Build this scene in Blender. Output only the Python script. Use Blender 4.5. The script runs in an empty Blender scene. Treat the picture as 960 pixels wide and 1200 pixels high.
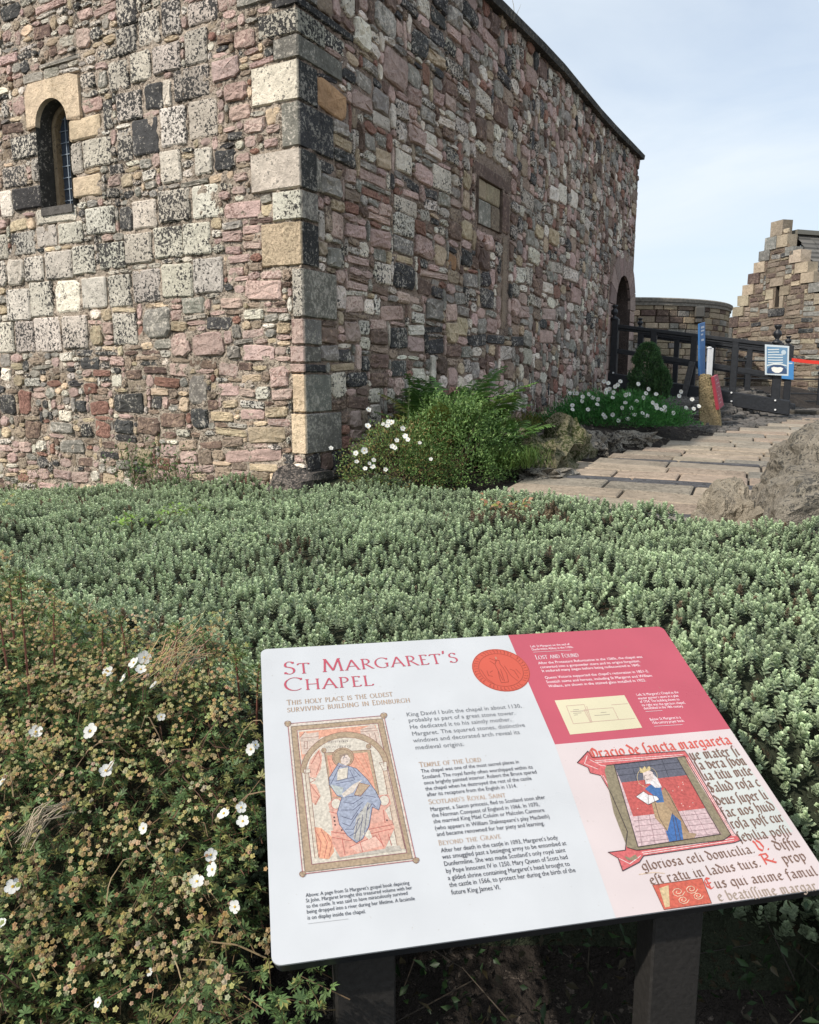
import bpy, bmesh, math, random
import numpy as np
from mathutils import Vector, Matrix, noise as mnoise

# ------------------------------------------------------------ camera, world, sun
SC = bpy.context.scene
COL = SC.collection
F, HZ = 900.0, 445.0                      # focal length and horizon in photograph pixels (960 x 1200)
EYE = Vector((0, 0, 1.6))
PITCH = math.atan((600 - HZ) / F)
cam = bpy.data.objects.new('camera', bpy.data.cameras.new('camera'))
COL.objects.link(cam); SC.camera = cam
cam.location = EYE
cam.rotation_euler = (math.pi / 2 - PITCH, 0, 0)
cam.data.sensor_fit = 'VERTICAL'; cam.data.sensor_height = 36.0
cam.data.lens = 36.0 * F / 1200.0
cam.data.clip_start = 0.02; cam.data.clip_end = 3000

SUN_DIR = Vector((-0.80, -0.60, 0)).normalized()
SUN_EL = math.radians(43)
sun_vec = Vector((SUN_DIR.x * math.cos(SUN_EL), SUN_DIR.y * math.cos(SUN_EL), math.sin(SUN_EL)))
w = bpy.data.worlds.new("World"); SC.world = w; w.use_nodes = True
nt = w.node_tree; nt.nodes.clear()
N = nt.nodes.new; L = nt.links.new
out = N('ShaderNodeOutputWorld'); bg = N('ShaderNodeBackground'); bg.inputs[1].default_value = 0.125
sky = N('ShaderNodeTexSky'); sky.sky_type = 'NISHITA'; sky.sun_disc = False
sky.sun_elevation = SUN_EL; sky.sun_rotation = math.atan2(SUN_DIR.x, SUN_DIR.y)
sky.air_density = 1.0; sky.dust_density = 1.5; sky.ozone_density = 1.5
tc = N('ShaderNodeTexCoord'); mp = N('ShaderNodeMapping'); mp.inputs['Scale'].default_value = (1.0, 1.6, 3.4)
mp.inputs['Rotation'].default_value = (0.3, 0.2, 0.5)
n1 = N('ShaderNodeTexNoise'); n1.inputs['Scale'].default_value = 1.6; n1.inputs['Detail'].default_value = 7; n1.inputs['Roughness'].default_value = 0.55
n1.inputs['Distortion'].default_value = 0.6
cr = N('ShaderNodeValToRGB'); cr.color_ramp.elements[0].position = 0.36; cr.color_ramp.elements[0].color = (.52, .52, .52, 1)
cr.color_ramp.elements[1].position = 0.66; cr.color_ramp.elements[1].color = (.96, .96, .96, 1)
mix = N('ShaderNodeMix'); mix.data_type = 'RGBA'
mix.inputs[7].default_value = (5.05, 5.55, 6.0, 1)       # thin high cloud
L(tc.outputs['Generated'], mp.inputs[0]); L(mp.outputs[0], n1.inputs['Vector']); L(n1.outputs[0], cr.inputs[0])
L(cr.outputs[0], mix.inputs[0]); L(sky.outputs[0], mix.inputs[6]); L(mix.outputs[2], bg.inputs[0]); L(bg.outputs[0], out.inputs[0])
sl = bpy.data.lights.new('sun', 'SUN'); sl.energy = 3.1; sl.angle = math.radians(1.2); sl.color = (1.0, 0.93, 0.84)
so = bpy.data.objects.new('sun', sl); COL.objects.link(so)
so.rotation_euler = (-sun_vec).to_track_quat('-Z', 'Y').to_euler()
SC.view_settings.view_transform = 'Standard'; SC.view_settings.look = 'None'
SC.view_settings.exposure = 0.46; SC.view_settings.gamma = 1.0; SC.view_settings.use_curve_mapping = False

# ------------------------------------------------------------ measuring helpers
cp, sp = math.cos(PITCH), math.sin(PITCH)
def ray(px, py):
    x, y = px - 480.0, 600.0 - py
    return Vector((x, F * cp + y * sp, y * cp - F * sp))
def at_y(px, py, Y):                       # the point of the sight line that lies Y metres ahead
    r = ray(px, py); return EYE + r * (Y / r.y)
def on_plane(px, py, P, n):
    r = ray(px, py); return EYE + r * ((P - EYE).dot(n) / r.dot(n))
def on_z(px, py, z):
    r = ray(px, py); return EYE + r * ((z - EYE.z) / r.z)
rnd = random.Random(7)
rng = np.random.default_rng(11)
def smooth(a, b, x):
    t = min(1, max(0, (x - a) / (b - a))); return t * t * (3 - 2 * t)

CORNER = Vector((-0.7004, 5.2, 0))
DR = Vector((0.4725, 0.8813, 0)); NR = Vector((0.8813, -0.4725, 0))     # long wall, seen on the right
DL = Vector((-0.8813, 0.4725, 0)); NL = Vector((-0.4725, -0.8813, 0))   # end wall, seen on the left

# ------------------------------------------------------------ object helpers
WORG = {}
def link(o, parent, world):
    COL.objects.link(o)
    if parent is not None:
        o.parent = parent; o.location = Vector(world) - WORG[parent]
    else:
        o.location = world
    WORG[o] = Vector(world)
def tag(o, label=None, cat=None, group=None, kind=None):
    if label: o['label'] = label
    if cat: o['category'] = cat
    if group: o['group'] = group
    if kind: o['kind'] = kind
    return o
def empty(name, loc, label=None, cat=None, group=None, kind=None, parent=None):
    o = bpy.data.objects.new(name, None); o.empty_display_size = 0.1; link(o, parent, Vector(loc))
    return tag(o, label, cat, group, kind)
def mobj(name, verts, faces, mat, parent=None, world=None, cols=None, smooth_=False, kind=None, extra=None):
    """verts in world coordinates (list of 3-tuples or an n x 3 array)"""
    V = np.asarray(verts, dtype=np.float64).reshape(-1, 3)
    if world is None:
        world = V.mean(axis=0); world[2] = V[:, 2].min()
    world = Vector(world)
    me = bpy.data.meshes.new(name)
    Vl = V - np.array(world)
    if isinstance(faces, np.ndarray):
        k = faces.shape[1]; nf = faces.shape[0]
        me.vertices.add(len(Vl)); me.vertices.foreach_set('co', Vl.astype(np.float32).ravel())
        me.loops.add(nf * k); me.loops.foreach_set('vertex_index', faces.astype(np.int32).ravel())
        me.polygons.add(nf); me.polygons.foreach_set('loop_start', np.arange(0, nf * k, k, dtype=np.int32))
        me.update(calc_edges=True)
    else:
        me.from_pydata([tuple(v) for v in Vl], [], faces); me.update()
    if cols is not None:
        c = np.asarray(cols, dtype=np.float32)
        if c.ndim == 1: c = np.tile(c, (len(Vl), 1))
        if c.shape[1] == 3: c = np.hstack([c, np.ones((len(c), 1), np.float32)])
        a = me.attributes.new('col', 'FLOAT_COLOR', 'POINT'); a.data.foreach_set('color', c.ravel())
    if extra:
        for k2, v2 in extra.items():
            v2 = np.asarray(v2, dtype=np.float32)
            if v2.ndim == 2:
                if v2.shape[1] == 3: v2 = np.hstack([v2, np.ones((len(v2), 1), np.float32)])
                a = me.attributes.new(k2, 'FLOAT_COLOR', 'POINT'); a.data.foreach_set('color', v2.ravel())
            else:
                a = me.attributes.new(k2, 'FLOAT', 'POINT'); a.data.foreach_set('value', v2.ravel())
    if smooth_:
        me.polygons.foreach_set('use_smooth', [True] * len(me.polygons))
    me.materials.append(mat)
    o = bpy.data.objects.new(name, me); link(o, parent, world)
    if kind: o['kind'] = kind
    return o

class MB:
    """collects shapes for ONE mesh object"""
    def __init__(s): s.v = []; s.f = []; s.c = []
    def add(s, V, Fc, col=None):
        b = len(s.v); s.v += [tuple(p) for p in V]; s.f += [tuple(i + b for i in f) for f in Fc]
        s.c += [tuple(col) if col is not None else (.5, .5, .5)] * len(V); return s
    def box(s, c, ax, ay, az, col=None, bev=0.0):
        c = Vector(c); ax, ay, az = Vector(ax) / 2, Vector(ay) / 2, Vector(az) / 2
        if bev <= 0:
            V = [c + ax * i + ay * j + az * k for k in (-1, 1) for j in (-1, 1) for i in (-1, 1)]
            return s.add(V, [(0, 2, 3, 1), (4, 5, 7, 6), (0, 1, 5, 4), (2, 6, 7, 3), (0, 4, 6, 2), (1, 3, 7, 5)], col)
        V = []; lens = [a.length for a in (ax, ay, az)]
        f = [max(0, 1 - bev / l) for l in lens]
        for k in (-1, 1):
            for j in (-1, 1):
                for i in (-1, 1):
                    V += [c + ax * i + ay * j * f[1] + az * k * f[2], c + ax * i * f[0] + ay * j + az * k * f[2], c + ax * i * f[0] + ay * j * f[1] + az * k]
        def q(i, j, k, m): return ((k > 0) * 4 + (j > 0) * 2 + (i > 0)) * 3 + m
        Fc = []
        for sgn in (-1, 1):
            Fc.append([q(sgn, a, b, 0) for a, b in ((-1, -1), (1, -1), (1, 1), (-1, 1))])
            Fc.append([q(a, sgn, b, 1) for a, b in ((-1, -1), (-1, 1), (1, 1), (1, -1))])
            Fc.append([q(a, b, sgn, 2) for a, b in ((-1, -1), (1, -1), (1, 1), (-1, 1))])
        for a in (-1, 1):
            for b in (-1, 1):
                Fc.append([q(a, b, -1, 0), q(a, b, 1, 0), q(a, b, 1, 1), q(a, b, -1, 1)])
                Fc.append([q(a, -1, b, 0), q(a, 1, b, 0), q(a, 1, b, 2), q(a, -1, b, 2)])
                Fc.append([q(-1, a, b, 1), q(1, a, b, 1), q(1, a, b, 2), q(-1, a, b, 2)])
                for k in (-1, 1): Fc.append([q(a, b, k, 0), q(a, b, k, 1), q(a, b, k, 2)])
        return s.add(V, Fc, col)
    def tube(s, pts, rad, n=6, col=None, cap=True):
        pts = [Vector(p) for p in pts]; V = []; Fc = []
        for i, p in enumerate(pts):
            d = (pts[min(i + 1, len(pts) - 1)] - pts[max(i - 1, 0)]).normalized()
            a = d.orthogonal().normalized(); b = d.cross(a)
            r = rad[i] if hasattr(rad, '__len__') else rad
            V += [p + a * math.cos(t) * r + b * math.sin(t) * r for t in [2 * math.pi * k / n for k in range(n)]]
        for i in range(len(pts) - 1):
            for k in range(n):
                k2 = (k + 1) % n; Fc.append((i * n + k, i * n + k2, (i + 1) * n + k2, (i + 1) * n + k))
        if cap: Fc += [tuple(range(n))[::-1], tuple(range((len(pts) - 1) * n, len(pts) * n))]
        return s.add(V, Fc, col)
    def lathe(s, c, prof, n=12, col=None):
        c = Vector(c); V = []; Fc = []
        for r, z in prof: V += [c + Vector((r * math.cos(2 * math.pi * k / n), r * math.sin(2 * math.pi * k / n), z)) for k in range(n)]
        for i in range(len(prof) - 1):
            for k in range(n):
                k2 = (k + 1) % n; Fc.append((i * n + k, i * n + k2, (i + 1) * n + k2, (i + 1) * n + k))
        Fc += [tuple(range(n))[::-1], tuple(range((len(prof) - 1) * n, len(prof) * n))]
        return s.add(V, Fc, col)
    def build(s, name, mat, parent=None, world=None, smooth_=False, kind=None):
        return mobj(name, s.v, s.f, mat, parent, world, cols=np.array(s.c), smooth_=smooth_, kind=kind)

# ------------------------------------------------------------ materials
MATS = {}
def newmat(name):
    m = bpy.data.materials.new(name); m.use_nodes = True; MATS[name] = m
    return m, m.node_tree.nodes, m.node_tree.links, m.node_tree.nodes['Principled BSDF']
def mat_simple(name, col, rough=0.6, bump=0.0, scale=40, var=0.12, metallic=0.0, spec=0.5, use_attr=False, coat=0.0):
    m, nd, lk, bs = newmat(name)
    tcn = nd.new('ShaderNodeNewGeometry')
    nz = nd.new('ShaderNodeTexNoise'); nz.inputs['Scale'].default_value = scale; nz.inputs['Detail'].default_value = 5
    lk.new(tcn.outputs['Position'], nz.inputs['Vector'])
    mr = nd.new('ShaderNodeMapRange'); mr.inputs[1].default_value = 0.3; mr.inputs[2].default_value = 0.7
    mr.inputs[3].default_value = 1 - var; mr.inputs[4].default_value = 1 + var
    lk.new(nz.outputs[0], mr.inputs[0])
    mx = nd.new('ShaderNodeVectorMath'); mx.operation = 'SCALE'
    if use_attr:
        at = nd.new('ShaderNodeAttribute'); at.attribute_name = 'col'; lk.new(at.outputs['Color'], mx.inputs[0])
    else: mx.inputs[0].default_value = col[:3]
    lk.new(mr.outputs[0], mx.inputs['Scale']); lk.new(mx.outputs[0], bs.inputs['Base Color'])
    bs.inputs['Roughness'].default_value = rough; bs.inputs['Metallic'].default_value = metallic
    bs.inputs['Specular IOR Level'].default_value = spec; bs.inputs['Coat Weight'].default_value = coat
    if bump:
        bp = nd.new('ShaderNodeBump'); bp.inputs['Strength'].default_value = bump; bp.inputs['Distance'].default_value = 0.01
        lk.new(nz.outputs[0], bp.inputs['Height']); lk.new(bp.outputs[0], bs.inputs['Normal'])
    return m
def mat_stone(name, s1=42.0, bumpd=0.012, rough=0.93, soot=0.80):
    """colour 'col' speckled with 'col2' over a share 'amt' of the face (all stored on the mesh)"""
    m, nd, lk, bs = newmat(name)
    g = nd.new('ShaderNodeNewGeometry')
    def nz(scale, det, rgh=0.6, dist=0.0):
        n = nd.new('ShaderNodeTexNoise'); n.inputs['Scale'].default_value = scale; n.inputs['Detail'].default_value = det
        n.inputs['Roughness'].default_value = rgh; n.inputs['Distortion'].default_value = dist
        lk.new(g.outputs['Position'], n.inputs['Vector']); return n
    def attr(a):
        n = nd.new('ShaderNodeAttribute'); n.attribute_name = a; return n
    def mth(op, a, b=None, c=None):
        n = nd.new('ShaderNodeMath'); n.operation = op
        for i, v in enumerate((a, b, c)):
            if v is None: continue
            if isinstance(v, (int, float)): n.inputs[i].default_value = v
            else: lk.new(v, n.inputs[i])
        return n.outputs[0]
    a, b, am = attr('col'), attr('col2'), attr('amt')
    sn = nz(s1, 3.5, 0.72, 0.4); big = nz(3.1, 3, 0.5); fine = nz(170, 3, 0.6); mid = nz(17, 4, 0.6)
    # share -> threshold round the noise's own mean, loosened by a slow noise so the crust comes in patches
    thr = mth('MULTIPLY_ADD', am.outputs['Fac'], 0.30, 0.35)
    thr = mth('ADD', thr, mth('MULTIPLY_ADD', big.outputs[0], 0.34, -0.17))
    thr = mth('ADD', thr, mth('MULTIPLY_ADD', mid.outputs[0], 0.34, -0.17))
    d = mth('SUBTRACT', thr, sn.outputs[0])
    mk = nd.new('ShaderNodeMapRange'); mk.inputs[1].default_value = -0.012; mk.inputs[2].default_value = 0.03; lk.new(d, mk.inputs[0])
    gate = mth('GREATER_THAN', am.outputs['Fac'], 0.01)
    mask = mth('MULTIPLY', mk.outputs[0], gate)
    mx = nd.new('ShaderNodeMix'); mx.data_type = 'RGBA'; lk.new(mask, mx.inputs[0]); lk.new(a.outputs['Color'], mx.inputs[6]); lk.new(b.outputs['Color'], mx.inputs[7])
    st = nz(1.7, 5, 0.62, 0.8); sm = nd.new('ShaderNodeMapRange'); sm.inputs[1].default_value = .36; sm.inputs[2].default_value = .60; sm.inputs[3].default_value = soot; sm.inputs[4].default_value = 1.06; lk.new(st.outputs[0], sm.inputs[0])
    va = mth('MULTIPLY', mth('MULTIPLY_ADD', mid.outputs[0], 1.1, 0.45), sm.outputs[0])
    vb = mth('MULTIPLY_ADD', fine.outputs[0], 0.7, 0.65)
    sc_ = nd.new('ShaderNodeVectorMath'); sc_.operation = 'SCALE'; lk.new(mx.outputs[2], sc_.inputs[0]); lk.new(mth('MULTIPLY', va, vb), sc_.inputs['Scale'])
    # faint warm / cool drift
    hs = nd.new('ShaderNodeHueSaturation'); lk.new(sc_.outputs[0], hs.inputs['Color'])
    lk.new(mth('MULTIPLY_ADD', big.outputs[0], 0.014, 0.493), hs.inputs['Hue'])
    lk.new(hs.outputs[0], bs.inputs['Base Color'])
    bs.inputs['Roughness'].default_value = rough; bs.inputs['Specular IOR Level'].default_value = 0.25
    hgt = mth('ADD', mth('MULTIPLY', mid.outputs[0], 1.5), mth('ADD', mth('MULTIPLY', sn.outputs[0], 0.8), mth('MULTIPLY', fine.outputs[0], 0.25)))
    bp = nd.new('ShaderNodeBump'); bp.inputs['Strength'].default_value = 0.9; bp.inputs['Distance'].default_value = bumpd
    lk.new(hgt, bp.inputs['Height']); lk.new(bp.outputs[0], bs.inputs['Normal'])
    return m
def mat_leaf(name, rough=0.5, trans=0.25, scale=12):
    m, nd, lk, bs = newmat(name)
    at = nd.new('ShaderNodeAttribute'); at.attribute_name = 'col'
    g = nd.new('ShaderNodeNewGeometry'); nz = nd.new('ShaderNodeTexNoise'); nz.inputs['Scale'].default_value = scale; nz.inputs['Detail'].default_value = 3
    lk.new(g.outputs['Position'], nz.inputs['Vector'])
    mr = nd.new('ShaderNodeMapRange'); mr.inputs[1].default_value = .3; mr.inputs[2].default_value = .7; mr.inputs[3].default_value = .75; mr.inputs[4].default_value = 1.25
    lk.new(nz.outputs[0], mr.inputs[0])
    ad = nd.new('ShaderNodeVectorMath'); ad.operation = 'SCALE'; lk.new(at.outputs['Color'], ad.inputs[0]); lk.new(mr.outputs[0], ad.inputs['Scale'])
    lk.new(ad.outputs[0], bs.inputs['Base Color']); bs.inputs['Roughness'].default_value = rough; bs.inputs['Specular IOR Level'].default_value = .35
    if trans > 0:
        tr = nd.new('ShaderNodeBsdfTranslucent'); lk.new(ad.outputs[0], tr.inputs[0])
        ms = nd.new('ShaderNodeMixShader'); ms.inputs[0].default_value = trans
        lk.new(bs.outputs[0], ms.inputs[1]); lk.new(tr.outputs[0], ms.inputs[2]); lk.new(ms.outputs[0], nd['Material Output'].inputs[0])
    return m
M_STONE = mat_stone('weathered_stone', s1=50.0)
M_MORTAR = mat_stone('mortar', s1=52, bumpd=0.03)
M_ROCK = mat_stone('rock', s1=48, bumpd=0.03)
M_FLAG = mat_stone('flagstone', s1=30, bumpd=0.004)
M_SOIL = mat_stone('soil', s1=50, bumpd=0.03)
M_LEAF = mat_leaf('leaf')
M_HEBE = mat_leaf('hebe_leaf', rough=0.36, trans=0.15, scale=4)
M_PETAL = mat_leaf('petal', rough=0.6, trans=0.3)
M_STEM = mat_simple('stem', (.1, .07, .04), use_attr=True, rough=0.8)
M_BLACK = mat_simple('black_painted_wood', (.012, .014, .018), rough=0.45, bump=0.3, scale=25, var=0.3)
M_IRON = mat_simple('black_iron', (.02, .022, .025), rough=0.4)
M_PAINT = mat_simple('paint', (1, 1, 1), use_attr=True, rough=0.5, var=0.05)
# ------------------------------------------------------------ terrain
def wall_t(x, y): return (x - CORNER.x) * DR.x + (y - CORNER.y) * DR.y     # along the long wall
def wall_d(x, y): return (x - CORNER.x) * NR.x + (y - CORNER.y) * NR.y     # out from the long wall
def path_z(y): return 0.85 + 0.035 * (min(y, 16) - 5.5)
def terrain(x, y):
    s_ = (x - CORNER.x) * DL.x + (y - CORNER.y) * DL.y
    near = -0.42 * smooth(-.3, 2.6, s_) * smooth(2.0, 4.5, y) + 0.02 + 0.50 * smooth(0.3, 2.2, y) + 0.28 * smooth(2.2, 5.0, y)
    zp = path_z(y) - 0.012
    d, t = wall_d(x, y), wall_t(x, y)
    bed = 0.92 + 0.05 * max(-1, min(t, 11))
    edge = 1.10 + 0.17 * t
    k = 1 - smooth(edge - 1.0, edge - 0.10, d)
    if t < -0.2 : k *= smooth(-1.2, -0.2, t)
    far = zp * (1 - k) + bed * k
    m = smooth(3.6, 4.9, y + 0.45 * (x - 0.6))
    if d < 0 and t < 2: m *= smooth(-.35, 0, d)
    return near * (1 - m) + far * m
def terrain_pt(px, py):
    r = ray(px, py).normalized(); t = 1.0
    while t < 40:
        p = EYE + r * t
        if p.z <= terrain(p.x, p.y): return p
        t += .02
    return p
xs = np.unique(np.concatenate([np.linspace(-400, -12, 8), np.arange(-12, 12.01, .12), np.linspace(12, 400, 8)]))
ys = np.unique(np.concatenate([np.linspace(-60, -3, 4), np.arange(-3, 16.01, .12), np.linspace(16, 700, 10)]))
V = []; 
for y in ys:
    for x in xs:
        z = terrain(x, y)
        if abs(x) < 12 and y < 16: z += 0.012 * mnoise.noise(Vector((x * 3, y * 3, 0))) + 0.006 * mnoise.noise(Vector((x * 11, y * 11, 3)))
        V.append((x, y, z - 0.01))
nx = len(xs); I = np.arange(len(ys) * nx).reshape(len(ys), nx)
Fq = np.stack([I[:-1, :-1].ravel(), I[:-1, 1:].ravel(), I[1:, 1:].ravel(), I[1:, :-1].ravel()], 1)
nV = len(V)
g_ = mobj('ground', V, Fq, M_SOIL, world=(0, 0, 0), cols=(.034, .027, .022), smooth_=True,
     extra={'col2': np.tile((.13, .105, .085), (nV, 1)), 'amt': np.full(nV, .12)})
tag(g_, kind='structure')

# ------------------------------------------------------------ stones
PAL = {  # colour, second colour, share
 'P': ((.45, .335, .29), (.27, .18, .155), .26), 'W': ((.66, .60, .50), (.22, .20, .17), .18),
 'T': ((.58, .455, .32), (.40, .30, .20), .15), 'Y': ((.46, .375, .26), (.30, .235, .16), .35),
 'O': ((.34, .21, .115), (.24, .13, .07), .15), 'G': ((.24, .225, .195), (.45, .41, .35), .28),
 'S': ((.56, .51, .43), (.060, .056, .052), .34), 'K': ((.50, .455, .385), (.050, .048, .046), .49),
 'D': ((.060, .059, .058), (.32, .295, .255), .26), 'B': ((.15, .105, .085), (.28, .20, .15), .3),
 'R': ((.29, .165, .125), (.17, .09, .07), .4), 'M': ((.30, .235, .175), (.13, .10, .08), .3)}
def stone_mesh(w_, h_, cls, depth, ashlar, r, segs=12):
    """local (u, z, d) verts of one stone, and faces"""
    outl = []
    n = segs
    ex = 11.0 if ashlar else r.uniform(3.0, 6.5)
    ph = r.uniform(0, .5)
    hw_, hh_ = w_ / 2, h_ / 2; mn0 = min(w_, h_)
    for ci_, (sx_, sy_) in enumerate(((1, 1), (-1, 1), (-1, -1), (1, -1)) if n >= 12 else ()):
        ch = (r.uniform(.008, .020) if ashlar else r.uniform(.06, .30) * mn0); jt = (.004 if ashlar else .045 * mn0)
        J = lambda: r.uniform(-jt, jt)
        p1 = (sx_ * hw_ + J() - (0 if ashlar else abs(J())), sy_ * (hh_ - ch) + J()); p2 = (sx_ * (hw_ - ch * r.uniform(.7, 1.3)) + J(), sy_ * hh_ + J() - sy_ * (0 if ashlar else abs(J())))
        outl += [p1, p2] if sx_ * sy_ > 0 else [p2, p1]
        outl.append(((0 + J(), sy_ * hh_ - sy_ * abs(J())) if ci_ in (0, 2) else (sx_ * hw_ - sx_ * abs(J()), J())))
    if n >= 12: n = 12
    for k in range(n if not outl else 0):
        a = 2 * math.pi * (k + .5 + (0 if ashlar else ph * .6)) / n
        c, s = math.cos(a), math.sin(a)
        rr = (abs(c) ** ex + abs(s) ** ex) ** (-1 / ex)
        j = 1 + r.uniform(-1, 1) * (.03 if ashlar else .125)
        outl.append((c * rr * w_ / 2 * j, s * rr * h_ / 2 * (1 + r.uniform(-1, 1) * (.025 if ashlar else .10))))
    rot = 0 if ashlar else r.uniform(-.09, .09)
    tz, tu = r.uniform(-.25, .25), r.uniform(-.2, .2)
    V = []; mn = min(w_, h_)
    for ring, (ins, dd) in enumerate([(0.0, -.022), (0.0 if ashlar else .02, depth * .45), (min(.25, .010 / mn * 2) if ashlar else .13, depth * .92), (.55, depth * 1.0)]):
        for (u, z) in outl:
            f = 1 - ins
            jd = r.uniform(-1, 1) * depth * (.06 if ashlar else .30) if ring > 1 else 0
            tilt = (tz * z / h_ + tu * u / w_) * depth * (.3 if ashlar else 1.0) if ring > 0 else 0
            V.append((u * f, z * f, dd + jd + tilt))
        if ring == 2 and False: break
    V.append((0, 0, depth * (1.0 + r.uniform(-.1, .12))))
    if rot:
        c, s = math.cos(rot), math.sin(rot); V = [(u * c - z * s, u * s + z * c, d) for u, z, d in V]
    Fc = []
    for ring in range(3):
        for k in range(n):
            k2 = (k + 1) % n; a = ring * n
            Fc.append((a + k, a + k2, a + n + k2, a + n + k))
    for k in range(n): Fc.append((3 * n + k, 3 * n + (k + 1) % n, 4 * n))
    return V, Fc
def stone_cols(cls, r, dark=1.0, tint=(1, 1, 1)):
    a, b, s = PAL[cls]
    f = r.uniform(.8, 1.2) * dark; hj = [1 + r.uniform(-.03, .03) for _ in range(3)]
    return tuple(a[i] * f * hj[i] * tint[i] for i in range(3)), tuple(b[i] * dark * tint[i] for i in range(3)), max(0, min(1, s * r.uniform(.6, 1.4)))
def pack(Wd, Ht, listed, sizefn, clsfn, blocked, r, cell=.02):
    """fill a wall face with stones: the listed ones first, the gaps after"""
    nu, nz_ = int(Wd / cell), int(Ht / cell)
    occ = np.zeros((nz_, nu), bool)
    for (u0, z0, u1, z1) in blocked:
        occ[max(0, int(z0 / cell)):int(math.ceil(z1 / cell)), max(0, int(u0 / cell)):int(math.ceil(u1 / cell))] = True
    outl = []
    for (u, z, w_, h_, c, ash) in listed:
        i0, i1 = int(round((u - w_ / 2) / cell)), int(round((u + w_ / 2) / cell)); j0, j1 = int(round((z - h_ / 2) / cell)), int(round((z + h_ / 2) / cell))
        i0 = max(i0, 0); j0 = max(j0, 0)
        if i1 > nu or j1 > nz_ or i1 - i0 < 1 or j1 - j0 < 1: continue
        sub = occ[j0:j1, i0:i1]
        if sub.mean() > .30: continue
        while sub.any() and sub.size:                       # shave the side that overlaps most
            e = [sub[:, 0].mean(), sub[:, -1].mean(), sub[0].mean(), sub[-1].mean()]; k = int(np.argmax(e))
            if k == 0: i0 += 1
            elif k == 1: i1 -= 1
            elif k == 2: j0 += 1
            else: j1 -= 1
            if i1 - i0 < 1 or j1 - j0 < 1: break
            sub = occ[j0:j1, i0:i1]
        if i1 - i0 < 2 or j1 - j0 < 2: continue
        occ[j0:j1, i0:i1] = True
        ww, hh = min(w_, (i1 - i0) * cell), min(h_, (j1 - j0) * cell)
        outl.append(((i0 + i1) / 2 * cell, (j0 + j1) / 2 * cell, (i1 - i0) * cell, (j1 - j0) * cell, c, ash))
    for j in range(nz_):
        i = 0
        while i < nu:
            if occ[j, i]: i += 1; continue
            e = i
            tw, th = sizefn(i * cell, j * cell, r)
            lim = min(nu, i + int(tw / cell) + 2)
            while e < lim and not occ[j, e]: e += 1
            run = e - i
            if run < 2: occ[j, i] = True; i += 1; continue
            k = j
            hlim = min(nz_, j + max(2, int(th / cell)))
            while k < hlim and not occ[k, i:e].any(): k += 1
            # absorb a one-cell gap above
            if k < nz_ - 1 and not occ[k, i:e].any() and occ[k + 1, i:e].mean() > .5: k += 1
            if k - j < 2: occ[j:k, i:e] = True; i = e; continue
            occ[j:k, i:e] = True
            outl.append(((i + e) / 2 * cell, (j + k) / 2 * cell, run * cell, (k - j) * cell, clsfn((i + e) / 2 * cell, (j + k) / 2 * cell, r), False))
            i = e
    return outl
def px_list(rows, P, n, D, z0, Hmin=0.02):
    """(px, py, w, h, class) in photograph pixels -> wall coordinates"""
    o = []
    for (x, y, w_, h_, c) in rows:
        q = on_plane(x, y, P, n); u = (q - P).dot(D); z = q.z - z0
        a = on_plane(x - w_ / 2, y, P, n); b = on_plane(x + w_ / 2, y, P, n)
        t = on_plane(x, y - h_ / 2, P, n); m = on_plane(x, y + h_ / 2, P, n)
        o.append((u, z, abs((b - a).dot(D)), t.z - m.z, c, c in 'KST' and w_ * h_ > 400 or (c in 'WGDO' and w_ * h_ > 1400)))
    return o
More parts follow.
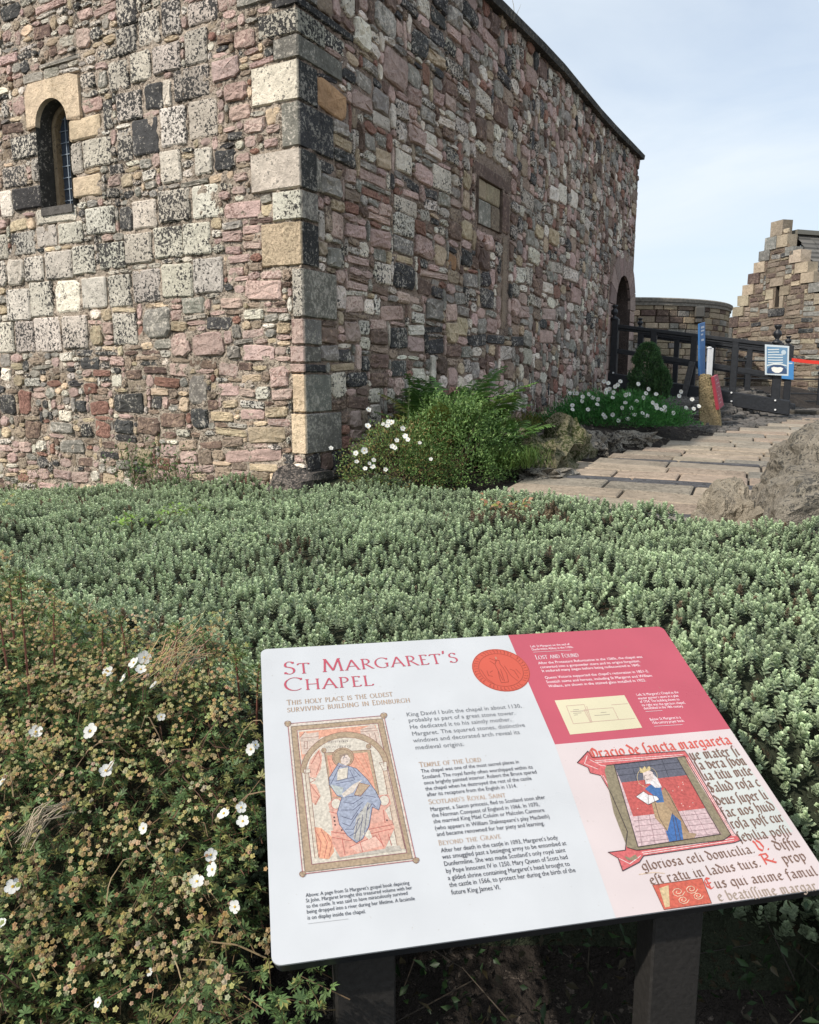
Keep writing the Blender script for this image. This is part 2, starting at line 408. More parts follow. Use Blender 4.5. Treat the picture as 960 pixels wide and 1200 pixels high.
def lay(stones, P, n, D, z0, parent, r, dark=1.0, tint=(1, 1, 1), limit=300, names=('stone', 'ashlar_block'), depth=(.010, .028), gap=.007, mat=None, stuff_name='small_stones', clip=None):
    """build each stone; the ones that show largest are sub-parts of their own, the rest one joined piece"""
    mat = mat or M_STONE
    rated = []
    for s in stones:
        u, z, w_, h_, c, ash = s
        q = P + D * u; q = Vector((q.x, q.y, z + z0))
        if clip and not clip(u, z + z0): continue
        v = q - EYE; dist = v.length; cosv = abs(v.normalized().dot(n))
        vis = 1.0
        lc = Vector((v.x, v.y * cp - v.z * sp, v.y * sp + v.z * cp))
        pxl = 480 + F * v.x / (v.y * cp - v.z * sp) if v.y > 0 else -999; pyl = 600 - F * (v.y * sp + v.z * cp) / (v.y * cp - v.z * sp) if v.y > 0 else -999
        if not (-20 < pxl < 980 and -30 < pyl < 600): vis = .02
        rated.append((vis * w_ * h_ * cosv / dist ** 2, s))
    rated.sort(key=lambda a: -a[0])
    jv, jf, jc, jc2, ja = [], [], [], [], []
    for k, (_, s) in enumerate(rated):
        u, z, w_, h_, c, ash = s
        g = gap * (.7 if ash else 1.0) * r.uniform(.8, 1.3)
        ww, hh = max(w_ - g, w_ * .6), max(h_ - g, h_ * .6)
        dp = r.uniform(*depth) * (.8 if ash else 1) * min(1, .5 + 2.5 * min(ww, hh))
        V, Fc = stone_mesh(ww, hh, c, dp, ash, r, 12 if k < limit else 8)
        base = P + D * u; base = Vector((base.x, base.y, z + z0))
        Wv = [base + D * a + Vector((0, 0, b)) + n * d for a, b, d in V]
        flip = D.cross(Vector((0, 0, 1))).dot(n) < 0
        if flip: Fc = [f[::-1] for f in Fc]
        ca, cb, am = stone_cols(c, r, dark, tint)
        if k < limit:
            mobj(names[1] if ash else names[0], Wv, Fc, mat, parent, world=base, cols=ca, extra={'col2': np.tile(cb, (len(Wv), 1)), 'amt': np.full(len(Wv), am)})
        else:
            b0 = len(jv); jv += [tuple(p) for p in Wv]; jf += [tuple(i + b0 for i in f) for f in Fc]
            jc += [ca] * len(Wv); jc2 += [cb] * len(Wv); ja += [am] * len(Wv)
    if jv:
        mobj(stuff_name, jv, jf, mat, parent, world=P, cols=np.array(jc), extra={'col2': np.array(jc2), 'amt': np.array(ja)}, kind='stuff')
def wall_sheet(name, P, D, n, z0, Wd, zt, parent, cell=.028, holes=(), amp=.019, col=(.50, .42, .335), col2=(.15, .12, .095), amt=.38, back=.0):
    """rough mortar face; zt(u) is the top; holes are (u0,z0,u1,z1) left open"""
    nu = int(Wd / cell) + 1
    H_ = max(zt(u * cell) for u in range(nu)) - z0
    nz_ = int(H_ / cell) + 1
    V = []; 
    for j in range(nz_):
        for i in range(nu):
            u = min(i * cell, Wd); z = min(z0 + j * cell, zt(u))
            d = back + amp * mnoise.noise(Vector((u * 14 + 5, z * 14, n.x * 9))) + amp * .8 * mnoise.noise(Vector((u * 33, z * 33 + 7, n.x * 9)))
            q = P + D * u + n * d; V.append((q.x, q.y, z))
    I = np.arange(nz_ * nu).reshape(nz_, nu)
    Fq = np.stack([I[:-1, :-1].ravel(), I[:-1, 1:].ravel(), I[1:, 1:].ravel(), I[1:, :-1].ravel()], 1)
    jj, ii = np.meshgrid(np.arange(nz_ - 1), np.arange(nu - 1), indexing='ij')
    uc = (ii.ravel() + .5) * cell; zc = z0 + (jj.ravel() + .5) * cell
    keep = np.ones(len(Fq), bool)
    for (a, b, c, d) in holes: keep &= ~((uc > a) & (uc < c) & (zc > b) & (zc < d))
    top = np.array([zt(u) for u in uc]); keep &= zc < top + cell
    Fq = Fq[keep]
    if D.cross(Vector((0, 0, 1))).dot(n) < 0: Fq = Fq[:, ::-1]
    nV = len(V)
    return mobj(name, V, Fq, M_MORTAR, parent, world=(P.x, P.y, z0), cols=col, extra={'col2': np.tile(col2, (nV, 1)), 'amt': np.full(nV, amt)}, smooth_=True)

# ------------------------------------------------------------ the chapel
chapel = empty('chapel', (CORNER.x, CORNER.y, 0.3), 'old rubble stone chapel with pale corner blocks behind the green ground cover', 'building')
Z0 = 0.3
ROOFPX = [(578, 0), (601, 22), (646, 66), (703, 134), (749, 181)]
rp = []
for (x, y) in ROOFPX:
    q = on_plane(x, y, CORNER, NR); rp.append(((q - CORNER).dot(DR), q.z))
LEN = rp[-1][0]
rp = [(-0.1, rp[0][1] - .10)] + rp + [(LEN + .5, rp[-1][1])]
def top_r(u):
    for (a, za), (b, zb) in zip(rp, rp[1:]):
        if u <= b: return za + (zb - za) * max(0, (u - a)) / (b - a)
    return rp[-1][1]
EW = 4.9
def top_l(u): return 5.1 + 1.7 * (1 - abs(u - EW / 2) / (EW / 2))
LW = [(13,15,24,22,'D'),(60,8,40,12,'P'),(100,18,18,14,'P'),(50,38,20,16,'B'),(76,35,13,14,'P'),(97,45,18,28,'P'),(113,53,14,8,'Y'),(21,45,8,16,'P'),(9,43,12,14,'P'),(63,60,12,12,'B'),(10,70,22,16,'P'),(70,73,48,8,'G'),(56,89,14,6,'W'),(116,75,14,6,'W'),(103,95,18,22,'K'),(120,95,12,20,'G'),(23,125,14,24,'P'),(8,128,10,20,'S'),(15,150,24,14,'B'),
(150,10,24,40,'K'),(148,47,24,34,'S'),(176,33,26,40,'S'),(202,20,24,42,'S'),(238,15,34,30,'S'),(140,90,22,36,'S'),(165,78,26,38,'K'),(197,68,33,37,'K'),(231,56,28,40,'K'),(153,124,30,36,'K'),(181,113,21,36,'D'),(197,109,9,34,'W'),(224,99,42,38,'S'),(127,135,12,36,'K'),(146,170,19,38,'K'),(172,160,31,46,'D'),(203,148,31,48,'S'),(238,138,35,46,'S'),(113,178,34,33,'K'),(92,182,8,24,'K'),(201,196,26,40,'S'),(239,189,20,36,'S'),(265,188,24,28,'D'),
(205,241,38,38,'S'),(241,237,32,38,'S'),(171,252,28,36,'S'),(148,257,16,32,'D'),(118,259,34,34,'S'),(197,284,34,38,'S'),(231,279,33,38,'S'),(83,271,30,28,'S'),(55,276,24,28,'S'),(28,284,28,28,'K'),(3,290,16,28,'S'),
(3,320,12,32,'S'),(19,318,20,34,'W'),(40,315,26,32,'S'),(70,310,32,35,'S'),(98,305,28,33,'K'),(132,300,30,35,'K'),(163,292,32,36,'K'),(23,357,27,40,'S'),(50,351,27,40,'K'),(80,347,30,38,'W'),(111,342,28,38,'S'),(141,340,28,38,'K'),(173,336,33,40,'K'),(209,328,36,42,'S'),(245,324,34,42,'S'),
(8,395,20,40,'S'),(30,393,22,40,'K'),(57,393,30,42,'S'),(89,389,30,40,'K'),(113,393,14,22,'Y'),(148,385,28,40,'K'),(184,379,34,38,'G'),
(18,210,28,30,'K'),(15,178,18,22,'K'),(8,240,16,34,'W'),(40,262,14,14,'T'),(4,200,8,20,'G'),(153,229,14,11,'D'),(150,212,14,16,'Y'),(171,192,14,12,'G'),(176,206,16,14,'S'),(108,238,12,10,'G'),(96,249,9,10,'D'),
(307,18,30,20,'P'),(287,46,28,22,'P'),(265,80,34,28,'P'),(307,75,30,14,'P'),(295,61,18,9,'P'),(276,107,30,24,'P'),(281,131,26,18,'P'),(299,148,24,16,'P'),(321,150,20,12,'P'),(270,150,16,8,'P'),(259,138,11,16,'P'),(294,165,16,16,'P'),(318,168,18,14,'P'),(270,17,16,14,'P'),(288,8,18,8,'P'),(272,31,16,7,'P'),(259,65,18,10,'P'),
(284,247,42,25,'P'),(317,253,16,16,'P'),(273,277,22,17,'P'),(296,270,20,13,'P'),(297,286,22,11,'P'),(274,292,18,11,'P'),(280,303,26,9,'P'),(301,301,12,9,'R'),(277,317,18,11,'P'),(280,328,24,8,'P'),(280,339,14,10,'P'),(309,341,44,25,'P'),(271,355,26,16,'P'),(297,370,24,14,'W'),(326,363,26,8,'P'),(334,379,36,8,'P'),(283,207,18,12,'P'),(281,223,16,11,'P'),(263,229,12,11,'P'),(254,260,14,14,'Y'),
(244,403,38,30,'P'),(213,405,20,30,'P'),(274,412,14,17,'G'),(303,414,36,22,'P'),(329,412,14,12,'P'),(297,391,28,13,'P'),(238,427,32,9,'B'),(268,434,22,18,'P'),(305,431,18,8,'Y'),(332,441,30,28,'P'),(295,443,26,9,'Y'),(196,448,28,12,'R'),(232,455,24,36,'G'),(268,457,26,16,'P'),(251,453,8,12,'Y'),(270,474,16,9,'Y'),(261,488,28,14,'Y'),(296,486,28,13,'P'),(325,484,26,14,'Y'),(272,506,38,10,'Y'),(313,511,46,19,'Y'),(297,533,66,17,'P'),(204,493,30,18,'B'),(234,492,20,26,'D'),(185,472,14,14,'D'),(200,511,16,9,'B'),(230,509,14,7,'B'),(247,522,28,10,'B'),(198,529,20,15,'P'),(222,536,20,14,'P'),(238,549,28,11,'P'),(309,549,34,9,'T'),(216,474,12,20,'T'),
(9,440,12,18,'W'),(30,472,15,30,'R'),(10,474,18,22,'D'),(39,504,18,22,'B'),(72,501,26,16,'G'),(85,524,30,18,'G'),(31,524,14,14,'P'),(62,526,6,16,'R'),(78,543,16,10,'P'),(100,541,20,12,'B'),(74,556,20,13,'P'),(95,559,20,15,'P'),(52,556,14,12,'P'),(56,570,22,8,'P'),(112,559,10,14,'W'),(171,536,18,21,'Y'),(148,534,8,12,'Y'),(152,472,34,26,'D'),(181,470,20,18,'R'),(117,478,24,18,'R'),(95,476,12,16,'D'),(106,455,16,15,'R'),(157,439,20,12,'B'),(137,447,14,14,'W'),(183,434,26,9,'B'),(175,449,30,8,'R'),(38,447,18,12,'K'),(121,503,18,20,'R'),(146,499,22,18,'D'),(175,499,28,22,'B'),(102,503,14,18,'K'),(130,522,16,8,'B'),(129,533,22,8,'D'),(173,406,16,10,'Y'),(100,414,22,10,'D'),(126,414,28,8,'D'),(154,414,18,8,'B'),(175,425,26,6,'D'),(87,459,13,12,'P'),(120,438,20,8,'R')]
LW = [(x, y, w_, h_, 'K' if c == 'S' and y < 135 and rnd.random() < .7 else c) for x, y, w_, h_, c in LW]
RW = [(384,20,50,22,'D'),(365,36,18,24,'K'),(391,50,24,22,'K'),(374,69,36,24,'G'),(405,86,22,16,'D'),(388,117,36,38,'O'),(399,153,18,18,'G'),(402,184,28,18,'D'),(422,41,18,34,'W'),(437,60,12,20,'W'),(451,23,26,36,'G'),(424,19,10,10,'W'),(412,69,14,16,'Y'),(433,81,18,16,'G'),(463,83,30,44,'P'),(423,121,24,22,'P'),(490,52,18,32,'D'),(510,69,22,16,'Y'),(484,113,18,24,'P'),(444,142,26,17,'S'),(469,154,14,24,'S'),(487,160,20,20,'P'),(508,179,20,14,'W'),(449,188,20,22,'Y'),(472,190,18,26,'S'),(498,106,8,12,'W'),(514,23,18,20,'D'),(531,40,16,15,'P'),(533,83,18,22,'K'),(512,117,12,18,'P'),(527,121,14,18,'P'),(523,144,20,13,'W'),(541,150,16,18,'S'),(529,183,14,20,'K'),(543,50,14,20,'P'),(546,15,10,24,'D'),(479,10,18,13,'D'),(512,44,18,20,'D'),(527,56,14,16,'K'),
(388,219,24,26,'G'),(436,208,32,13,'P'),(473,197,22,24,'S'),(496,205,20,24,'P'),(517,211,22,30,'S'),(441,230,34,12,'R'),(475,242,26,16,'S'),(481,228,20,9,'P'),(504,240,16,14,'S'),(498,252,12,16,'S'),(520,248,12,11,'S'),(520,262,10,11,'S'),(509,260,8,10,'D'),(412,245,16,13,'R'),(444,257,26,11,'P'),(416,271,24,20,'P'),(445,280,26,24,'P'),(472,289,24,21,'G'),(496,291,20,27,'P'),(515,299,14,24,'Y'),(529,307,10,19,'O'),(531,286,12,9,'P'),(391,303,18,25,'G'),(384,280,8,11,'W'),(420,305,26,9,'P'),(415,319,14,9,'P'),(430,322,16,11,'P'),(419,335,24,11,'P'),(449,322,18,24,'S'),(473,324,24,30,'D'),(497,336,18,20,'B'),(508,322,34,9,'P'),(444,342,20,9,'B'),(472,349,14,15,'P'),(460,349,10,9,'G'),(381,346,34,50,'W'),(432,360,12,21,'W'),(415,357,22,18,'P'),(460,367,28,18,'P'),(486,353,14,8,'P'),(508,363,20,26,'G'),(489,372,16,13,'S'),(546,270,12,22,'Y'),(546,303,12,22,'D'),(546,236,8,24,'Y'),
(369,383,16,14,'G'),(370,397,18,13,'G'),(384,414,22,20,'G'),(373,430,24,11,'D'),(402,416,18,18,'D'),(384,458,36,36,'G'),(419,472,26,16,'B'),(388,506,52,42,'M'),(411,389,16,28,'P'),(427,425,9,20,'D'),(419,443,24,24,'D'),(444,445,20,17,'B'),(444,424,22,17,'B'),(443,395,20,20,'B'),(467,397,22,26,'D'),(487,404,20,19,'P'),(510,406,18,17,'D'),(467,431,18,20,'D'),(490,439,16,16,'W'),(471,418,12,7,'W'),(483,420,14,7,'W'),(531,412,18,17,'B'),(508,386,22,8,'D'),
(547,235,12,32,'Y'),(543,274,12,26,'Y'),(551,330,18,18,'G'),(618,235,16,22,'S'),(648,228,10,20,'W'),(659,228,10,24,'W'),(672,234,9,20,'W'),(625,301,13,20,'S'),(632,272,10,18,'Y'),(648,279,11,21,'Y'),(668,322,18,18,'S'),(652,313,14,14,'S'),(609,322,12,20,'S'),(619,324,10,22,'S'),(641,338,12,15,'W'),(652,343,9,16,'R'),(675,347,11,20,'P'),(570,350,16,24,'D'),(643,368,16,13,'P'),(613,366,12,15,'P'),
(559,50,16,16,'P'),(590,92,16,16,'D'),(622,90,13,20,'P'),(574,48,18,18,'P'),(586,133,16,32,'B'),(566,116,18,22,'K'),(554,22,10,22,'D'),(635,112,10,10,'P'),(580,395,20,16,'D'),(605,400,14,14,'D'),(640,395,16,16,'P'),(560,400,18,14,'D')]
# corner blocks, shared by both faces: (py at corner, bottom py at corner, width px on the left face, width px on the right face, class left, class right)
QU = [(0,12,36,56,'D','D'),(14,44,52,22,'K','K'),(45,72,34,42,'G','G'),(73,120,60,14,'W','D'),(121,174,24,32,'G','D'),(175,222,60,12,'W','D'),(223,258,34,14,'S','G'),(259,311,48,16,'Y','D'),
      (314,372,11,36,'S','G'),(373,404,12,18,'P','G'),(405,425,14,18,'P','G'),(426,437,14,24,'P','D'),(438,484,11,30,'T','G'),(485,533,12,42,'T','G')]
def zc(py): return on_plane(356, py, CORNER, NR).z
quo = []
for (a, b, wl, wr, cl, crr) in QU:
    za, zb = zc(a), zc(b); yy = (a + b) / 2
    ul = (on_plane(356 - wl, yy, CORNER, NL) - CORNER).dot(DL); ur = (on_plane(356 + wr, yy, CORNER, NR) - CORNER).dot(DR)
    quo.append((zb, za, ul, ur, cl, crr))
zq = zc(0); 
while zq < 5.0:
    h_ = rnd.uniform(.22, .32); big = rnd.random() < .5
    quo.append((zq, min(zq + h_, 5.05), .45 if big else .2, .2 if big else .45, rnd.choice('WGK'), rnd.choice('DGK'))); zq += h_ + .006

# window in the end wall, by the photograph's pixels
def lw(px, py):
    q = on_plane(px, py, CORNER, NL); return (q - CORNER).dot(DL), q.z
wu0, _ = lw(83, 170); wu1, _ = lw(46, 170)                  # right and left side of the opening in the picture
WB = lw(64, 243)[1]; WT = lw(60, 116)[1]
wuc = (wu0 + wu1) / 2; whw = (wu1 - wu0) / 2
wsp = WT - whw                                            # springing of the arch
# door in the long wall
def rw(px, py):
    q = on_plane(px, py, CORNER, NR); return (q - CORNER).dot(DR), q.z
du0 = rw(718.5, 400)[0]; du1 = rw(735.5, 400)[0]; duc = (du0 + du1) / 2; dhw = (du1 - du0) / 2
DT = rw(727, 321)[1]; dsp = DT - dhw; DB = 1.35
sr0, sr1 = rw(711, 400)[0], rw(741, 400)[0]
# blocked window in the long wall
bu0, bu1 = rw(559, 240)[0], rw(587, 240)[0]; bz0, bz1 = rw(573, 268)[1], rw(573, 214)[1]

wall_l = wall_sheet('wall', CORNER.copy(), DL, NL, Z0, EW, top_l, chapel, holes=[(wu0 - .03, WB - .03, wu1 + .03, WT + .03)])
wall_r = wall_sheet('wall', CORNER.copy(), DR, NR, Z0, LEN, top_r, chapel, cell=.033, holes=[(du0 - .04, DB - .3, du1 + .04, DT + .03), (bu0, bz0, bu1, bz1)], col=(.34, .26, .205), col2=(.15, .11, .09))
r_ = random.Random(3)
def size_l(u, z, r):
    if u > 3.3 : return r.uniform(.16, .34), r.uniform(.14, .24)
    return (r.uniform(.08, .24), r.uniform(.04, .12)) if r.random() < .7 else (r.uniform(.04, .10), r.uniform(.04, .07))
def cls_l(u, z, r):
    if z + Z0 > 2.2 and .7 < u < 2.3: return r.choice('SSKKGPY')
    if u > 3.3: return r.choice('SSKKGPB')
    return r.choice('PPPPMMMMTTYYBGGRDWKS')
def size_r(u, z, r):
    q = r.random()
    if q < .45: return r.uniform(.16, .34), r.uniform(.13, .22)
    if q < .8: return r.uniform(.10, .24), r.uniform(.07, .14)
    return r.uniform(.05, .14), r.uniform(.04, .07)
def cls_r(u, z, r):
    if z < .75: return r.choice('DDBBGMMDPG')
    return r.choice('PPPPPBBBDKSSSGGGGMMRYW')
blk_l = [(0, b - Z0, ul, a - Z0) for (b, a, ul, ur, c1, c2) in quo]
# dressed stones round the window: (u0, z0, u1, z1, class)
WS = []
au0, az1 = lw(93, 84)[0], lw(93, 84)[1]; au1 = lw(31, 107)[0]; az0 = lw(31, 152)[1]
WS.append((lw(119, 148)[0], lw(100, 164)[1], wu0, lw(100, 137)[1], 'T'))
WS.append((lw(98, 180)[0], lw(90, 205)[1], wu0, lw(100, 165)[1], 'K'))
WS.append((lw(120, 215)[0], lw(100, 232)[1], wu0, lw(100, 206)[1], 'T'))
WS.append((wu1, lw(30, 187)[1], lw(14, 170)[0], lw(30, 158)[1], 'K'))
WS.append((wu1, lw(30, 216)[1], lw(38, 200)[0], lw(30, 188)[1], 'S'))
WS.append((wu1 - .0, lw(32, 246)[1], lw(15, 230)[0], lw(32, 219)[1], 'D'))
WS.append((lw(90, 240)[0], lw(60, 263)[1], lw(43, 250)[0], WB, 'S'))
blk_l += [(a, b - Z0, c, d - Z0) for (a, b, c, d, _) in WS] + [(au0, az0 - Z0, au1, az1 - Z0), (wu0, WB - Z0, wu1, WT - Z0)]
st_l = pack(EW, 6.4, px_list(LW, CORNER, NL, DL, Z0), size_l, cls_l, blk_l, r_)
lay(st_l, CORNER, NL, DL, Z0, wall_l, r_, limit=270, dark=1.08, clip=lambda u, z: z < top_l(u) - .06)
blk_r = [(0, b - Z0, ur, a - Z0) for (b, a, ul, ur, c1, c2) in quo]
blk_r += [(sr0, .5, sr1, DT + .22 - Z0), (bu0 - .08, bz0 - .05 - Z0, bu1 + .26, bz1 + .2 - Z0), (bu1 + .02, bz0 - 1.0 - Z0, bu1 + .24, bz0 - Z0)]
st_r = pack(LEN - .02, 5.4, px_list(RW, CORNER, NR, DR, Z0), size_r, cls_r, blk_r, r_)
lay(st_r, CORNER, NR, DR, Z0, wall_r, r_, limit=290, dark=1.18, tint=(.98, .96, .96), clip=lambda u, z: z < top_r(u) - .07, depth=(.012, .040))

# corner blocks: one block wraps both faces
qr = random.Random(9)
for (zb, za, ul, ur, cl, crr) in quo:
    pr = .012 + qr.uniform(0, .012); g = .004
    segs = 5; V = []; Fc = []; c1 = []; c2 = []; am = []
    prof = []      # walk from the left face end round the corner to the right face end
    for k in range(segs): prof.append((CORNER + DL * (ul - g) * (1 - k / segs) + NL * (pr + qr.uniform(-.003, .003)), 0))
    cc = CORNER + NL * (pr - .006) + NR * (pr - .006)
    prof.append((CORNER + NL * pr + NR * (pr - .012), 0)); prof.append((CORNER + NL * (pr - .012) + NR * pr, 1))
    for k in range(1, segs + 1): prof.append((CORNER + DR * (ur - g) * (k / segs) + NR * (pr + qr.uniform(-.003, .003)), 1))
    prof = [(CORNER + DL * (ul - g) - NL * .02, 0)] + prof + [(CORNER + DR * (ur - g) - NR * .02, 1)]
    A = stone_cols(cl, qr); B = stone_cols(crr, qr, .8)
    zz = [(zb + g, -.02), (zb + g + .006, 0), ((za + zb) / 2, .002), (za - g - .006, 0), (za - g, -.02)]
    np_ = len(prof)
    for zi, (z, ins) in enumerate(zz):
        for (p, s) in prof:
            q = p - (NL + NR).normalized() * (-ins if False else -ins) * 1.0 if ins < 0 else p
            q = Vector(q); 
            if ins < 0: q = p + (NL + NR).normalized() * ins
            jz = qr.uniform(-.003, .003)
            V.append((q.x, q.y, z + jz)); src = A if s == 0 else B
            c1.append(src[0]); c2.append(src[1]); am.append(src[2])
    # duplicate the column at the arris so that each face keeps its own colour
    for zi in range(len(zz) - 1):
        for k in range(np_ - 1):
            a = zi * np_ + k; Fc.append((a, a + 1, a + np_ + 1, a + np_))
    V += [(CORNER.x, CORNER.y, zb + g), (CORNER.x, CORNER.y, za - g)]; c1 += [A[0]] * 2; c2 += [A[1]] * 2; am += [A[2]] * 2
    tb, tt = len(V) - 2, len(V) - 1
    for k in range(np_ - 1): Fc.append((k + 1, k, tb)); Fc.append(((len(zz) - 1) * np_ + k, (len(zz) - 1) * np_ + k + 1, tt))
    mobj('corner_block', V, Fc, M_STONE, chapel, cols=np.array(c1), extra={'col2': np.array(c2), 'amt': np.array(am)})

def dressed(u0, z0, u1, z1, c, P, D, n, parent, name='dressed_block', pr=.02, deep=.0):
    lo, hi = min(u0, u1) + .004, max(u0, u1) - .004
    V, Fc = stone_mesh(hi - lo, z1 - z0 - .008, c, pr, True, qr, 16)
    base = P + D * ((lo + hi) / 2); base = Vector((base.x, base.y, (z0 + z1) / 2))
    Wv = [base + D * a + Vector((0, 0, b)) + n * d for a, b, d in V]
    if D.cross(Vector((0, 0, 1))).dot(n) < 0: Fc = [f[::-1] for f in Fc]
    ca, cb, am = stone_cols(c, qr)
    return mobj(name, Wv, Fc, M_STONE, parent, world=base, cols=ca, extra={'col2': np.tile(cb, (len(Wv), 1)), 'amt': np.full(len(Wv), am)})
for (a, b, c, d, k) in WS: dressed(a, b, c, d, k, CORNER, DL, NL, wall_l)

def arch_pts(uc, hw, zbase, zspring, n=14):
    return [(uc - hw, zbase)] + [(uc - hw * math.cos(math.pi * k / n), zspring + hw * math.sin(math.pi * k / n)) for k in range(n + 1)] + [(uc + hw, zbase)]
def arch_block(outer, inner_fn, P, D, n, d0, d1, mat, name, parent, cls='T', dark=1):
    """flat ring between an outer rectangle/arch and an inner arch, with thickness"""
    V = []; k = len(outer)
    for d in (d0, d1):
        for (u, z) in outer: q = P + D * u + n * d; V.append((q.x, q.y, z))
        for (u, z) in inner_fn: q = P + D * u + n * d; V.append((q.x, q.y, z))
    Fc = []
    for i in range(k - 1):
        Fc.append((2 * k + i, 2 * k + i + 1, 2 * k + k + i + 1, 2 * k + k + i))          # front
        Fc.append((k + i, k + i + 1, 3 * k + i + 1, 3 * k + i))                        # soffit
        Fc.append((i, i + 1, 2 * k + i + 1, 2 * k + i))                                # outer edge
    Fc.append((0, k, 3 * k, 2 * k)); Fc.append((k - 1, 2 * k - 1, 4 * k - 1, 3 * k - 1))
    ca, cb, am = stone_cols(cls, qr, dark)
    return mobj(name, V, Fc, mat, parent, cols=ca, extra={'col2': np.tile(cb, (len(V), 1)), 'amt': np.full(len(V), am)})
# window: arched head block, reveals, inner order, leaded pane
inn = [(wuc - whw * math.cos(math.pi * k / 16), wsp + whw * math.sin(math.pi * k / 16)) for k in range(17)]
def box_pt(u, z):       # push an arch point out to the head block's rectangle
    du, dz = u - wuc, z - (az0 + .02)
    cu = (au1 - wuc) if du > 0 else (wuc - au0)
    s = min((cu / abs(du)) if abs(du) > 1e-6 else 1e9, ((az1 - az0 - .02) / dz) if dz > 1e-6 else 1e9)
    return (wuc + du * s, az0 + .02 + dz * s)
inn2 = [(wuc - whw, az0 + .005)] + inn + [(wuc + whw, az0 + .005)]
outr = [(au0, az0 + .005)] + [box_pt(u, z) for u, z in inn] + [(au1, az0 + .005)]
arch_block(outr, inn2, CORNER, DL, NL, -.02, .022, M_STONE, 'arch_block', wall_l, 'T')
win = empty('window', CORNER + DL * wuc + Vector((0, 0, WB)), parent=chapel)
def sweep_arch(uc, hw, zb, zs, P, D, n, d0, d1, cols, name, parent, mat=M_STONE, seg=14, hw2=None):
    hw2 = hw2 or hw
    A = arch_pts(uc, hw, zb, zs, seg); Bp = arch_pts(uc, hw2, zb, zs, seg)
    V = []; 
    for (u, z) in A: q = P + D * u + n * d0; V.append((q.x, q.y, z))
    for (u, z) in Bp: q = P + D * u + n * d1; V.append((q.x, q.y, z))
    k = len(A); Fc = [(i, i + 1, k + i + 1, k + i) for i in range(k - 1)]
    ca, cb, am = cols
    return mobj(name, V, Fc, mat, parent, cols=ca, extra={'col2': np.tile(cb, (len(V), 1)), 'amt': np.full(len(V), am)})
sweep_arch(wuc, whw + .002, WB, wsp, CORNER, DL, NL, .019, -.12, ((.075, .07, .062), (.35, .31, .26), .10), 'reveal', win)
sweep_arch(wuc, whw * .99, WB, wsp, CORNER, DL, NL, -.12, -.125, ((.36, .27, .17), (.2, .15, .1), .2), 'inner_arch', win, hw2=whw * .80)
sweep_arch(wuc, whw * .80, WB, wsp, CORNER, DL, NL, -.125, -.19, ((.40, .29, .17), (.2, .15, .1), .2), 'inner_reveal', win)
# sloping sill
q = [CORNER + DL * (wuc - whw) + NL * .03, CORNER + DL * (wuc + whw) + NL * .03, CORNER + DL * (wuc + whw) - NL * .31, CORNER + DL * (wuc - whw) - NL * .31]
mb = MB(); mb.add([(p.x, p.y, z) for p, z in zip(q, (WB, WB, WB + .07, WB + .07))] + [(p.x, p.y, WB - .06) for p in q], [(0, 1, 2, 3), (4, 7, 6, 5), (0, 4, 5, 1), (1, 5, 6, 2), (2, 6, 7, 3), (3, 7, 4, 0)], (.12, .11, .10))
o = mb.build('sill', M_STONE, win)
mm, nd, lk, bs = newmat('dark_leaded_glass'); bs.inputs['Base Color'].default_value = (.05, .07, .10, 1); bs.inputs['Roughness'].default_value = .08; bs.inputs['Specular IOR Level'].default_value = 1.0
nzz = nd.new('ShaderNodeTexNoise'); nzz.inputs['Scale'].default_value = 14; bpp = nd.new('ShaderNodeBump'); bpp.inputs['Strength'].default_value = .5; bpp.inputs['Distance'].default_value = .01
lk.new(nzz.outputs[0], bpp.inputs['Height']); lk.new(bpp.outputs[0], bs.inputs['Normal'])
A = arch_pts(wuc, whw * .80, WB, wsp, 12); V = [tuple(Vector(((CORNER + DL * u - NL * .175).x, (CORNER + DL * u - NL * .175).y, z))) for u, z in A]
mobj('pane', V, [tuple(range(len(V)))], mm, win)
mb = MB()
for k in range(1, 9):
    z = WB + (WT - WB) * k / 9; h2 = whw * .8
    p = CORNER + DL * wuc - NL * .168; mb.box((p.x, p.y, z), DL * h2 * 2 * (.98 if z < wsp else max(.2, math.sqrt(max(0, 1 - ((z - wsp) / (whw * .8)) ** 2)))), NL * .006, (0, 0, .006), (.25, .3, .35))
for k in (-1, 0, 1):
    p = CORNER + DL * (wuc + k * whw * .4) - NL * .167; mb.box((p.x, p.y, (WB + WT) / 2 - .02), DL * .006, NL * .006, (0, 0, WT - WB - .10), (.3, .35, .4))
mb.build('glazing_bars', M_PAINT, win)

# door: surround stones, arch, recess and planks coloured dark for the shade inside
door = empty('doorway', CORNER + DR * duc + Vector((0, 0, DB)), parent=chapel)
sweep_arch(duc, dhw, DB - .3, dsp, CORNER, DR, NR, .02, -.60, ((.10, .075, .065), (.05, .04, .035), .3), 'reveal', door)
for k in range(9):
    a0, a1 = math.pi * k / 9 + .01, math.pi * (k + 1) / 9 - .01
    ro = dhw + (duc - dhw - sr0) * .95; V = []
    for d in (-.02, .024):
        for (a, rr) in ((a0, dhw), (a1, dhw), (a1, ro), (a0, ro)):
            q = CORNER + DR * (duc - math.cos(a) * rr) + NR * d; V.append((q.x, q.y, dsp + math.sin(a) * rr))
    ca, cb, am = stone_cols('P', qr, .72)
    mobj('arch_stone', V, [(0, 1, 2, 3), (4, 7, 6, 5), (0, 4, 5, 1), (1, 5, 6, 2), (2, 6, 7, 3), (3, 7, 4, 0)], M_STONE, door, cols=ca, extra={'col2': np.tile(cb, (8, 1)), 'amt': np.full(8, am)})
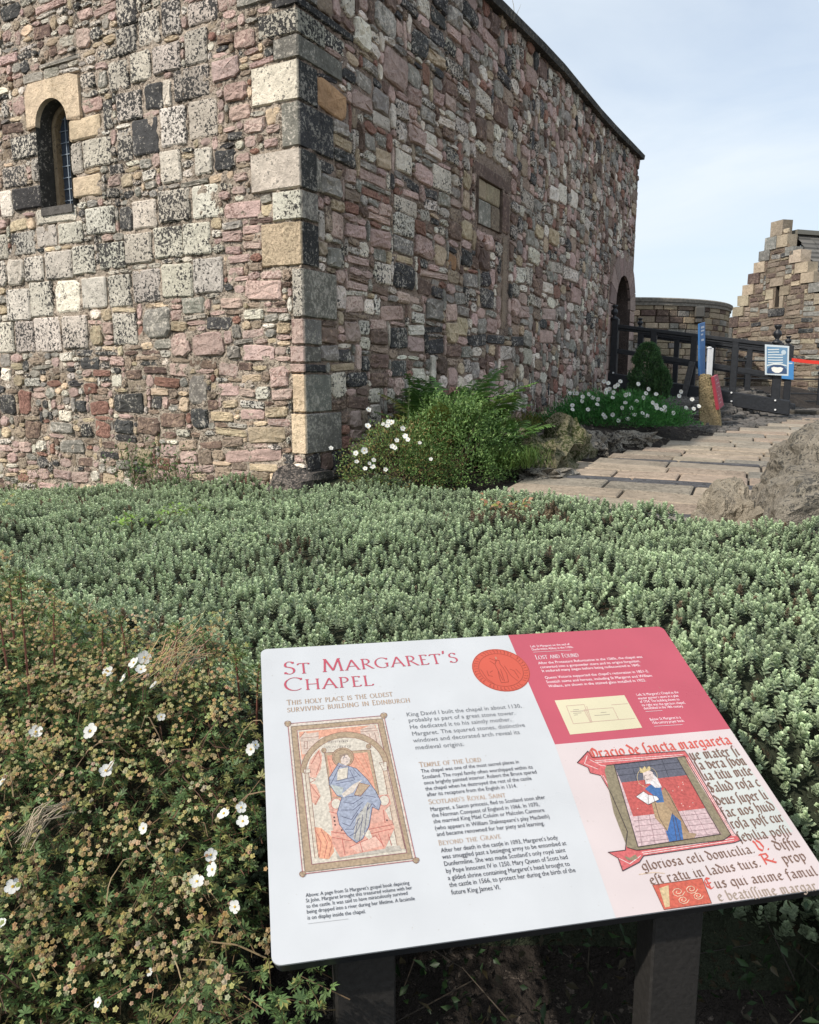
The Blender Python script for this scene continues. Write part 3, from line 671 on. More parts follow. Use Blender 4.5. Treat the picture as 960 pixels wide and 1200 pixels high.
for side in (-1, 1):
    z = DB - .3; 
    while z < dsp - .02:
        h_ = min(rnd.uniform(.2, .34), dsp - z); a = duc + side * dhw; b = sr0 if side < 0 else sr1
        dressed(a, z, b, z + h_, 'P' if rnd.random() < .7 else 'G', CORNER, DR, NR, door, 'jamb_stone', pr=.024); z += h_
mb = MB()
for k in range(7):
    u = duc - dhw + (k + .5) * 2 * dhw / 7; p = CORNER + DR * u - NR * .56
    mb2 = MB(); mb2.box((p.x, p.y, (DB + DT) / 2 - .1), DR * (2 * dhw / 7 - .006), NR * .03, (0, 0, DT - DB + .3), (.04, .028, .02)); mb2.build('plank', M_PAINT, door)
# blocked window
bw = empty('blocked_window', CORNER + DR * bu0 + Vector((0, 0, bz0)), parent=chapel)
mb = MB()
for (a, b, c, d) in (((bu0, bz0), (bu0, bz1), 0, 0), ((bu1, bz0), (bu1, bz1), 0, 0), ((bu0, bz1), (bu1, bz1), 0, 0), ((bu0, bz0), (bu1, bz0), 0, 0)):
    V = []
    for dd in (.02, -.07):
        for (u, z) in (a, b): q = CORNER + DR * u + NR * dd; V.append((q.x, q.y, z))
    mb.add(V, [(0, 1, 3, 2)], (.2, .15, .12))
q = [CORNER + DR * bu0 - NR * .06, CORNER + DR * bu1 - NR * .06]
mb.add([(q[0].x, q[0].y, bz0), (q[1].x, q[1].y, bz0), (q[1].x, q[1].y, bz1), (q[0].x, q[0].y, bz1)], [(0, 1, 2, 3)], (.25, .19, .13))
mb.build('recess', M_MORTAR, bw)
z = bz0
while z < bz1 - .05:
    h_ = min(rnd.uniform(.12, .26), bz1 - z); sp_ = bu0 + (bu1 - bu0) * rnd.uniform(.35, .7)
    for a, b in ((bu0 + .005, sp_), (sp_, bu1 - .005)):
        dressed(a, z, b, z + h_, rnd.choice('YYGYM'), CORNER - NR * .018, DR, NR, bw, 'blocking_stone', pr=.018)
    z += h_
dressed(bu0 - .06, bz1 + .0, bu1 + .24, bz1 + .13, 'B', CORNER, DR, NR, bw, 'lintel', pr=.006)
dressed(bu1 + .01, bz0 + .02, bu1 + .22, bz1 - .01, 'B', CORNER, DR, NR, bw, 'jamb_stone', pr=.016)
dressed(bu1 + .06, bz0 - .95, bu1 + .19, bz0 + .0, 'M', CORNER, DR, NR, bw, 'jamb_stone', pr=.016)

# coping along the eaves, far side walls and roof so that the building is closed
u = -.05; ci = 0
while u < LEN - .05:
    l_ = min(rnd.uniform(.55, .9), LEN + .04 - u); za, zb2 = top_r(u), top_r(u + l_)
    a = CORNER + DR * (u + .004); b = CORNER + DR * (u + l_ - .004); hh = .085 + rnd.uniform(0, .015); V = []
    for p, z in ((a, za), (b, zb2)):
        for d, dz in ((.085, -hh), (.095, -.02), (.05, .01), (-.4, .17), (-.4, -hh)): q = p + NR * d; V.append((q.x, q.y, z + dz))
    Fc = [(i, (i + 1) % 5, 5 + (i + 1) % 5, 5 + i) for i in range(5)] + [(4, 3, 2, 1, 0), (5, 6, 7, 8, 9)]
    mobj('coping_stone', V, Fc, M_STONE, chapel, cols=(.052, .05, .046), extra={'col2': np.tile((.16, .14, .11), (10, 1)), 'amt': np.full(10, .3)}); u += l_
BL = CORNER + DL * EW
mb = MB(); e = CORNER + DR * LEN
c4 = [CORNER, BL, BL + DR * LEN, e]
V = [(p.x, p.y, z) for z in (Z0, 4.9) for p in (BL, BL + DR * LEN, e - NR * 0)]
mb.add(V, [(0, 1, 4, 3), (1, 2, 5, 4)], (.25, .19, .14)); mb.build('rear_wall', M_MORTAR, chapel)
mb = MB(); rm = CORNER + DL * (EW / 2)
s1, s2 = CORNER - DR * .0 - NR * .38 + DR * .35, e - NR * .38
zt1 = top_r(.3) + .16
mb.add([(s1.x, s1.y, zt1), (s2.x, s2.y, top_r(LEN) + .16), ((rm + DR * LEN).x, (rm + DR * LEN).y, 6.6), ((rm + DR * .35).x, (rm + DR * .35).y, 6.6), ((BL + DR * LEN).x, (BL + DR * LEN).y, 5.0), ((BL + DR * .35).x, (BL + DR * .35).y, 5.0)], [(0, 1, 2, 3), (3, 2, 4, 5)], (.1, .1, .1))
mb.build('roof', M_STONE, chapel)

# rock the corner stands on
def blob(c, ax, seed, rough=.35, nu=14, nv=9, squash=1.0, fq=1.6):
    V = []; c = Vector(c); ax = [Vector(a) for a in ax]
    pr2 = random.Random(seed * 31 + 5); PLN = [(Vector((pr2.gauss(0, 1), pr2.gauss(0, 1), pr2.gauss(0, .9))).normalized(), pr2.uniform(.72, 1.0)) for _ in range(13)]
    for j in range(nv + 1):
        th = math.pi * j / nv
        for i in range(nu):
            ph = 2 * math.pi * i / nu
            d = Vector((math.sin(th) * math.cos(ph), math.sin(th) * math.sin(ph), math.cos(th)))
            d2 = Vector([math.copysign(abs(t) ** .75, t) for t in d])
            k = 1 + rough * mnoise.noise(d * fq + Vector((seed * 7.3, 0, 0))) - rough * .35 * abs(mnoise.noise(d * fq * 2.3 + Vector((0, seed * 3.1, 0)))) + rough * .16 * mnoise.noise(d * fq * 7 + Vector((0, 0, seed * 2.1)))
            k *= min([1.05] + [h_ / max(d.dot(n_), 1e-3) for n_, h_ in PLN if d.dot(n_) > .2])
            q = c + (ax[0] * d2.x + ax[1] * d2.y + ax[2] * d2.z) * k; V.append(tuple(q))
    Fc = [(j * nu + i, j * nu + (i + 1) % nu, (j + 1) * nu + (i + 1) % nu, (j + 1) * nu + i) for j in range(nv) for i in range(nu)]
    Fc = [f[::-1] for f in Fc]
    return V, Fc
def rock(name, c, ax, seed, col, col2, amt, label=None, group=None, rough=.35, res=(14, 9), parent=None, smooth_=False, fq=1.6):
    V, Fc = blob(c, ax, seed, rough, *res, fq=fq)
    o = mobj(name, V, Fc, M_ROCK, parent, cols=col, extra={'col2': np.tile(col2, (len(V), 1)), 'amt': np.full(len(V), amt)}, smooth_=smooth_)
    if label: tag(o, label, 'rock', group)
    return o
q = on_plane(360, 552, CORNER, NR)
rock('foundation_rock', (CORNER.x + .02, CORNER.y + .12, .84), (DL * .22, DR * .4, (0, 0, .17)), 3, (.06, .055, .05), (.24, .20, .17), .25, parent=chapel, res=(20, 12))
# ------------------------------------------------------------ flagstone path
pth = empty('path', (2, 7, path_z(7)), kind='structure')
pd, pr_ = Vector((.40, .9165, 0)).normalized(), Vector((.9165, -.40, 0)).normalized()   # along the path, across it
O2 = Vector((1.0, 5.2, 0))
mbp = MB()
def left_edge(a):        # across-offset of the path's left edge, a metres along
    return -.34 + .20 * a + .018 * a * a if a > 0 else -.34
V = []; pts = []
for i in range(40):
    a = -1.6 + i * .35
    p = O2 + pd * a + pr_ * (left_edge(a) - .1); q2 = O2 + pd * a + pr_ * 5.2
    pts.append((p, q2))
V = [tuple((p.x, p.y, path_z(p.y) - .004)) for pr2 in pts for p in pr2]
mobj('path_bed', V, [(2 * i, 2 * i + 1, 2 * i + 3, 2 * i + 2) for i in range(39)], M_SOIL, pth, cols=(.055, .047, .04), extra={'col2': np.tile((.03, .027, .025), (len(V), 1)), 'amt': np.full(len(V), .2)})
fr = random.Random(21)
FC = [(.31, .26, .205), (.28, .24, .195), (.34, .28, .22), (.30, .245, .195), (.26, .23, .19), (.35, .30, .235), (.31, .245, .195), (.24, .22, .19)]
a = -1.5; slabs = []
row = 0
while a < 6.9:
    dp = fr.uniform(.28, .40) if a < 3.6 else fr.uniform(.3, .42)
    dark_strip = row in (3, 7, 8, 12)
    if dark_strip: dp = .085
    o_ = left_edge(a) + fr.uniform(-.08, .06) + (row % 2) * .02
    while o_ < 4.6:
        wd = fr.uniform(.36, .78) if not dark_strip else fr.uniform(.35, .7)
        slabs.append((a, dp, o_, wd, dark_strip)); o_ += wd
    a += dp; row += 1
slabs.sort(key=lambda s: (O2 + pd * s[0] + pr_ * s[2]).length)
ns = 0
for (a, dp, o_, wd, ds) in slabs:
    g = .008; V = []
    cA = fr.choice(FC); f = fr.uniform(.92, 1.22); cA = tuple(c * f * t_ for c, t_ in zip(cA, (1.03, 1.02, .98)))
    if ds: cA = (.085, .085, .09)
    zt = fr.uniform(-.004, .006); til = fr.uniform(-.006, .006)
    cs = [(a + g + fr.uniform(-.008, .008), o_ + g), (a + g + fr.uniform(-.008, .008), o_ + wd - g), (a + dp - g + fr.uniform(-.008, .008), o_ + wd - g), (a + dp - g + fr.uniform(-.008, .008), o_ + g)]
    cen = ((a + dp / 2), o_ + wd / 2)
    for lvl, ins in ((-.03, 0), (.012, 0), (.019, .012)):
        for (ca_, co_) in cs:
            aa = ca_ + (ins if ca_ < cen[0] else -ins); oo = co_ + (ins if co_ < cen[1] else -ins)
            p = O2 + pd * aa + pr_ * oo; V.append((p.x, p.y, path_z(p.y) + lvl + zt + til * (1 if co_ > cen[1] else -1)))
    Fc = [(0, 1, 5, 4), (1, 2, 6, 5), (2, 3, 7, 6), (3, 0, 4, 7), (4, 5, 9, 8), (5, 6, 10, 9), (6, 7, 11, 10), (7, 4, 8, 11), (8, 9, 10, 11)]
    mobj('flagstone', V, Fc, M_FLAG, pth, cols=cA, extra={'col2': np.tile(tuple(c * .6 for c in cA), (12, 1)), 'amt': np.full(12, fr.uniform(.1, .35))}); ns += 1
# cobbles beyond the bed, in front of the barrier
CV, CF, CC = [], [], []
a = 2.6
while a < 9.5:
    o_ = -3.2
    while o_ < 3.5:
        wd = fr.uniform(.09, .17); p = O2 + pd * (a + fr.uniform(-.01, .01)) + pr_ * (o_ + wd / 2)
        d = wall_d(p.x, p.y); t = wall_t(p.x, p.y)
        ok = (d > .35 and t > 5.4 and p.y > 9.3 and o_ + wd < left_edge(a) - .02) or (a > 6.9 and d > .2)
        if ok:
            z = terrain(p.x, p.y) + .004; b0 = len(CV)
            for lvl, k in ((-.03, .95), (.018, .9), (.03, .55)):
                for (i, j) in ((-1, -1), (1, -1), (1, 1), (-1, 1)):
                    qq = p + pr_ * (i * wd / 2 * k) + pd * (j * .055 * k); CV.append((qq.x, qq.y, z + lvl))
            CF += [tuple(b0 + x for x in f) for f in [(0, 1, 5, 4), (1, 2, 6, 5), (2, 3, 7, 6), (3, 0, 4, 7), (4, 5, 9, 8), (5, 6, 10, 9), (6, 7, 11, 10), (7, 4, 8, 11), (8, 9, 10, 11)]]
            c = fr.uniform(.7, 1.2); CC += [(.13 * c, .12 * c, .11 * c)] * 12
        o_ += wd
    a += .12
mobj('cobbles', CV, CF, M_FLAG, pth, world=(0, 0, 0), cols=np.array(CC), extra={'col2': np.tile((.06, .06, .055), (len(CV), 1)), 'amt': np.full(len(CV), .3)}, kind='stuff')

# ------------------------------------------------------------ rocks
RK, RK2 = (.17, .135, .10), (.055, .048, .042)
def P3(px, py, y): q = at_y(px, py, y); return q
rock('rock_outcrop', (2.46, 4.0, .92), ((.66, -.10, 0), (.15, .66, 0), (0, 0, .44)), 5, (.255, .225, .18), (.085, .08, .07), .30, 'large rounded grey rock outcrop at the right edge beside the path', res=(80, 50), rough=.30, fq=1.6)
rock('rock_outcrop', (1.72, 4.12, .74), ((.20, -.04, 0), (.05, .24, 0), (0, 0, .24)), 12, (.29, .25, .19), (.13, .10, .07), .15, 'smaller tan pitted rock leaning against the large outcrop beside the path', res=(50, 30), rough=.5, fq=2.2)
rock('rock_outcrop', (1.9, 3.35, .70), ((.30, 0, 0), (0, .30, 0), (0, 0, .22)), 15, (.16, .13, .10), (.06, .055, .05), .4, 'low dark rock showing between the green ground cover and the large outcrop', res=(24, 14), rough=.5)
edge_r = [(632, 552, .24, .17, .19, 'broad low mossy rock at the near corner of the planting bed'), (662, 535, .19, .16, .16, 'upright mossy rock with a dark cleft on the edge of the planting bed'),
          (678, 532, .13, .12, .12, 'pale split rock on the edge of the planting bed, third from the ferns'), (696, 528, .12, .12, .11, 'small pale rounded rock on the edge of the planting bed'), (712, 525, .13, .1, .08, 'small flat grey rock on the bed edge beside the flagstones'),
          (738, 521, .20, .12, .07, 'long flat dark rock edging the soil bed beside the flagstones'), (640, 562, .16, .12, .05, 'thin flat slab of rock lying where the path meets the mossy rocks')]
for k, (px, py, ax, ay, az, lab) in enumerate(edge_r):
    q = terrain_pt(px, py); mossy = k < 2
    rock('edging_rock', (q.x, q.y + ay * .5, q.z + az * .25), (pr_ * ax * 1.35, pd * ay * 1.7, (0, 0, az * 1.5)), 30 + k, (.21, .19, .12) if mossy else (.31, .28, .23), (.05, .06, .02) if mossy else (.06, .055, .05), .45, lab, 'rocks edging the planting bed', res=(20, 12), rough=.6, fq=2.5)
# grit and pebbles on the soil
PV, PF = [], []
for k in range(1500):
    t = fr.uniform(1.5, 8.5); d = fr.uniform(.1, 1.9); p = CORNER + DR * t + NR * d
    if d > 1.05 + .17 * t: continue
    z = terrain(p.x, p.y); r = fr.uniform(.006, .022) * (1.6 if fr.random() < .05 else 1); b0 = len(PV)
    PV += [(p.x - r, p.y, z), (p.x, p.y - r, z), (p.x + r, p.y, z), (p.x, p.y + r, z), (p.x, p.y, z + r * .9)]
    PF += [(b0, b0 + 1, b0 + 4), (b0 + 1, b0 + 2, b0 + 4), (b0 + 2, b0 + 3, b0 + 4), (b0 + 3, b0, b0 + 4)]
mobj('grit', PV, PF, M_SOIL, None, world=(0, 0, 0), cols=(.10, .085, .07), extra={'col2': np.tile((.25, .22, .18), (len(PV), 1)), 'amt': np.full(len(PV), .3)}, kind='stuff')

# ------------------------------------------------------------ leaf tools (numpy)
def leaf_mesh(base, dirs, ups, length, width, cols, fold=.25, edge=None):
    """n folded six-point leaves; returns V, F(tris), C"""
    n = len(base); s = np.cross(dirs, ups); s /= np.linalg.norm(s, axis=1, keepdims=True) + 1e-9
    u = np.cross(s, dirs)
    L_ = length[:, None]; W_ = width[:, None]
    p0 = base; p3 = base + dirs * L_ - u * L_ * .12
    l1 = base + dirs * L_ * .55 + s * W_ * .5 + u * W_ * fold; r1 = base + dirs * L_ * .55 - s * W_ * .5 + u * W_ * fold
    m = base + dirs * L_ * .55
    V = np.stack([p0, l1, p3, r1, m], 1).reshape(-1, 3)
    b = (np.arange(n) * 5)[:, None]
    Ft = np.concatenate([b + np.array([[0, 4, 1]]), b + np.array([[1, 4, 2]]), b + np.array([[0, 3, 4]]), b + np.array([[3, 2, 4]])], 0)
    C = np.repeat(cols, 5, 0)
    if edge is not None:
        C = C.reshape(n, 5, 3); C[:, [1, 3, 2]] = C[:, [1, 3, 2]] * edge; C = C.reshape(-1, 3)
    return V, Ft, C
def unit(a): return a / (np.linalg.norm(a, axis=-1, keepdims=True) + 1e-9)
def join(parts):
    vs, fs, cs = [], [], []; b = 0
    for V, Fc, C in parts:
        vs.append(V); fs.append(Fc + b); cs.append(C); b += len(V)
    return np.vstack(vs), np.vstack(fs), np.vstack(cs)
def pick(cols, n, jit=.15):
    c = np.array(cols)[rng.integers(0, len(cols), n)]; return c * (1 + rng.uniform(-jit, jit, (n, 1)))
def tubes_np(P0, P1, r0, cols):
    """three-sided twigs from P0 to P1"""
    n = len(P0); d = unit(P1 - P0); a = unit(np.cross(d, np.array([.3, .2, .93]))); b = np.cross(d, a)
    V = []
    for k in range(3):
        t = 2 * math.pi * k / 3; o = a * math.cos(t) + b * math.sin(t); V += [P0 + o * r0[:, None], P1 + o * r0[:, None] * .5]
    V = np.stack(V, 1).reshape(-1, 3); b_ = (np.arange(n) * 6)[:, None]; Fs = []
    for k in range(3):
        k2 = (k + 1) % 3; Fs += [b_ + np.array([[2 * k, 2 * k2, 2 * k2 + 1]]), b_ + np.array([[2 * k, 2 * k2 + 1, 2 * k + 1]])]
    return V, np.vstack(Fs), np.repeat(cols, 6, 0)

# ------------------------------------------------------------ hebe ground cover
def sdist(x, y):       # signed inside-distance of the ground cover's outline (world metres)
    P = HEBE; d = 1e9; ins = False; n = len(P)
    for i in range(n):
        x1, y1 = P[i]; x2, y2 = P[(i + 1) % n]
        dx, dy = x2 - x1, y2 - y1; t = max(0, min(1, ((x - x1) * dx + (y - y1) * dy) / (dx * dx + dy * dy)))
        d = min(d, math.hypot(x - x1 - t * dx, y - y1 - t * dy))
        if (y1 > y) != (y2 > y) and x < (x2 - x1) * (y - y1) / (y2 - y1) + x1: ins = not ins
    return d if ins else -d
HEBE = [(-6.3, 8.1), (-5.6, 4.0), (-3.5, 2.4), (-1.9, 1.7), (-1.0, 1.55), (-.35, 1.52), (.35, 1.50), (.80, 1.42), (.90, 1.20), (1.10, .98), (2.6, .8), (3.6, 1.4), (3.3, 2.9), (2.2, 3.25), (1.50, 3.62), (1.10, 4.15), (.72, 4.55), (.34, 5.05), (-.05, 5.5), (-.50, 5.75), (-.80, 5.75), (-2.5, 6.65), (-4.6, 7.8)]
def hebe_top(x, y):
    s = (x - CORNER.x) * DL.x + (y - CORNER.y) * DL.y
    h = .90 - .085 * max(0, s - .2) * smooth(2.2, 5.0, y)
    h += .06 * mnoise.noise(Vector((x * 1.1, y * 1.1, 1.7))) + .045 * mnoise.noise(Vector((x * 2.9, y * 2.9, 4))) + .035 * mnoise.noise(Vector((x * 6.5, y * 6.5, 7)))
    h += .03 * smooth(4.2, 4.9, y) * smooth(-1.2, -.3, x) + .05 * smooth(.1, .8, x) * smooth(1.8, 2.8, y)
    h -= .05 * smooth(.4, 1.3, x) * (1 - smooth(1.3, 3.0, y))
    e = sdist(x, y)
    return h - (.30 if y < 2 else .14) * (1 - smooth(-.02, .26, e)) , e
proto_n = 6
protos = []
def hebe_sprig(seed, near):
    r = np.random.default_rng(seed); B, Dd, U, Ln, Wd, Cc = [], [], [], [], [], []
    pairs = 8; H_ = .034
    for k in range(pairs):
        t = k / (pairs - 1); z = H_ * t; ang = (k % 2) * math.pi / 2 + r.uniform(-.09, .09)
        el = math.radians(22 + 44 * t ** 1.3); ln = .0170 * (1 - .36 * t ** 2) * r.uniform(.88, 1.1)
        for s in (0, math.pi):
            a = ang + s + r.uniform(-.1, .1); d = np.array([math.cos(a) * math.cos(el), math.sin(a) * math.cos(el), math.sin(el)])
            B.append([0, 0, z]); Dd.append(d); U.append([-math.cos(a) * math.sin(el), -math.sin(a) * math.sin(el), math.cos(el)]); Ln.append(ln); Wd.append(ln * .72)
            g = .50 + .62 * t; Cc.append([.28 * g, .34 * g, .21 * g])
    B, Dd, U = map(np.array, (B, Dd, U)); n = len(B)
    # rounded cupped leaves: six points round a darker middle
    Ln, Wd, Cc = np.array(Ln)[:, None], np.array(Wd)[:, None], np.array(Cc); s = unit(np.cross(Dd, U)); u = unit(np.cross(s, Dd))
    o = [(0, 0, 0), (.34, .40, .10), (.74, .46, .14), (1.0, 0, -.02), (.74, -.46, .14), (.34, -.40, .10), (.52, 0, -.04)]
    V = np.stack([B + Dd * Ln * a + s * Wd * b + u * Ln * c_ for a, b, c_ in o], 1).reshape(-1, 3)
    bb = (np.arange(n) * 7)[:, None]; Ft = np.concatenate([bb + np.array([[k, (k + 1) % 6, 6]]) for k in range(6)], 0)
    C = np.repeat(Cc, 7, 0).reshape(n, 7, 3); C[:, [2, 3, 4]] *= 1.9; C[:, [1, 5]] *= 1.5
    return V, Ft, C.reshape(-1, 3)
pcol = bpy.data.collections.new('sprig_shapes')
for k in range(proto_n):
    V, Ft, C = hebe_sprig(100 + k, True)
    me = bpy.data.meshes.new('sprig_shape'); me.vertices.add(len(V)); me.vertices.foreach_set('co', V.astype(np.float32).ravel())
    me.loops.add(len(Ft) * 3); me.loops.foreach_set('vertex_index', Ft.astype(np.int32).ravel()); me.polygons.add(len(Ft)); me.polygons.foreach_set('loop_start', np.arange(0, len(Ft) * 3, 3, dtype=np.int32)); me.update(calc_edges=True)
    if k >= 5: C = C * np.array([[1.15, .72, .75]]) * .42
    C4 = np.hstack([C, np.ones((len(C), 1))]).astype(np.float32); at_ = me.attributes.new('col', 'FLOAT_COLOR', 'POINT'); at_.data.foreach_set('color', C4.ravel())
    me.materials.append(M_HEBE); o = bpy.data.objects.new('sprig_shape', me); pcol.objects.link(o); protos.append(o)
# points
pts, rots, scl, idx = [], [], [], []
hr = random.Random(5)
y = .75
while y < 8.2:
    step = .0225 + .0022 * max(0, y - 1.2)
    x = -6.2 if y > 3.2 else -3.9
    while x < 3.4:
        X, Y_ = x + hr.uniform(-.5, .5) * step * 1.5, y + hr.uniform(-.5, .5) * step * 1.5
        x += step
        if abs(X) > .62 * Y_ + .45: continue
        if (X - CORNER.x) * NL.x + (Y_ - CORNER.y) * NL.y < .03 and X < CORNER.x: continue
        top, e = hebe_top(X, Y_)
        if e < -.01 or (mnoise.noise(Vector((X * 7.5, Y_ * 7.5, 31))) > .50 and hr.random() < .75): continue
        # skirts: several sprigs down the outer face
        nl = 1 if e > .16 else (2 if Y_ < 1.9 else 4)
        for m in range(nl):
            z = top - .026 - m * .06 + hr.uniform(-.014, .014)
            if e < .2 and z < terrain(X, Y_) : continue
            lean = hr.uniform(0, .45) + (.5 if e < .12 else 0); az = hr.uniform(0, 2 * math.pi)
            pts.append((X, Y_, z)); fv = mnoise.noise_vector(Vector((X * 4.2, Y_ * 4.2, 13))); rots.append((lean * math.cos(az) * .7 - .05 + fv.x * .9, lean * math.sin(az) * .7 + fv.y * .9, hr.uniform(0, 6.28)))
            scl.append(hr.uniform(.62, 1.22) * (1 if Y_ < 3.5 else 1.1)); patch = mnoise.noise(Vector((X * 3.3, Y_ * 3.3, 9)))
            idx.append(5 if (patch > .48 and hr.random() < .3) or hr.random() < .008 or (abs(X - .52) < .25 and abs(Y_ - 3.75) < .18 and hr.random() < .55) else hr.randrange(5))
    y += step
pts = np.array(pts, np.float32)
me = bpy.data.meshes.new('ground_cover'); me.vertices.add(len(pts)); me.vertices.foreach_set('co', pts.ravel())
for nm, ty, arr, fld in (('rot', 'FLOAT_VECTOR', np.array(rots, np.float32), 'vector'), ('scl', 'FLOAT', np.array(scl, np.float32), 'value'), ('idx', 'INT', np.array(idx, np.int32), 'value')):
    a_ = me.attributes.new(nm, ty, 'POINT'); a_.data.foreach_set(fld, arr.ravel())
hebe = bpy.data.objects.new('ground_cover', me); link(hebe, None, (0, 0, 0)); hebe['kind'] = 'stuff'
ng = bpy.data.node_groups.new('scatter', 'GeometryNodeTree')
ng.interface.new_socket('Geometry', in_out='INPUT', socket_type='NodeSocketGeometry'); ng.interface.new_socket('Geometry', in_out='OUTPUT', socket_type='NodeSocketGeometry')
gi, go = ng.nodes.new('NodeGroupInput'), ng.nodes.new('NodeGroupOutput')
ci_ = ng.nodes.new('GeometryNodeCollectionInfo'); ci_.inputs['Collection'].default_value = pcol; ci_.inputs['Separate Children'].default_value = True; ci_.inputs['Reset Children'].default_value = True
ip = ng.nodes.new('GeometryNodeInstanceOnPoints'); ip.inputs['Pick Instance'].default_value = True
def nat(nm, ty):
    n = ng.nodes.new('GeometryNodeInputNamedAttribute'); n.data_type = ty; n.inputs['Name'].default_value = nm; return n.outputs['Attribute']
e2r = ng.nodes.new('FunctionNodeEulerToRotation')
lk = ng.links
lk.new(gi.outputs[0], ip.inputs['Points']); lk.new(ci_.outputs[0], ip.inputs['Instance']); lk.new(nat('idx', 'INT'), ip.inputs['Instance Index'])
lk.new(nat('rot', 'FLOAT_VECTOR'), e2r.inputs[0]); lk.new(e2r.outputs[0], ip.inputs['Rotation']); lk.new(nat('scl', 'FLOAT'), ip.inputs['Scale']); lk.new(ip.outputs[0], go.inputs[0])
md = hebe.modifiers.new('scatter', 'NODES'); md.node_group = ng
print('hebe sprigs', len(pts), 'flagstones', ns)
# added dark sheet under the sprigs: blocks light, stands in for shade between them
V = []; gx = np.arange(-6.4, 3.7, .09); gy = np.arange(.7, 8.4, .09)
inside = {}
for j, yy in enumerate(gy):
    for i, xx in enumerate(gx):
        tp, e = hebe_top(xx, yy); inside[(i, j)] = e > .02 and ((xx - CORNER.x) * NL.x + (yy - CORNER.y) * NL.y > -.02 or xx > CORNER.x)
        V.append((xx, yy, max(tp - .055, terrain(xx, yy) + .01) if e > .05 else terrain(xx, yy) - .03))
W_ = len(gx); Fc = [(j * W_ + i, j * W_ + i + 1, (j + 1) * W_ + i + 1, (j + 1) * W_ + i) for j in range(len(gy) - 1) for i in range(W_ - 1) if inside[(i, j)] or inside[(i + 1, j)] or inside[(i, j + 1)] or inside[(i + 1, j + 1)]]
mobj('shade_sheet', V, Fc, M_SOIL, None, world=(0, 0, 0), cols=(.035, .042, .024), extra={'col2': np.tile((.05, .035, .02), (len(V), 1)), 'amt': np.full(len(V), .2)}, kind='stuff')

# ------------------------------------------------------------ flowering bush in the foreground
bush = empty('flowering_bush', (-.75, 1.25, .2), 'sprawling cinquefoil bush with white flowers and dry tan seed heads left of the sign', 'bush')
def bush_top(x, y):
    return .70 + .36 * smooth(.55, 1.55, y) + .04 * smooth(-.5, -1.2, x) + .05 * mnoise.noise(Vector((x * 4, y * 4, 2))) + .055 * mnoise.noise(Vector((x * 9, y * 9, 5)))
def bush_in(x, y):       # inside the plan outline
    xr = -.235 - .16 * smooth(1.1, 1.7, y) + (.10 if y < .98 else 0) - .42 * smooth(1.5, 1.9, y)
    if y > 1.62: xr -= .1
    return x < xr and .55 < y < 1.95 and x > -.72 * y - .35
brr = random.Random(17)
stems0, stems1 = [], []; LB, LDir, LU, LL, LWd, LC = [], [], [], [], [], []
twigs = 0; TW = []
while twigs < 4300:
    x, y = brr.uniform(-1.75, -.10), brr.uniform(.55, 1.95)
    if not bush_in(x, y): continue
    tz = bush_top(x, y); dpt = brr.random() ** 1.3 * .17
    p = Vector((x, y, tz - dpt)); out = Vector((brr.uniform(-.6, .7), brr.uniform(-.8, .35), brr.uniform(.25, 1.0))).normalized()
    ln = brr.uniform(.05, .12); a = p - out * ln; stems0.append(tuple(a)); stems1.append(tuple(p)); TW.append((p, out, dpt)); twigs += 1
    for k in range(brr.randint(5, 8)):
        f = brr.uniform(.15, 1.0); b = a + (p - a) * f
        d = (out * .5 + Vector((brr.gauss(0, .6), brr.gauss(0, .6), brr.gauss(.2, .5)))).normalized()
        s = d.cross(Vector((0, 0, 1))); s = s.normalized() if s.length > .01 else Vector((1, 0, 0)); u = s.cross(d)
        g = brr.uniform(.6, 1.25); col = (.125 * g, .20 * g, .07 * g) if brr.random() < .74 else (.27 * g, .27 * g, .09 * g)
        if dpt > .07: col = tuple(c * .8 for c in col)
        size = brr.uniform(.009, .016)
        for q_ in ((0, 1.0), (.75, .85), (-.75, .85), (1.6, .7), (-1.6, .7)):
            dd = d * math.cos(q_[0]) + s * math.sin(q_[0]); LB.append(tuple(b + d * .004)); LDir.append(tuple(dd)); LU.append(tuple(u)); LL.append(size * q_[1]); LWd.append(size * .31); LC.append(col)
V, Ft, C = leaf_mesh(np.array(LB), unit(np.array(LDir)), np.array(LU), np.array(LL), np.array(LWd), np.array(LC), fold=.2)
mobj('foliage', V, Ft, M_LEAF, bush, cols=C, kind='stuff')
S0, S1 = np.array(stems0), np.array(stems1)
V, Ft, C = tubes_np(S0, S1, np.full(len(S0), .0011), pick([(.13, .06, .035), (.10, .07, .03), (.20, .13, .07)], len(S0)))
mobj('twigs', V, Ft, M_STEM, bush, cols=C, kind='stuff')
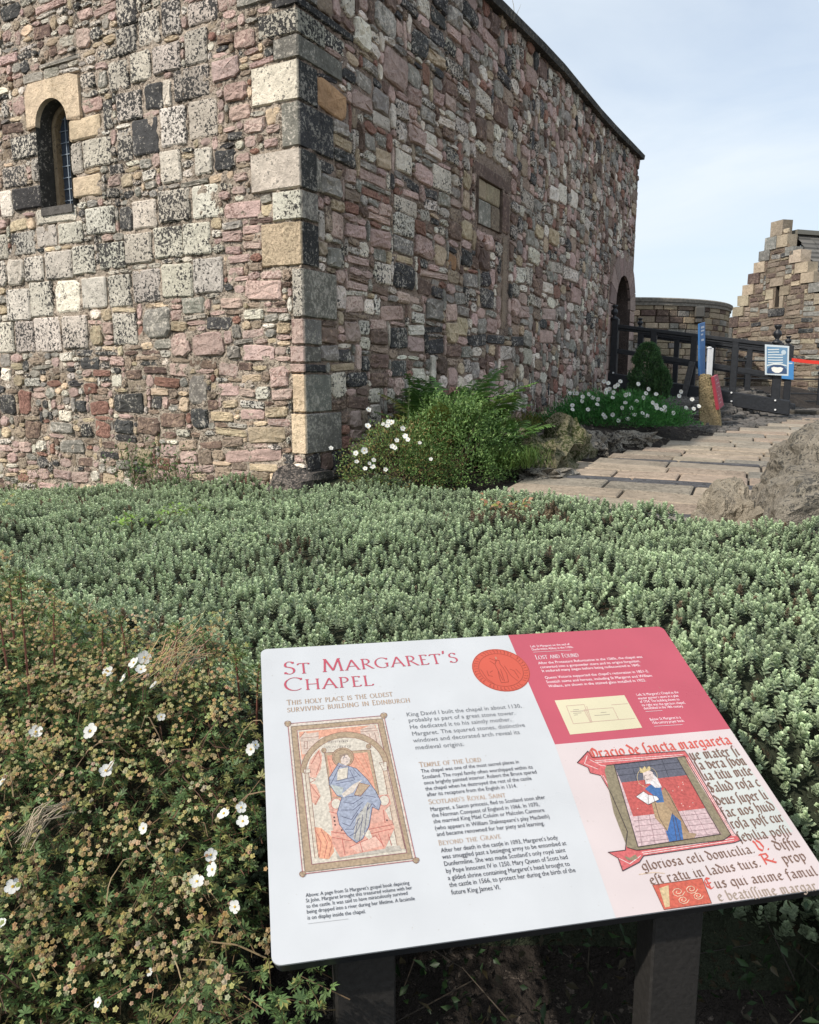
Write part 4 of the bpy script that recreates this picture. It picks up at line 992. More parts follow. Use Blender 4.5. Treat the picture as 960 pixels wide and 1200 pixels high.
# long bare stems and dry stalks
mb = MB()
for k in range(230):
    p, out, dd = brr.choice(TW); q = p + Vector((brr.uniform(-.13, .13), brr.uniform(-.08, .08), brr.uniform(-.02, .06)))
    m = (p + q) / 2 + Vector((brr.uniform(-.03, .03), 0, brr.uniform(.0, .05))); c = brr.choice([(.30, .22, .12), (.16, .08, .05), (.25, .17, .10), (.11, .06, .04)])
    mb.tube([p, p.lerp(m, .5) + Vector((0, 0, .008)), m, m.lerp(q, .5) + Vector((0, 0, .012)), q], [.0011, .0011, .0010, .0008, .0005], 4, c)
def bpt(px, py):        # meet the bush surface along a sight line
    r = ray(px, py).normalized(); t = .5
    while t < 3.2:
        q = EYE + r * t
        if q.z <= bush_top(q.x, q.y) + .005: return q
        t += .008
    return EYE + r * 1.6
for k in range(30):    # straw bundle
    a = bpt(165 + brr.uniform(-25, 50), 795 + brr.uniform(-12, 18)); b = bpt(228 + brr.uniform(-14, 14), 776 + brr.uniform(-18, 14)) + Vector((0, 0, .03)); b += Vector((brr.uniform(-.01, .03), 0, brr.uniform(0, .055)))
    if b.y > a.y + .35: b = a + (b - a).normalized() * .2
    m = (a + b) / 2 + Vector((0, 0, brr.uniform(.005, .03))); m += Vector((brr.gauss(0, .012), 0, brr.gauss(0, .01))); mb.tube([a, m, b], [.0007, .0010, .0004], 4, tuple(v * brr.uniform(.7, 1.1) for v in (.46, .34, .19)))
for k in range(22):
    a = bpt(60 + brr.uniform(-10, 25), 955 + brr.uniform(-12, 12)); b = bpt(25 + brr.uniform(-10, 14), 985 + brr.uniform(-14, 14)); mb.tube([a + Vector((0, 0, .01)), (a + b) / 2 + Vector((0, 0, brr.uniform(.01, .025))), b], [.0007, .0009, .0004], 4, (.42, .34, .24))
UP = []
for (px_, py_, h_) in ((33, 800, .21), (8, 770, .13), (62, 760, .10), (150, 765, .08), (300, 820, .07), (280, 790, .05), (205, 780, .08), (120, 770, .06), (15, 730, .10), (245, 775, .06)):
    a = bpt(px_, py_); b = a + Vector((brr.uniform(-.015, .015), brr.uniform(-.01, .02), h_)); mb.tube([a - Vector((0, 0, .05)), (a + b) / 2, b], [.0022, .0018, .0008], 5, (.15, .055, .035)); UP.append((a, b))
mb.build('dry_stems', M_STEM, bush, kind='stuff')
B_, D_, L2, C2 = [], [], [], []
for (a, b) in UP:
    for k in range(int(46 + 500 * (b - a).length)):
        f_ = brr.random() ** .7; q = a.lerp(b, f_); q += Vector((brr.gauss(0, .012), brr.gauss(0, .012), brr.gauss(0, .004))) * (1.3 - f_); B_.append(tuple(q)); D_.append((brr.gauss(0, 1), brr.gauss(0, 1), brr.uniform(-.2, 1.2))); L2.append(brr.uniform(.008, .015)); C2.append((.11, .17, .05) if brr.random() < .7 else (.36, .30, .13))
V, Ft, C = leaf_mesh(np.array(B_), unit(np.array(D_)), unit(np.array(D_)[:, ::-1] + .3), np.array(L2), np.array(L2) * .36, np.array(C2)); mobj('shoots', V, Ft, M_LEAF, bush, cols=C, kind='stuff')
# seed heads: clusters of five-pointed dry calyxes
def calyx(mb, c, r, up, col):
    up = Vector(up).normalized(); a = up.orthogonal().normalized(); b = up.cross(a)
    c = Vector(c); n = 5; ph = brr.uniform(0, 6)
    ctr = [c + (a * math.cos(2 * math.pi * k / n + ph) + b * math.sin(2 * math.pi * k / n + ph)) * r * .68 + up * r * .15 for k in range(n)]
    tips = [c + (a * math.cos(2 * math.pi * (k + .5) / n + ph) + b * math.sin(2 * math.pi * (k + .5) / n + ph)) * r + up * r * brr.uniform(.1, .5) for k in range(n)]
    V = ctr + tips + [c + up * r * .55, c - up * r * .4]
    Fc = [(k, n + k, (k + 1) % n) for k in range(n)] + [(k, (k + 1) % n, 10) for k in range(n)] + [((k + 1) % n, k, 11) for k in range(n)]
    mb.add(V, Fc, col)
mb = MB(); nclu = 0
dens = [(0, 690, 90, 60), (90, 760, 120, 70), (60, 840, 160, 90), (200, 780, 100, 60), (20, 880, 120, 80), (180, 880, 120, 90), (60, 1000, 160, 120), (200, 1000, 130, 90), (60, 1130, 150, 80), (220, 1130, 130, 70), (10, 1060, 60, 90)]
for (cx, cy, sx, sy) in dens:
    for k in range(int(46 if cy < 860 else 32 if cy < 950 else 18)):
        px_, py_ = cx + brr.gauss(0, .5) * sx, cy + brr.gauss(0, .5) * sy
        if not (-30 < px_ < 318): continue
        q = bpt(px_, py_); nclu += 1
        if not bush_in(q.x, q.y): continue
        cc = brr.choice([(.36, .285, .12), (.40, .33, .15), (.27, .20, .085), (.43, .365, .19), (.33, .30, .12)])
        for m in range(brr.randint(6, 15)):
            pq = q + Vector((brr.gauss(0, .010), brr.gauss(0, .010), abs(brr.gauss(.012, .010)))); calyx(mb, pq, brr.uniform(.0030, .0048), (brr.uniform(-.4, .4), -.6, 1), tuple(v * brr.uniform(.75, 1.15) for v in cc))
mb.build('seed_heads', M_LEAF, bush, kind='stuff')
# flowers: five broad white petals round a yellow centre
def flower(q, r, up, parent, npet=5):
    up = Vector(up).normalized(); a = up.orthogonal().normalized(); b = up.cross(a); q = Vector(q); mb = MB(); ph = brr.uniform(0, 6)
    for k in range(npet):
        t = 2 * math.pi * k / npet + ph; d = a * math.cos(t) + b * math.sin(t); s = up.cross(d); cu = brr.uniform(.05, .3); g = brr.uniform(.9, 1.0)
        prof = [(.10, .12), (.45, .40), (.80, .44), (1.0, .22)]
        V = []
        for (l, w_) in prof: z = up * (r * cu * l * l); V += [q + d * r * l + s * r * w_ + z, q + d * r * l + z - up * r * .05, q + d * r * l - s * r * w_ + z]
        Fc = []
        for i in range(3): Fc += [(3 * i, 3 * i + 1, 3 * i + 4, 3 * i + 3), (3 * i + 1, 3 * i + 2, 3 * i + 5, 3 * i + 4)]
        mb.add(V, Fc, (.80 * g, .80 * g, .76 * g))
    o = mb.build('flower', M_PETAL, parent)
    mc = MB(); V = [q + (a * math.cos(t) + b * math.sin(t)) * r * .2 + up * r * .10 for t in [k * math.pi / 3 for k in range(6)]] + [q + up * r * .22]
    mc.add(V, [(k, (k + 1) % 6, 6) for k in range(6)], (.62, .42, .06)); mc.build('flower_centre', M_LEAF, o)
FL = [(110,862,11.5),(133,903,10),(128,908,9),(47,863,9),(9,921,10),(265,958,10),(287,967,9),(250,1006,9),(252,1023,10),(234,1037,10),(278,1066,9),(21,1043,10),(160,782,9),(172,776,10),(168,790,8),(130,792,8),(148,800,7),(303,885,9),(308,880,7),(285,951,8),(192,845,6),(172,975,8),(8,1085,6),(183,808,7),(180,1142,5),(120,1177,6)]
for k, (px_, py_, r) in enumerate(FL):
    if px_ > 295: q = bpt(px_ - 12, py_ - 2) + Vector((.012, -.02, .01))
    else: q = bpt(px_, py_)
    q = q + Vector((0, -.012, .014)); dist = (q - EYE).length
    flower(q, r / F * dist * .74, (brr.uniform(-.9, .9), brr.uniform(-1, -.2), brr.uniform(.3, 1.0)), bush)
# dark sheet added for inner shade, so that the bush is not see-through
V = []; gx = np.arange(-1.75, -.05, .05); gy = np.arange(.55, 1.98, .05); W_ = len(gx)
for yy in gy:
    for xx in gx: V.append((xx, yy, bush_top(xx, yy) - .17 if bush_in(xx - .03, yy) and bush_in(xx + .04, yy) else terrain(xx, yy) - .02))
mobj('dark_core_sheet', V, [(j * W_ + i, j * W_ + i + 1, (j + 1) * W_ + i + 1, (j + 1) * W_ + i) for j in range(len(gy) - 1) for i in range(W_ - 1)], M_SOIL, bush, cols=(.03, .032, .016), extra={'col2': np.tile((.06, .04, .02), (len(V), 1)), 'amt': np.full(len(V), .2)}, kind='stuff')

# ------------------------------------------------------------ other plants
def shrub(name, label, cat, c, ax, n, leaf, cols, group=None, shell=.55, up=.35, width=.45, stems=40, parent=None, stemcol=(.12, .08, .05), fold=.2, needle=False):
    c = np.array(c, float); A = np.array([list(a) for a in ax], float)
    d = unit(rng.normal(size=(n, 3))); d[:, 2] = np.abs(d[:, 2]) * 1.0 - .12
    kk = np.array([1 + .28 * mnoise.noise(Vector(tuple(v * 2.3)) + Vector((c[0] * 5, c[1] * 5, 0))) + .18 * mnoise.noise(Vector(tuple(v * 6.1)) + Vector((c[1] * 5, 0, 0))) for v in d])
    r = (shell + (1 - shell) * rng.random(n) ** .5) * kk
    P = c + (d * r[:, None]) @ A
    dirs = unit(d * .7 + rng.normal(size=(n, 3)) * (.25 if needle else .55) + np.array([0, 0, up]))
    ups = unit(rng.normal(size=(n, 3)) * .5 + np.array([0, 0, 1]))
    ln = leaf * rng.uniform(.65, 1.25, n)
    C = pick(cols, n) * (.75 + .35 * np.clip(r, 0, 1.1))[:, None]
    V, Ft, C = leaf_mesh(P, dirs, ups, ln, ln * width, C, fold=fold)
    o = empty(name, (c[0], c[1], c[2]), label, cat, group, parent=parent)
    mobj('foliage', V, Ft, M_LEAF, o, cols=C, kind='stuff')
    S1_ = c + (d[:stems] * r[:stems, None] * .95) @ A; S0_ = np.tile(c + np.array([0, 0, -.02]), (min(stems, n), 1)) + rng.normal(size=(min(stems, n), 3)) * .02
    V, Ft, C = tubes_np(S0_, S1_, np.full(len(S0_), .004), np.tile(stemcol, (len(S0_), 1)))
    mobj('stems', V, Ft, M_STEM, o, cols=C, kind='stuff')
    return o, P, d
def fern(c, nf, ln, label, group, cols, spread=1.0, lean=(0, 0)):
    o = empty('fern', c, label, 'fern', group)
    fr2 = random.Random(int(c[0] * 1000) + int(c[1] * 777))
    for k in range(nf):
        az = 2 * math.pi * k / nf + fr2.uniform(-.3, .3); h = Vector((math.cos(az) + lean[0], math.sin(az) + lean[1], 0)).normalized()
        l_ = ln * fr2.uniform(.75, 1.15); e0 = fr2.uniform(1.05, 1.4); curl = fr2.uniform(.9, 1.5) * spread
        p = Vector(c) + h * .02; pts_ = [p.copy()]; n_ = 16; dirs_ = []
        for i in range(n_):
            e = e0 - curl * (i / n_) ** 1.3; d = h * math.cos(e) + Vector((0, 0, math.sin(e))); p = p + d * l_ / n_; pts_.append(p.copy()); dirs_.append(d)
        B, Dd, U, Ln, Wd, Cc = [], [], [], [], [], []; side = h.cross(Vector((0, 0, 1)))
        col = fr2.choice(cols)
        for i in range(1, n_):
            w_ = l_ * .24 * math.sin(math.pi * min(1, (i / n_) ** .75 * .98)) + .008
            for s in (-1, 1):
                for q_ in (0, .5):
                    b = pts_[i] + dirs_[i] * (l_ / n_ * q_); d = (side * s + dirs_[i] * .45 + Vector((0, 0, fr2.uniform(-.25, .05)))).normalized()
                    B.append(tuple(b)); Dd.append(tuple(d)); U.append(tuple(dirs_[i].cross(side) * -1)); Ln.append(w_ * fr2.uniform(.85, 1.1)); Wd.append(l_ / n_ * .55); g = fr2.uniform(.8, 1.15); Cc.append(tuple(v * g for v in col))
        V, Ft, C = leaf_mesh(np.array(B), unit(np.array(Dd)), unit(np.array(U)), np.array(Ln), np.array(Wd), np.array(Cc), fold=.1)
        S0_, S1_ = np.array([tuple(v) for v in pts_[:-1]]), np.array([tuple(v) for v in pts_[1:]])
        T = tubes_np(S0_, S1_, np.full(n_, .002), np.tile((.12, .15, .05), (n_, 1)))
        V, Ft, C = join([(V, Ft, C), T]); mobj('frond', V, Ft, M_LEAF, o, world=c, cols=C)
    return o
GF = [(.10, .20, .045), (.12, .23, .055), (.08, .17, .045)]
def gp(px, py, t_off=0): q = terrain_pt(px, py); return q
wl = lambda t, d: CORNER + DR * t + NR * d
def gz(p, dz=0): return Vector((p.x, p.y, terrain(p.x, p.y) + dz))
fern(tuple(gz(wl(1.50, .28))), 20, .90, 'tall dark green fern against the chapel wall behind the white roses', 'ferns at the foot of the chapel wall', GF, .8)
fern(tuple(gz(wl(1.75, .45))), 20, .74, 'bright green fern arching over the bed, right of the tallest fern', 'ferns at the foot of the chapel wall', GF + [(.13, .19, .05)], .9)
fern(tuple(gz(wl(1.00, .50))), 14, .66, 'fern with one yellowing frond just above the white roses', 'ferns at the foot of the chapel wall', [(.10, .17, .04), (.19, .19, .04), (.07, .14, .03)], .8)
fern(tuple(gz(wl(1.50, .80))), 18, .50, 'low fern spilling towards the mossy rock', 'ferns at the foot of the chapel wall', GF, 1.1)
fern(tuple(gz(wl(2.3, .5))), 11, .34, 'small fern furthest along the wall from the corner', 'ferns at the foot of the chapel wall', GF, 1.1)
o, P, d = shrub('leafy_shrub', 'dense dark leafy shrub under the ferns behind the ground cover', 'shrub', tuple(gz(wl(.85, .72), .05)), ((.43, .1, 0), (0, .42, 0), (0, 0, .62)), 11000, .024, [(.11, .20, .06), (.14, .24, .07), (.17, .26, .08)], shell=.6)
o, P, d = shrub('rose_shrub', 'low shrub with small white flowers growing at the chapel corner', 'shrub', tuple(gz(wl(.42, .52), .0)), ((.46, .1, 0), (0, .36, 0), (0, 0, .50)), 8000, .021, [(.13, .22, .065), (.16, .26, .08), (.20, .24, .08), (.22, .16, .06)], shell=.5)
rose = o
WF = [(432,480,7),(431,499,8),(454,499,7),(455,494,6),(459,495,8),(449,497,5),(472,502,7),(465,516,6),(460,523,7),(463,525,6),(427,528,9),(417,531,7),(388,525,6),(418,541,6),(438,539,6),(428,549,6),(437,547,7),(452,550,6),(475,511,7),(478,515,6),(492,519,5),(433,543,5),(505,538,5)]
for (px_, py_, r) in WF:
    q = at_y(px_, py_, 5.16 - .16 * smooth(485, 530, py_)); flower(q, r / F * 5.2 * .45, (brr.uniform(-.3, .5), -1, brr.uniform(.2, 1)), rose)
# thin spike of a weed standing up from the roses
for (px0, py0, px1, py1, lab) in ((478, 500, 480, 452, 'thin upright weed stem standing above the white roses'),):
    b, t = at_y(px0, py0, 5.3), at_y(px1, py1, 5.35); n = 60; f = rng.random(n)[:, None]; Pb = np.array(b) * (1 - f) + np.array(t) * f
    dr_ = unit(rng.normal(size=(n, 3)) + np.array([0, 0, .6])); V, Ft, C = leaf_mesh(Pb, dr_, unit(rng.normal(size=(n, 3))), np.full(n, .018), np.full(n, .006), pick([(.12, .18, .06)], n))
    T = tubes_np(np.array([tuple(b)]), np.array([tuple(t)]), np.array([.003]), np.array([(.1, .12, .05)])); V, Ft, C = join([(V, Ft, C), T])
    tag(mobj('weed', V, Ft, M_LEAF, None, cols=C), lab, 'weed', 'weeds along the chapel')
def tuft(c, n, ln, cols, label, name='grass_tuft', cat='grass', group=None, spread=.1, droop=.5, face=(0, 0), wid=.006):
    c = np.array(c, float); B = c + rng.normal(size=(n, 3)) * np.array([spread, spread, .01]); az = rng.uniform(0, 2 * math.pi, n)
    h = np.stack([np.cos(az) + face[0], np.sin(az) + face[1], np.zeros(n)], 1); h = unit(h); L_ = ln * rng.uniform(.6, 1.2, n)[:, None]
    e = rng.uniform(.9, 1.45, n)[:, None]; M1 = B + (h * np.cos(e) + np.array([0, 0, 1]) * np.sin(e)) * L_ * .55; T1 = M1 + (h * np.cos(e - droop * 1.3) + np.array([0, 0, 1]) * np.sin(e - droop * 1.3)) * L_ * .5
    s = unit(np.cross(h, np.array([0, 0, 1.]))) * wid / 2
    V = np.stack([B - s, B + s, M1 - s * .8, M1 + s * .8, T1], 1).reshape(-1, 3); b = (np.arange(n) * 5)[:, None]
    Ft = np.concatenate([b + np.array([[0, 1, 3]]), b + np.array([[0, 3, 2]]), b + np.array([[2, 3, 4]])], 0)
    o = mobj(name, V, Ft, M_LEAF, None, world=tuple(c), cols=np.repeat(pick(cols, n), 5, 0)); tag(o, label, cat, group); return o
q = gz(wl(1.20, .98), .10)
tuft(tuple(q), 900, .26, [(.10, .17, .035), (.07, .14, .03), (.13, .19, .05)], 'overhanging clump of long grass beside the low mossy rock', spread=.11, droop=1.3, face=(.7, -.8), wid=.005)
tuft(tuple(gz(wl(1.9, .75), .05)), 500, .20, [(.12, .18, .04), (.15, .2, .05)], 'yellow-green grass clump at the foot of the ferns', spread=.09, droop=1.2, face=(.5, -.6), wid=.005)
for k, (t, d, lab) in enumerate(((3.1, .25, 'mossy yellow-green strip growing along the wall foot beside the ferns'), (3.9, .18, 'thin yellow-green moss and grass at the wall foot before the daisies'))):
    n = 1500; T_ = rng.uniform(-.55, .55, n); Pm = np.array([tuple(wl(t + a_, max(.02, d + b_))) for a_, b_ in zip(T_, rng.normal(size=n) * .09)]); Pm[:, 2] = [terrain(x, y) + rng.uniform(0, .13) * math.exp(-wall_d(x, y) * 4) for x, y, _ in Pm]
    V, Ft, C = leaf_mesh(Pm, unit(rng.normal(size=(n, 3)) * .5 + np.array([.3, -.3, .9])), unit(rng.normal(size=(n, 3))), rng.uniform(.02, .05, n), rng.uniform(.004, .010, n), pick([(.16, .19, .03), (.12, .16, .03), (.08, .12, .025), (.19, .17, .04)], n))
    tag(mobj('moss', V, Ft, M_LEAF, None, cols=C, kind='stuff'), lab)
# daisies: feathery bright green mound, about three score white heads
qd = gp(735, 508); dc = Vector((qd.x, qd.y + .42, terrain(qd.x, qd.y + .42) - .03))
daisy = empty('daisy_clump', tuple(dc), 'wide feathery bright green clump dotted with white daisies by the chapel door', 'flowers')
n = 15000; d = unit(rng.normal(size=(n, 3))); d[:, 2] = np.abs(d[:, 2]) * 1.0
kk = np.array([1 + .30 * mnoise.noise(Vector(tuple(v * 3.1))) + .15 * mnoise.noise(Vector(tuple(v * 8.1))) for v in d]); r = (.62 + .38 * rng.random(n)) * kk
A = np.array([[.84, -.02, 0], [0.05, .42, 0], [0, 0, .37]])
hx = 1.0 + .0 * d[:, 0]
P = np.array(dc) + (d * r[:, None]) @ A; P[:, 2] = np.array(dc)[2] + (P[:, 2] - dc.z) * (1.0 - .25 * np.clip(d[:, 0], 0, 1))
V, Ft, C = leaf_mesh(P, unit(d * .6 + rng.normal(size=(n, 3)) * .5 + np.array([0, 0, .7])), unit(rng.normal(size=(n, 3))), rng.uniform(.03, .06, n), np.full(n, .009), pick([(.06, .21, .05), (.085, .26, .06), (.045, .17, .04)], n), fold=.1)
mobj('foliage', V, Ft, M_LEAF, daisy, cols=C, kind='stuff')
DF = [(668,461),(673,461),(676,461),(683,465),(708,447),(713,449),(714,456),(721,453),(724,451),(711,457),(710,460),(719,460),(737,462),(748,450),(701,468),(682,470),(689,480),(671,475),(671,480),(695,466),(700,474),(718,486),(729,478),(740,478),(733,472),(757,461),(769,462),(753,484),(756,488),(759,487),(770,478),(775,480),(779,477),(769,475),(744,486),(707,486),(709,489),(725,493),(733,463),(798,459),(796,464),(811,468),(813,479),(819,476),(779,481),(754,466),(765,472),(736,491),(789,484),(760,456),(746,470),(690,462),(727,447),(718,466),(804,478)]
for (px_, py_) in DF:
    r0 = ray(px_, py_); 
    Yd = dc.y - .38 * math.sqrt(max(.05, 1 - ((at_y(px_, py_, dc.y).x - dc.x) / .95) ** 2)) * (.5 + .5 * smooth(450, 490, py_)); q = at_y(px_, py_, Yd)
    flower(q, .024, (brr.uniform(-.4, .4), -1, brr.uniform(.1, .9)), daisy, npet=6)
# dwarf conifer by the barrier, with a smaller shoot on its right
def conifer(px, py0, py1, wpx, Y, lab):
    b = at_y(px, py1, Y); t = at_y(px, py0, Y); h = t.z - b.z; rr = wpx / 2 / F * Y * 1.02; n = 7000 if wpx > 25 else 2500
    o = empty('conifer', tuple(b), lab, 'conifer', 'dwarf conifers by the barrier')
    f = rng.random(n); az = rng.uniform(0, 2 * math.pi, n); prof = np.sqrt(np.clip(1 - ((f - .42) / .585) ** 2, 0.01, 1))
    kk = np.array([1 + .5 * mnoise.noise(Vector((math.cos(a_) * 2, math.sin(a_) * 2, f_ * 6))) for a_, f_ in zip(az, f)]); r = rr * prof * (.55 + .45 * rng.random(n) ** .4) * kk
    P = np.stack([b.x + np.cos(az) * r, b.y + np.sin(az) * r, b.z + f * h], 1)
    dr_ = unit(np.stack([np.cos(az) * .8, np.sin(az) * .8, np.full(n, 1.0)], 1) + rng.normal(size=(n, 3)) * .3)
    V, Ft, C = leaf_mesh(P, dr_, unit(rng.normal(size=(n, 3))), rng.uniform(.025, .055, n), np.full(n, .014), pick([(.07, .15, .055), (.10, .19, .07), (.05, .11, .045)], n), fold=.1)
    mobj('foliage', V, Ft, M_LEAF, o, cols=C, kind='stuff')
    mb = MB(); mb.tube([b - Vector((0, 0, .12)), b + Vector((0, 0, h * .8))], [.02, .006], 6, (.09, .06, .04)); mb.build('trunk', M_STEM, o)
conifer(757, 403, 470, 35, 10.5, 'rounded dark green dwarf conifer behind the white daisies')
conifer(774, 432, 468, 20, 10.3, 'small low conifer shoot on the right flank of the rounded conifer')
# weeds between the ground cover and the end wall, and paler shoots in the ground cover
for k, (px_, py_, lab) in enumerate(((155, 545, 'sprawling green weed climbing the end wall just above the ground cover'), (182, 548, 'leafy weed against the end wall, right of the sprawling one'), (30, 572, 'dry yellowish weed at the foot of the end wall near the left edge'), (210, 556, 'low green weed at the foot of the end wall under the pink stone'))):
    q = on_plane(px_, py_, CORNER + NL * .10, NL); n = 260 if k != 2 else 200
    P = np.array(q) + rng.normal(size=(n, 3)) * np.array([.10, .05, .09]); cols = [(.10, .19, .05), (.07, .14, .04)] if k != 2 else [(.20, .19, .07), (.14, .16, .05)]
    V, Ft, C = leaf_mesh(P, unit(rng.normal(size=(n, 3)) + np.array([0, -.3, .4])), unit(rng.normal(size=(n, 3)) + np.array([0, 0, 1.])), rng.uniform(.015, .04, n), rng.uniform(.006, .014, n), pick(cols, n))
    nb = 14; T = tubes_np(np.tile(np.array(q) - np.array([0, 0, .15]), (nb, 1)), P[:nb], np.full(nb, .0025), np.tile((.12, .13, .06), (nb, 1)))
    V, Ft, C = join([(V, Ft, C), T]); tag(mobj('weed', V, Ft, M_LEAF, None, cols=C), lab, 'weed', 'weeds along the chapel')
def hit_hebe(px, py):
    r = ray(px, py).normalized(); t = 1.0
    while t < 9:
        q = EYE + r * t
        if q.z <= hebe_top(q.x, q.y)[0]: return q
        t += .02
    return q
for k, (px_, py_, cols, lab, sz) in enumerate(((157, 622, [(.20, .33, .06)], 'bright green broadleaf seedling poking out of the ground cover, left one', .045), (210, 607, [(.19, .31, .06)], 'bright green broadleaf seedling poking out of the ground cover, nearer the chapel corner', .045), (590, 600, [(.22, .24, .06), (.36, .18, .10), (.40, .24, .14)], 'reddish and lime seedling in the ground cover near the path', .05), (190, 612, [(.16, .27, .06)], 'small lime sprig between the two bright seedlings', .035))):
    q = hit_hebe(px_, py_); n = 26 if k < 2 else 34; 
    if k == 3: n = 10
    P = np.array(q) + rng.normal(size=(n, 3)) * np.array([.07, .05, .015]) + np.array([0, 0, .045])
    V, Ft, C = leaf_mesh(P, unit(rng.normal(size=(n, 3)) * np.array([1, 1, .4])), unit(rng.normal(size=(n, 3)) * .3 + np.array([0, -.4, 1.])), rng.uniform(.6, 1.1, n) * sz, rng.uniform(.3, .45, n) * sz, pick(cols, n))
    T = tubes_np(np.tile(np.array(q) - np.array([0, 0, .06]), (8, 1)), P[:8], np.full(8, .0022), np.tile((.2, .16, .07), (8, 1)))
    V, Ft, C = join([(V, Ft, C), T]); tag(mobj('seedling', V, Ft, M_LEAF, None, cols=C), lab, 'seedling', 'seedlings in the ground cover')
# two thin stalks on the roof edge
for k, (px_, h) in enumerate(((604, .28), (608, .22))):
    q = on_plane(px_, 28 + k * 4, CORNER - NR * .05, NR); mb = MB(); mb.tube([q - Vector((0, 0, .05)), q + Vector((-.02, 0, h * .6)), q + Vector((-.05 + .07 * k, 0, h))], [.003, .003, .001], 4, (.22, .18, .10)); mb.build('grass_stalk', M_STEM); tag(bpy.data.objects['grass_stalk' + ('.001' if k else '')], 'thin dry grass stalk on the roof edge, ' + ('shorter right one' if k else 'taller left one'), 'grass', 'stalks on the roof edge')
# leaves and twigs under the sign, coloured dark to stand in for its shade
n = 2200; P = np.stack([rng.uniform(-.25, 1.5, n), rng.uniform(.9, 1.6, n), np.zeros(n)], 1); P[:, 2] = [terrain(x, y) + .02 + rng.random() ** 2 * .35 for x, y, _ in P]
V, Ft, C = leaf_mesh(P, unit(rng.normal(size=(n, 3))), unit(rng.normal(size=(n, 3)) + np.array([0, 0, 1.])), rng.uniform(.015, .035, n), rng.uniform(.007, .014, n), pick([(.02, .045, .015), (.03, .06, .02), (.05, .04, .02)], n))
S0_ = P[:90]; S1_ = P[:90] + rng.normal(size=(90, 3)) * np.array([.12, .08, .05]); T = tubes_np(S0_, S1_, np.full(90, .002), pick([(.10, .08, .06), (.06, .05, .04)], 90)); V, Ft, C = join([(V, Ft, C), T])
mobj('shade_dark_litter', V, Ft, M_LEAF, None, world=(0, 0, 0), cols=C, kind='stuff')
# ------------------------------------------------------------ black timber barriers on the ramp
def vplane(p, q): d = Vector((q.x - p.x, q.y - p.y, 0)).normalized(); return d, Vector((d.y, -d.x, 0))
def barrier(name, A, B, label, tops, mids, board, ups, posts, bolts=(), brace=None):
    d, n = vplane(A, B)
    def f(px, py, off=0): return on_plane(px, py, A + n * off, n)
    o = empty(name, (A.x, A.y, f(*board[0]).z - .1), label, 'barrier', 'black timber barriers along the ramp')
    def bar(p, q, h, th, nm, off=0, bev=.006):
        mb = MB(); p, q = p + n * off, q + n * off; mb.box((p + q) / 2, q - p, n * th, (0, 0, h), (.03, .03, .03), bev); return mb.build(nm, M_BLACK, o)
    for (p, q) in tops:
        bar(f(*p), f(*q), .055, .09, 'top_rail'); bar(f(*p) - Vector((0, 0, .045)), f(*q) - Vector((0, 0, .045)), .035, .05, 'rail_moulding')
    for (p, q) in mids: bar(f(*p), f(*q), .075, .045, 'mid_rail')
    p, q, h = board; bar(f(*p), f(*q), h, .06, 'kick_board', off=.03, bev=.015)
    for (px, y0, y1, w_) in ups:
        a, b = f(px, y0), f(px, y1); mb = MB(); mb.box((a + b) / 2 + n * .012, d * w_, n * .06, (0, 0, a.z - b.z), (.03,) * 3, .005); mb.build('upright', M_BLACK, o)
    for (px, y0, y1, w_, fin) in posts:
        a, b = f(px, y0), f(px, y1); mb = MB(); mb.box((a + b) / 2, d * w_, n * w_, (0, 0, a.z - b.z), (.03,) * 3, .008); mb.build('post', M_BLACK, o)
        s = fin
        mb = MB(); mb.lathe((a.x, a.y, a.z), [(w_ * .62, -.01), (w_ * .62, .02 * s), (w_ * .30, .035 * s), (w_ * .22, .06 * s), (w_ * .46, .10 * s), (w_ * .50, .13 * s), (w_ * .40, .165 * s), (w_ * .20, .185 * s), (w_ * .28, .20 * s), (w_ * .44, .235 * s), (w_ * .40, .25 * s), (.002, .255 * s)], 14)
        mb.build('finial', M_BLACK, o, smooth_=True)
    for (px, py) in bolts:
        a = f(px, py, .0); mb = MB(); mb.tube([a + n * .055, a + n * .085], .013, 8, (.75, .75, .75)); mb.build('bolt', M_PAINT, o)
    if brace:
        a, b = f(*brace[0]) + n * .13, f(*brace[1]) + n * .10; v = (b - a); mb = MB(); mb.box((a + b) / 2, v, n * .05, v.cross(n).normalized() * .085, (.03,) * 3, .006); mb.build('brace', mat_simple('weathered_grey_wood', (.07, .07, .072), rough=.8, bump=.4, scale=30, var=.3), o)
    return o, f, d, n
A1, B1 = at_y(720, 400, 12.3), at_y(908, 400, 11.2)
bar1, ff, fd, fn = barrier('ramp_barrier', A1, B1, 'front black timber barrier with ball finials beside the chapel door', [((722, 382), (908, 404.5))], [((722, 411), (908, 440))],
        ((713, 444.5), (926, 478.5), .22), [(765, 388, 462, .09), (812, 394, 468, .09), (860, 400, 474, .09)], [(720, 374, 452, .105, .85), (910.5, 402, 484, .115, 1.0)], [(720, 437), (858, 460), (858, 470), (909, 469), (909, 480)], ((813, 424), (801, 471)))
A2, B2 = at_y(750, 400, 13.9), at_y(923, 400, 12.7)
barrier('ramp_barrier', A2, B2, 'rear black timber barrier seen through the front one', [((752, 391), (925, 414))], [((752, 419), (925, 444))], ((752, 449), (932, 479), .16), [(792, 398, 462, .085), (834, 403, 466, .085), (877, 409, 472, .085)], [(750, 384, 460, .10, .65), (923.5, 405, 482, .10, .6)])
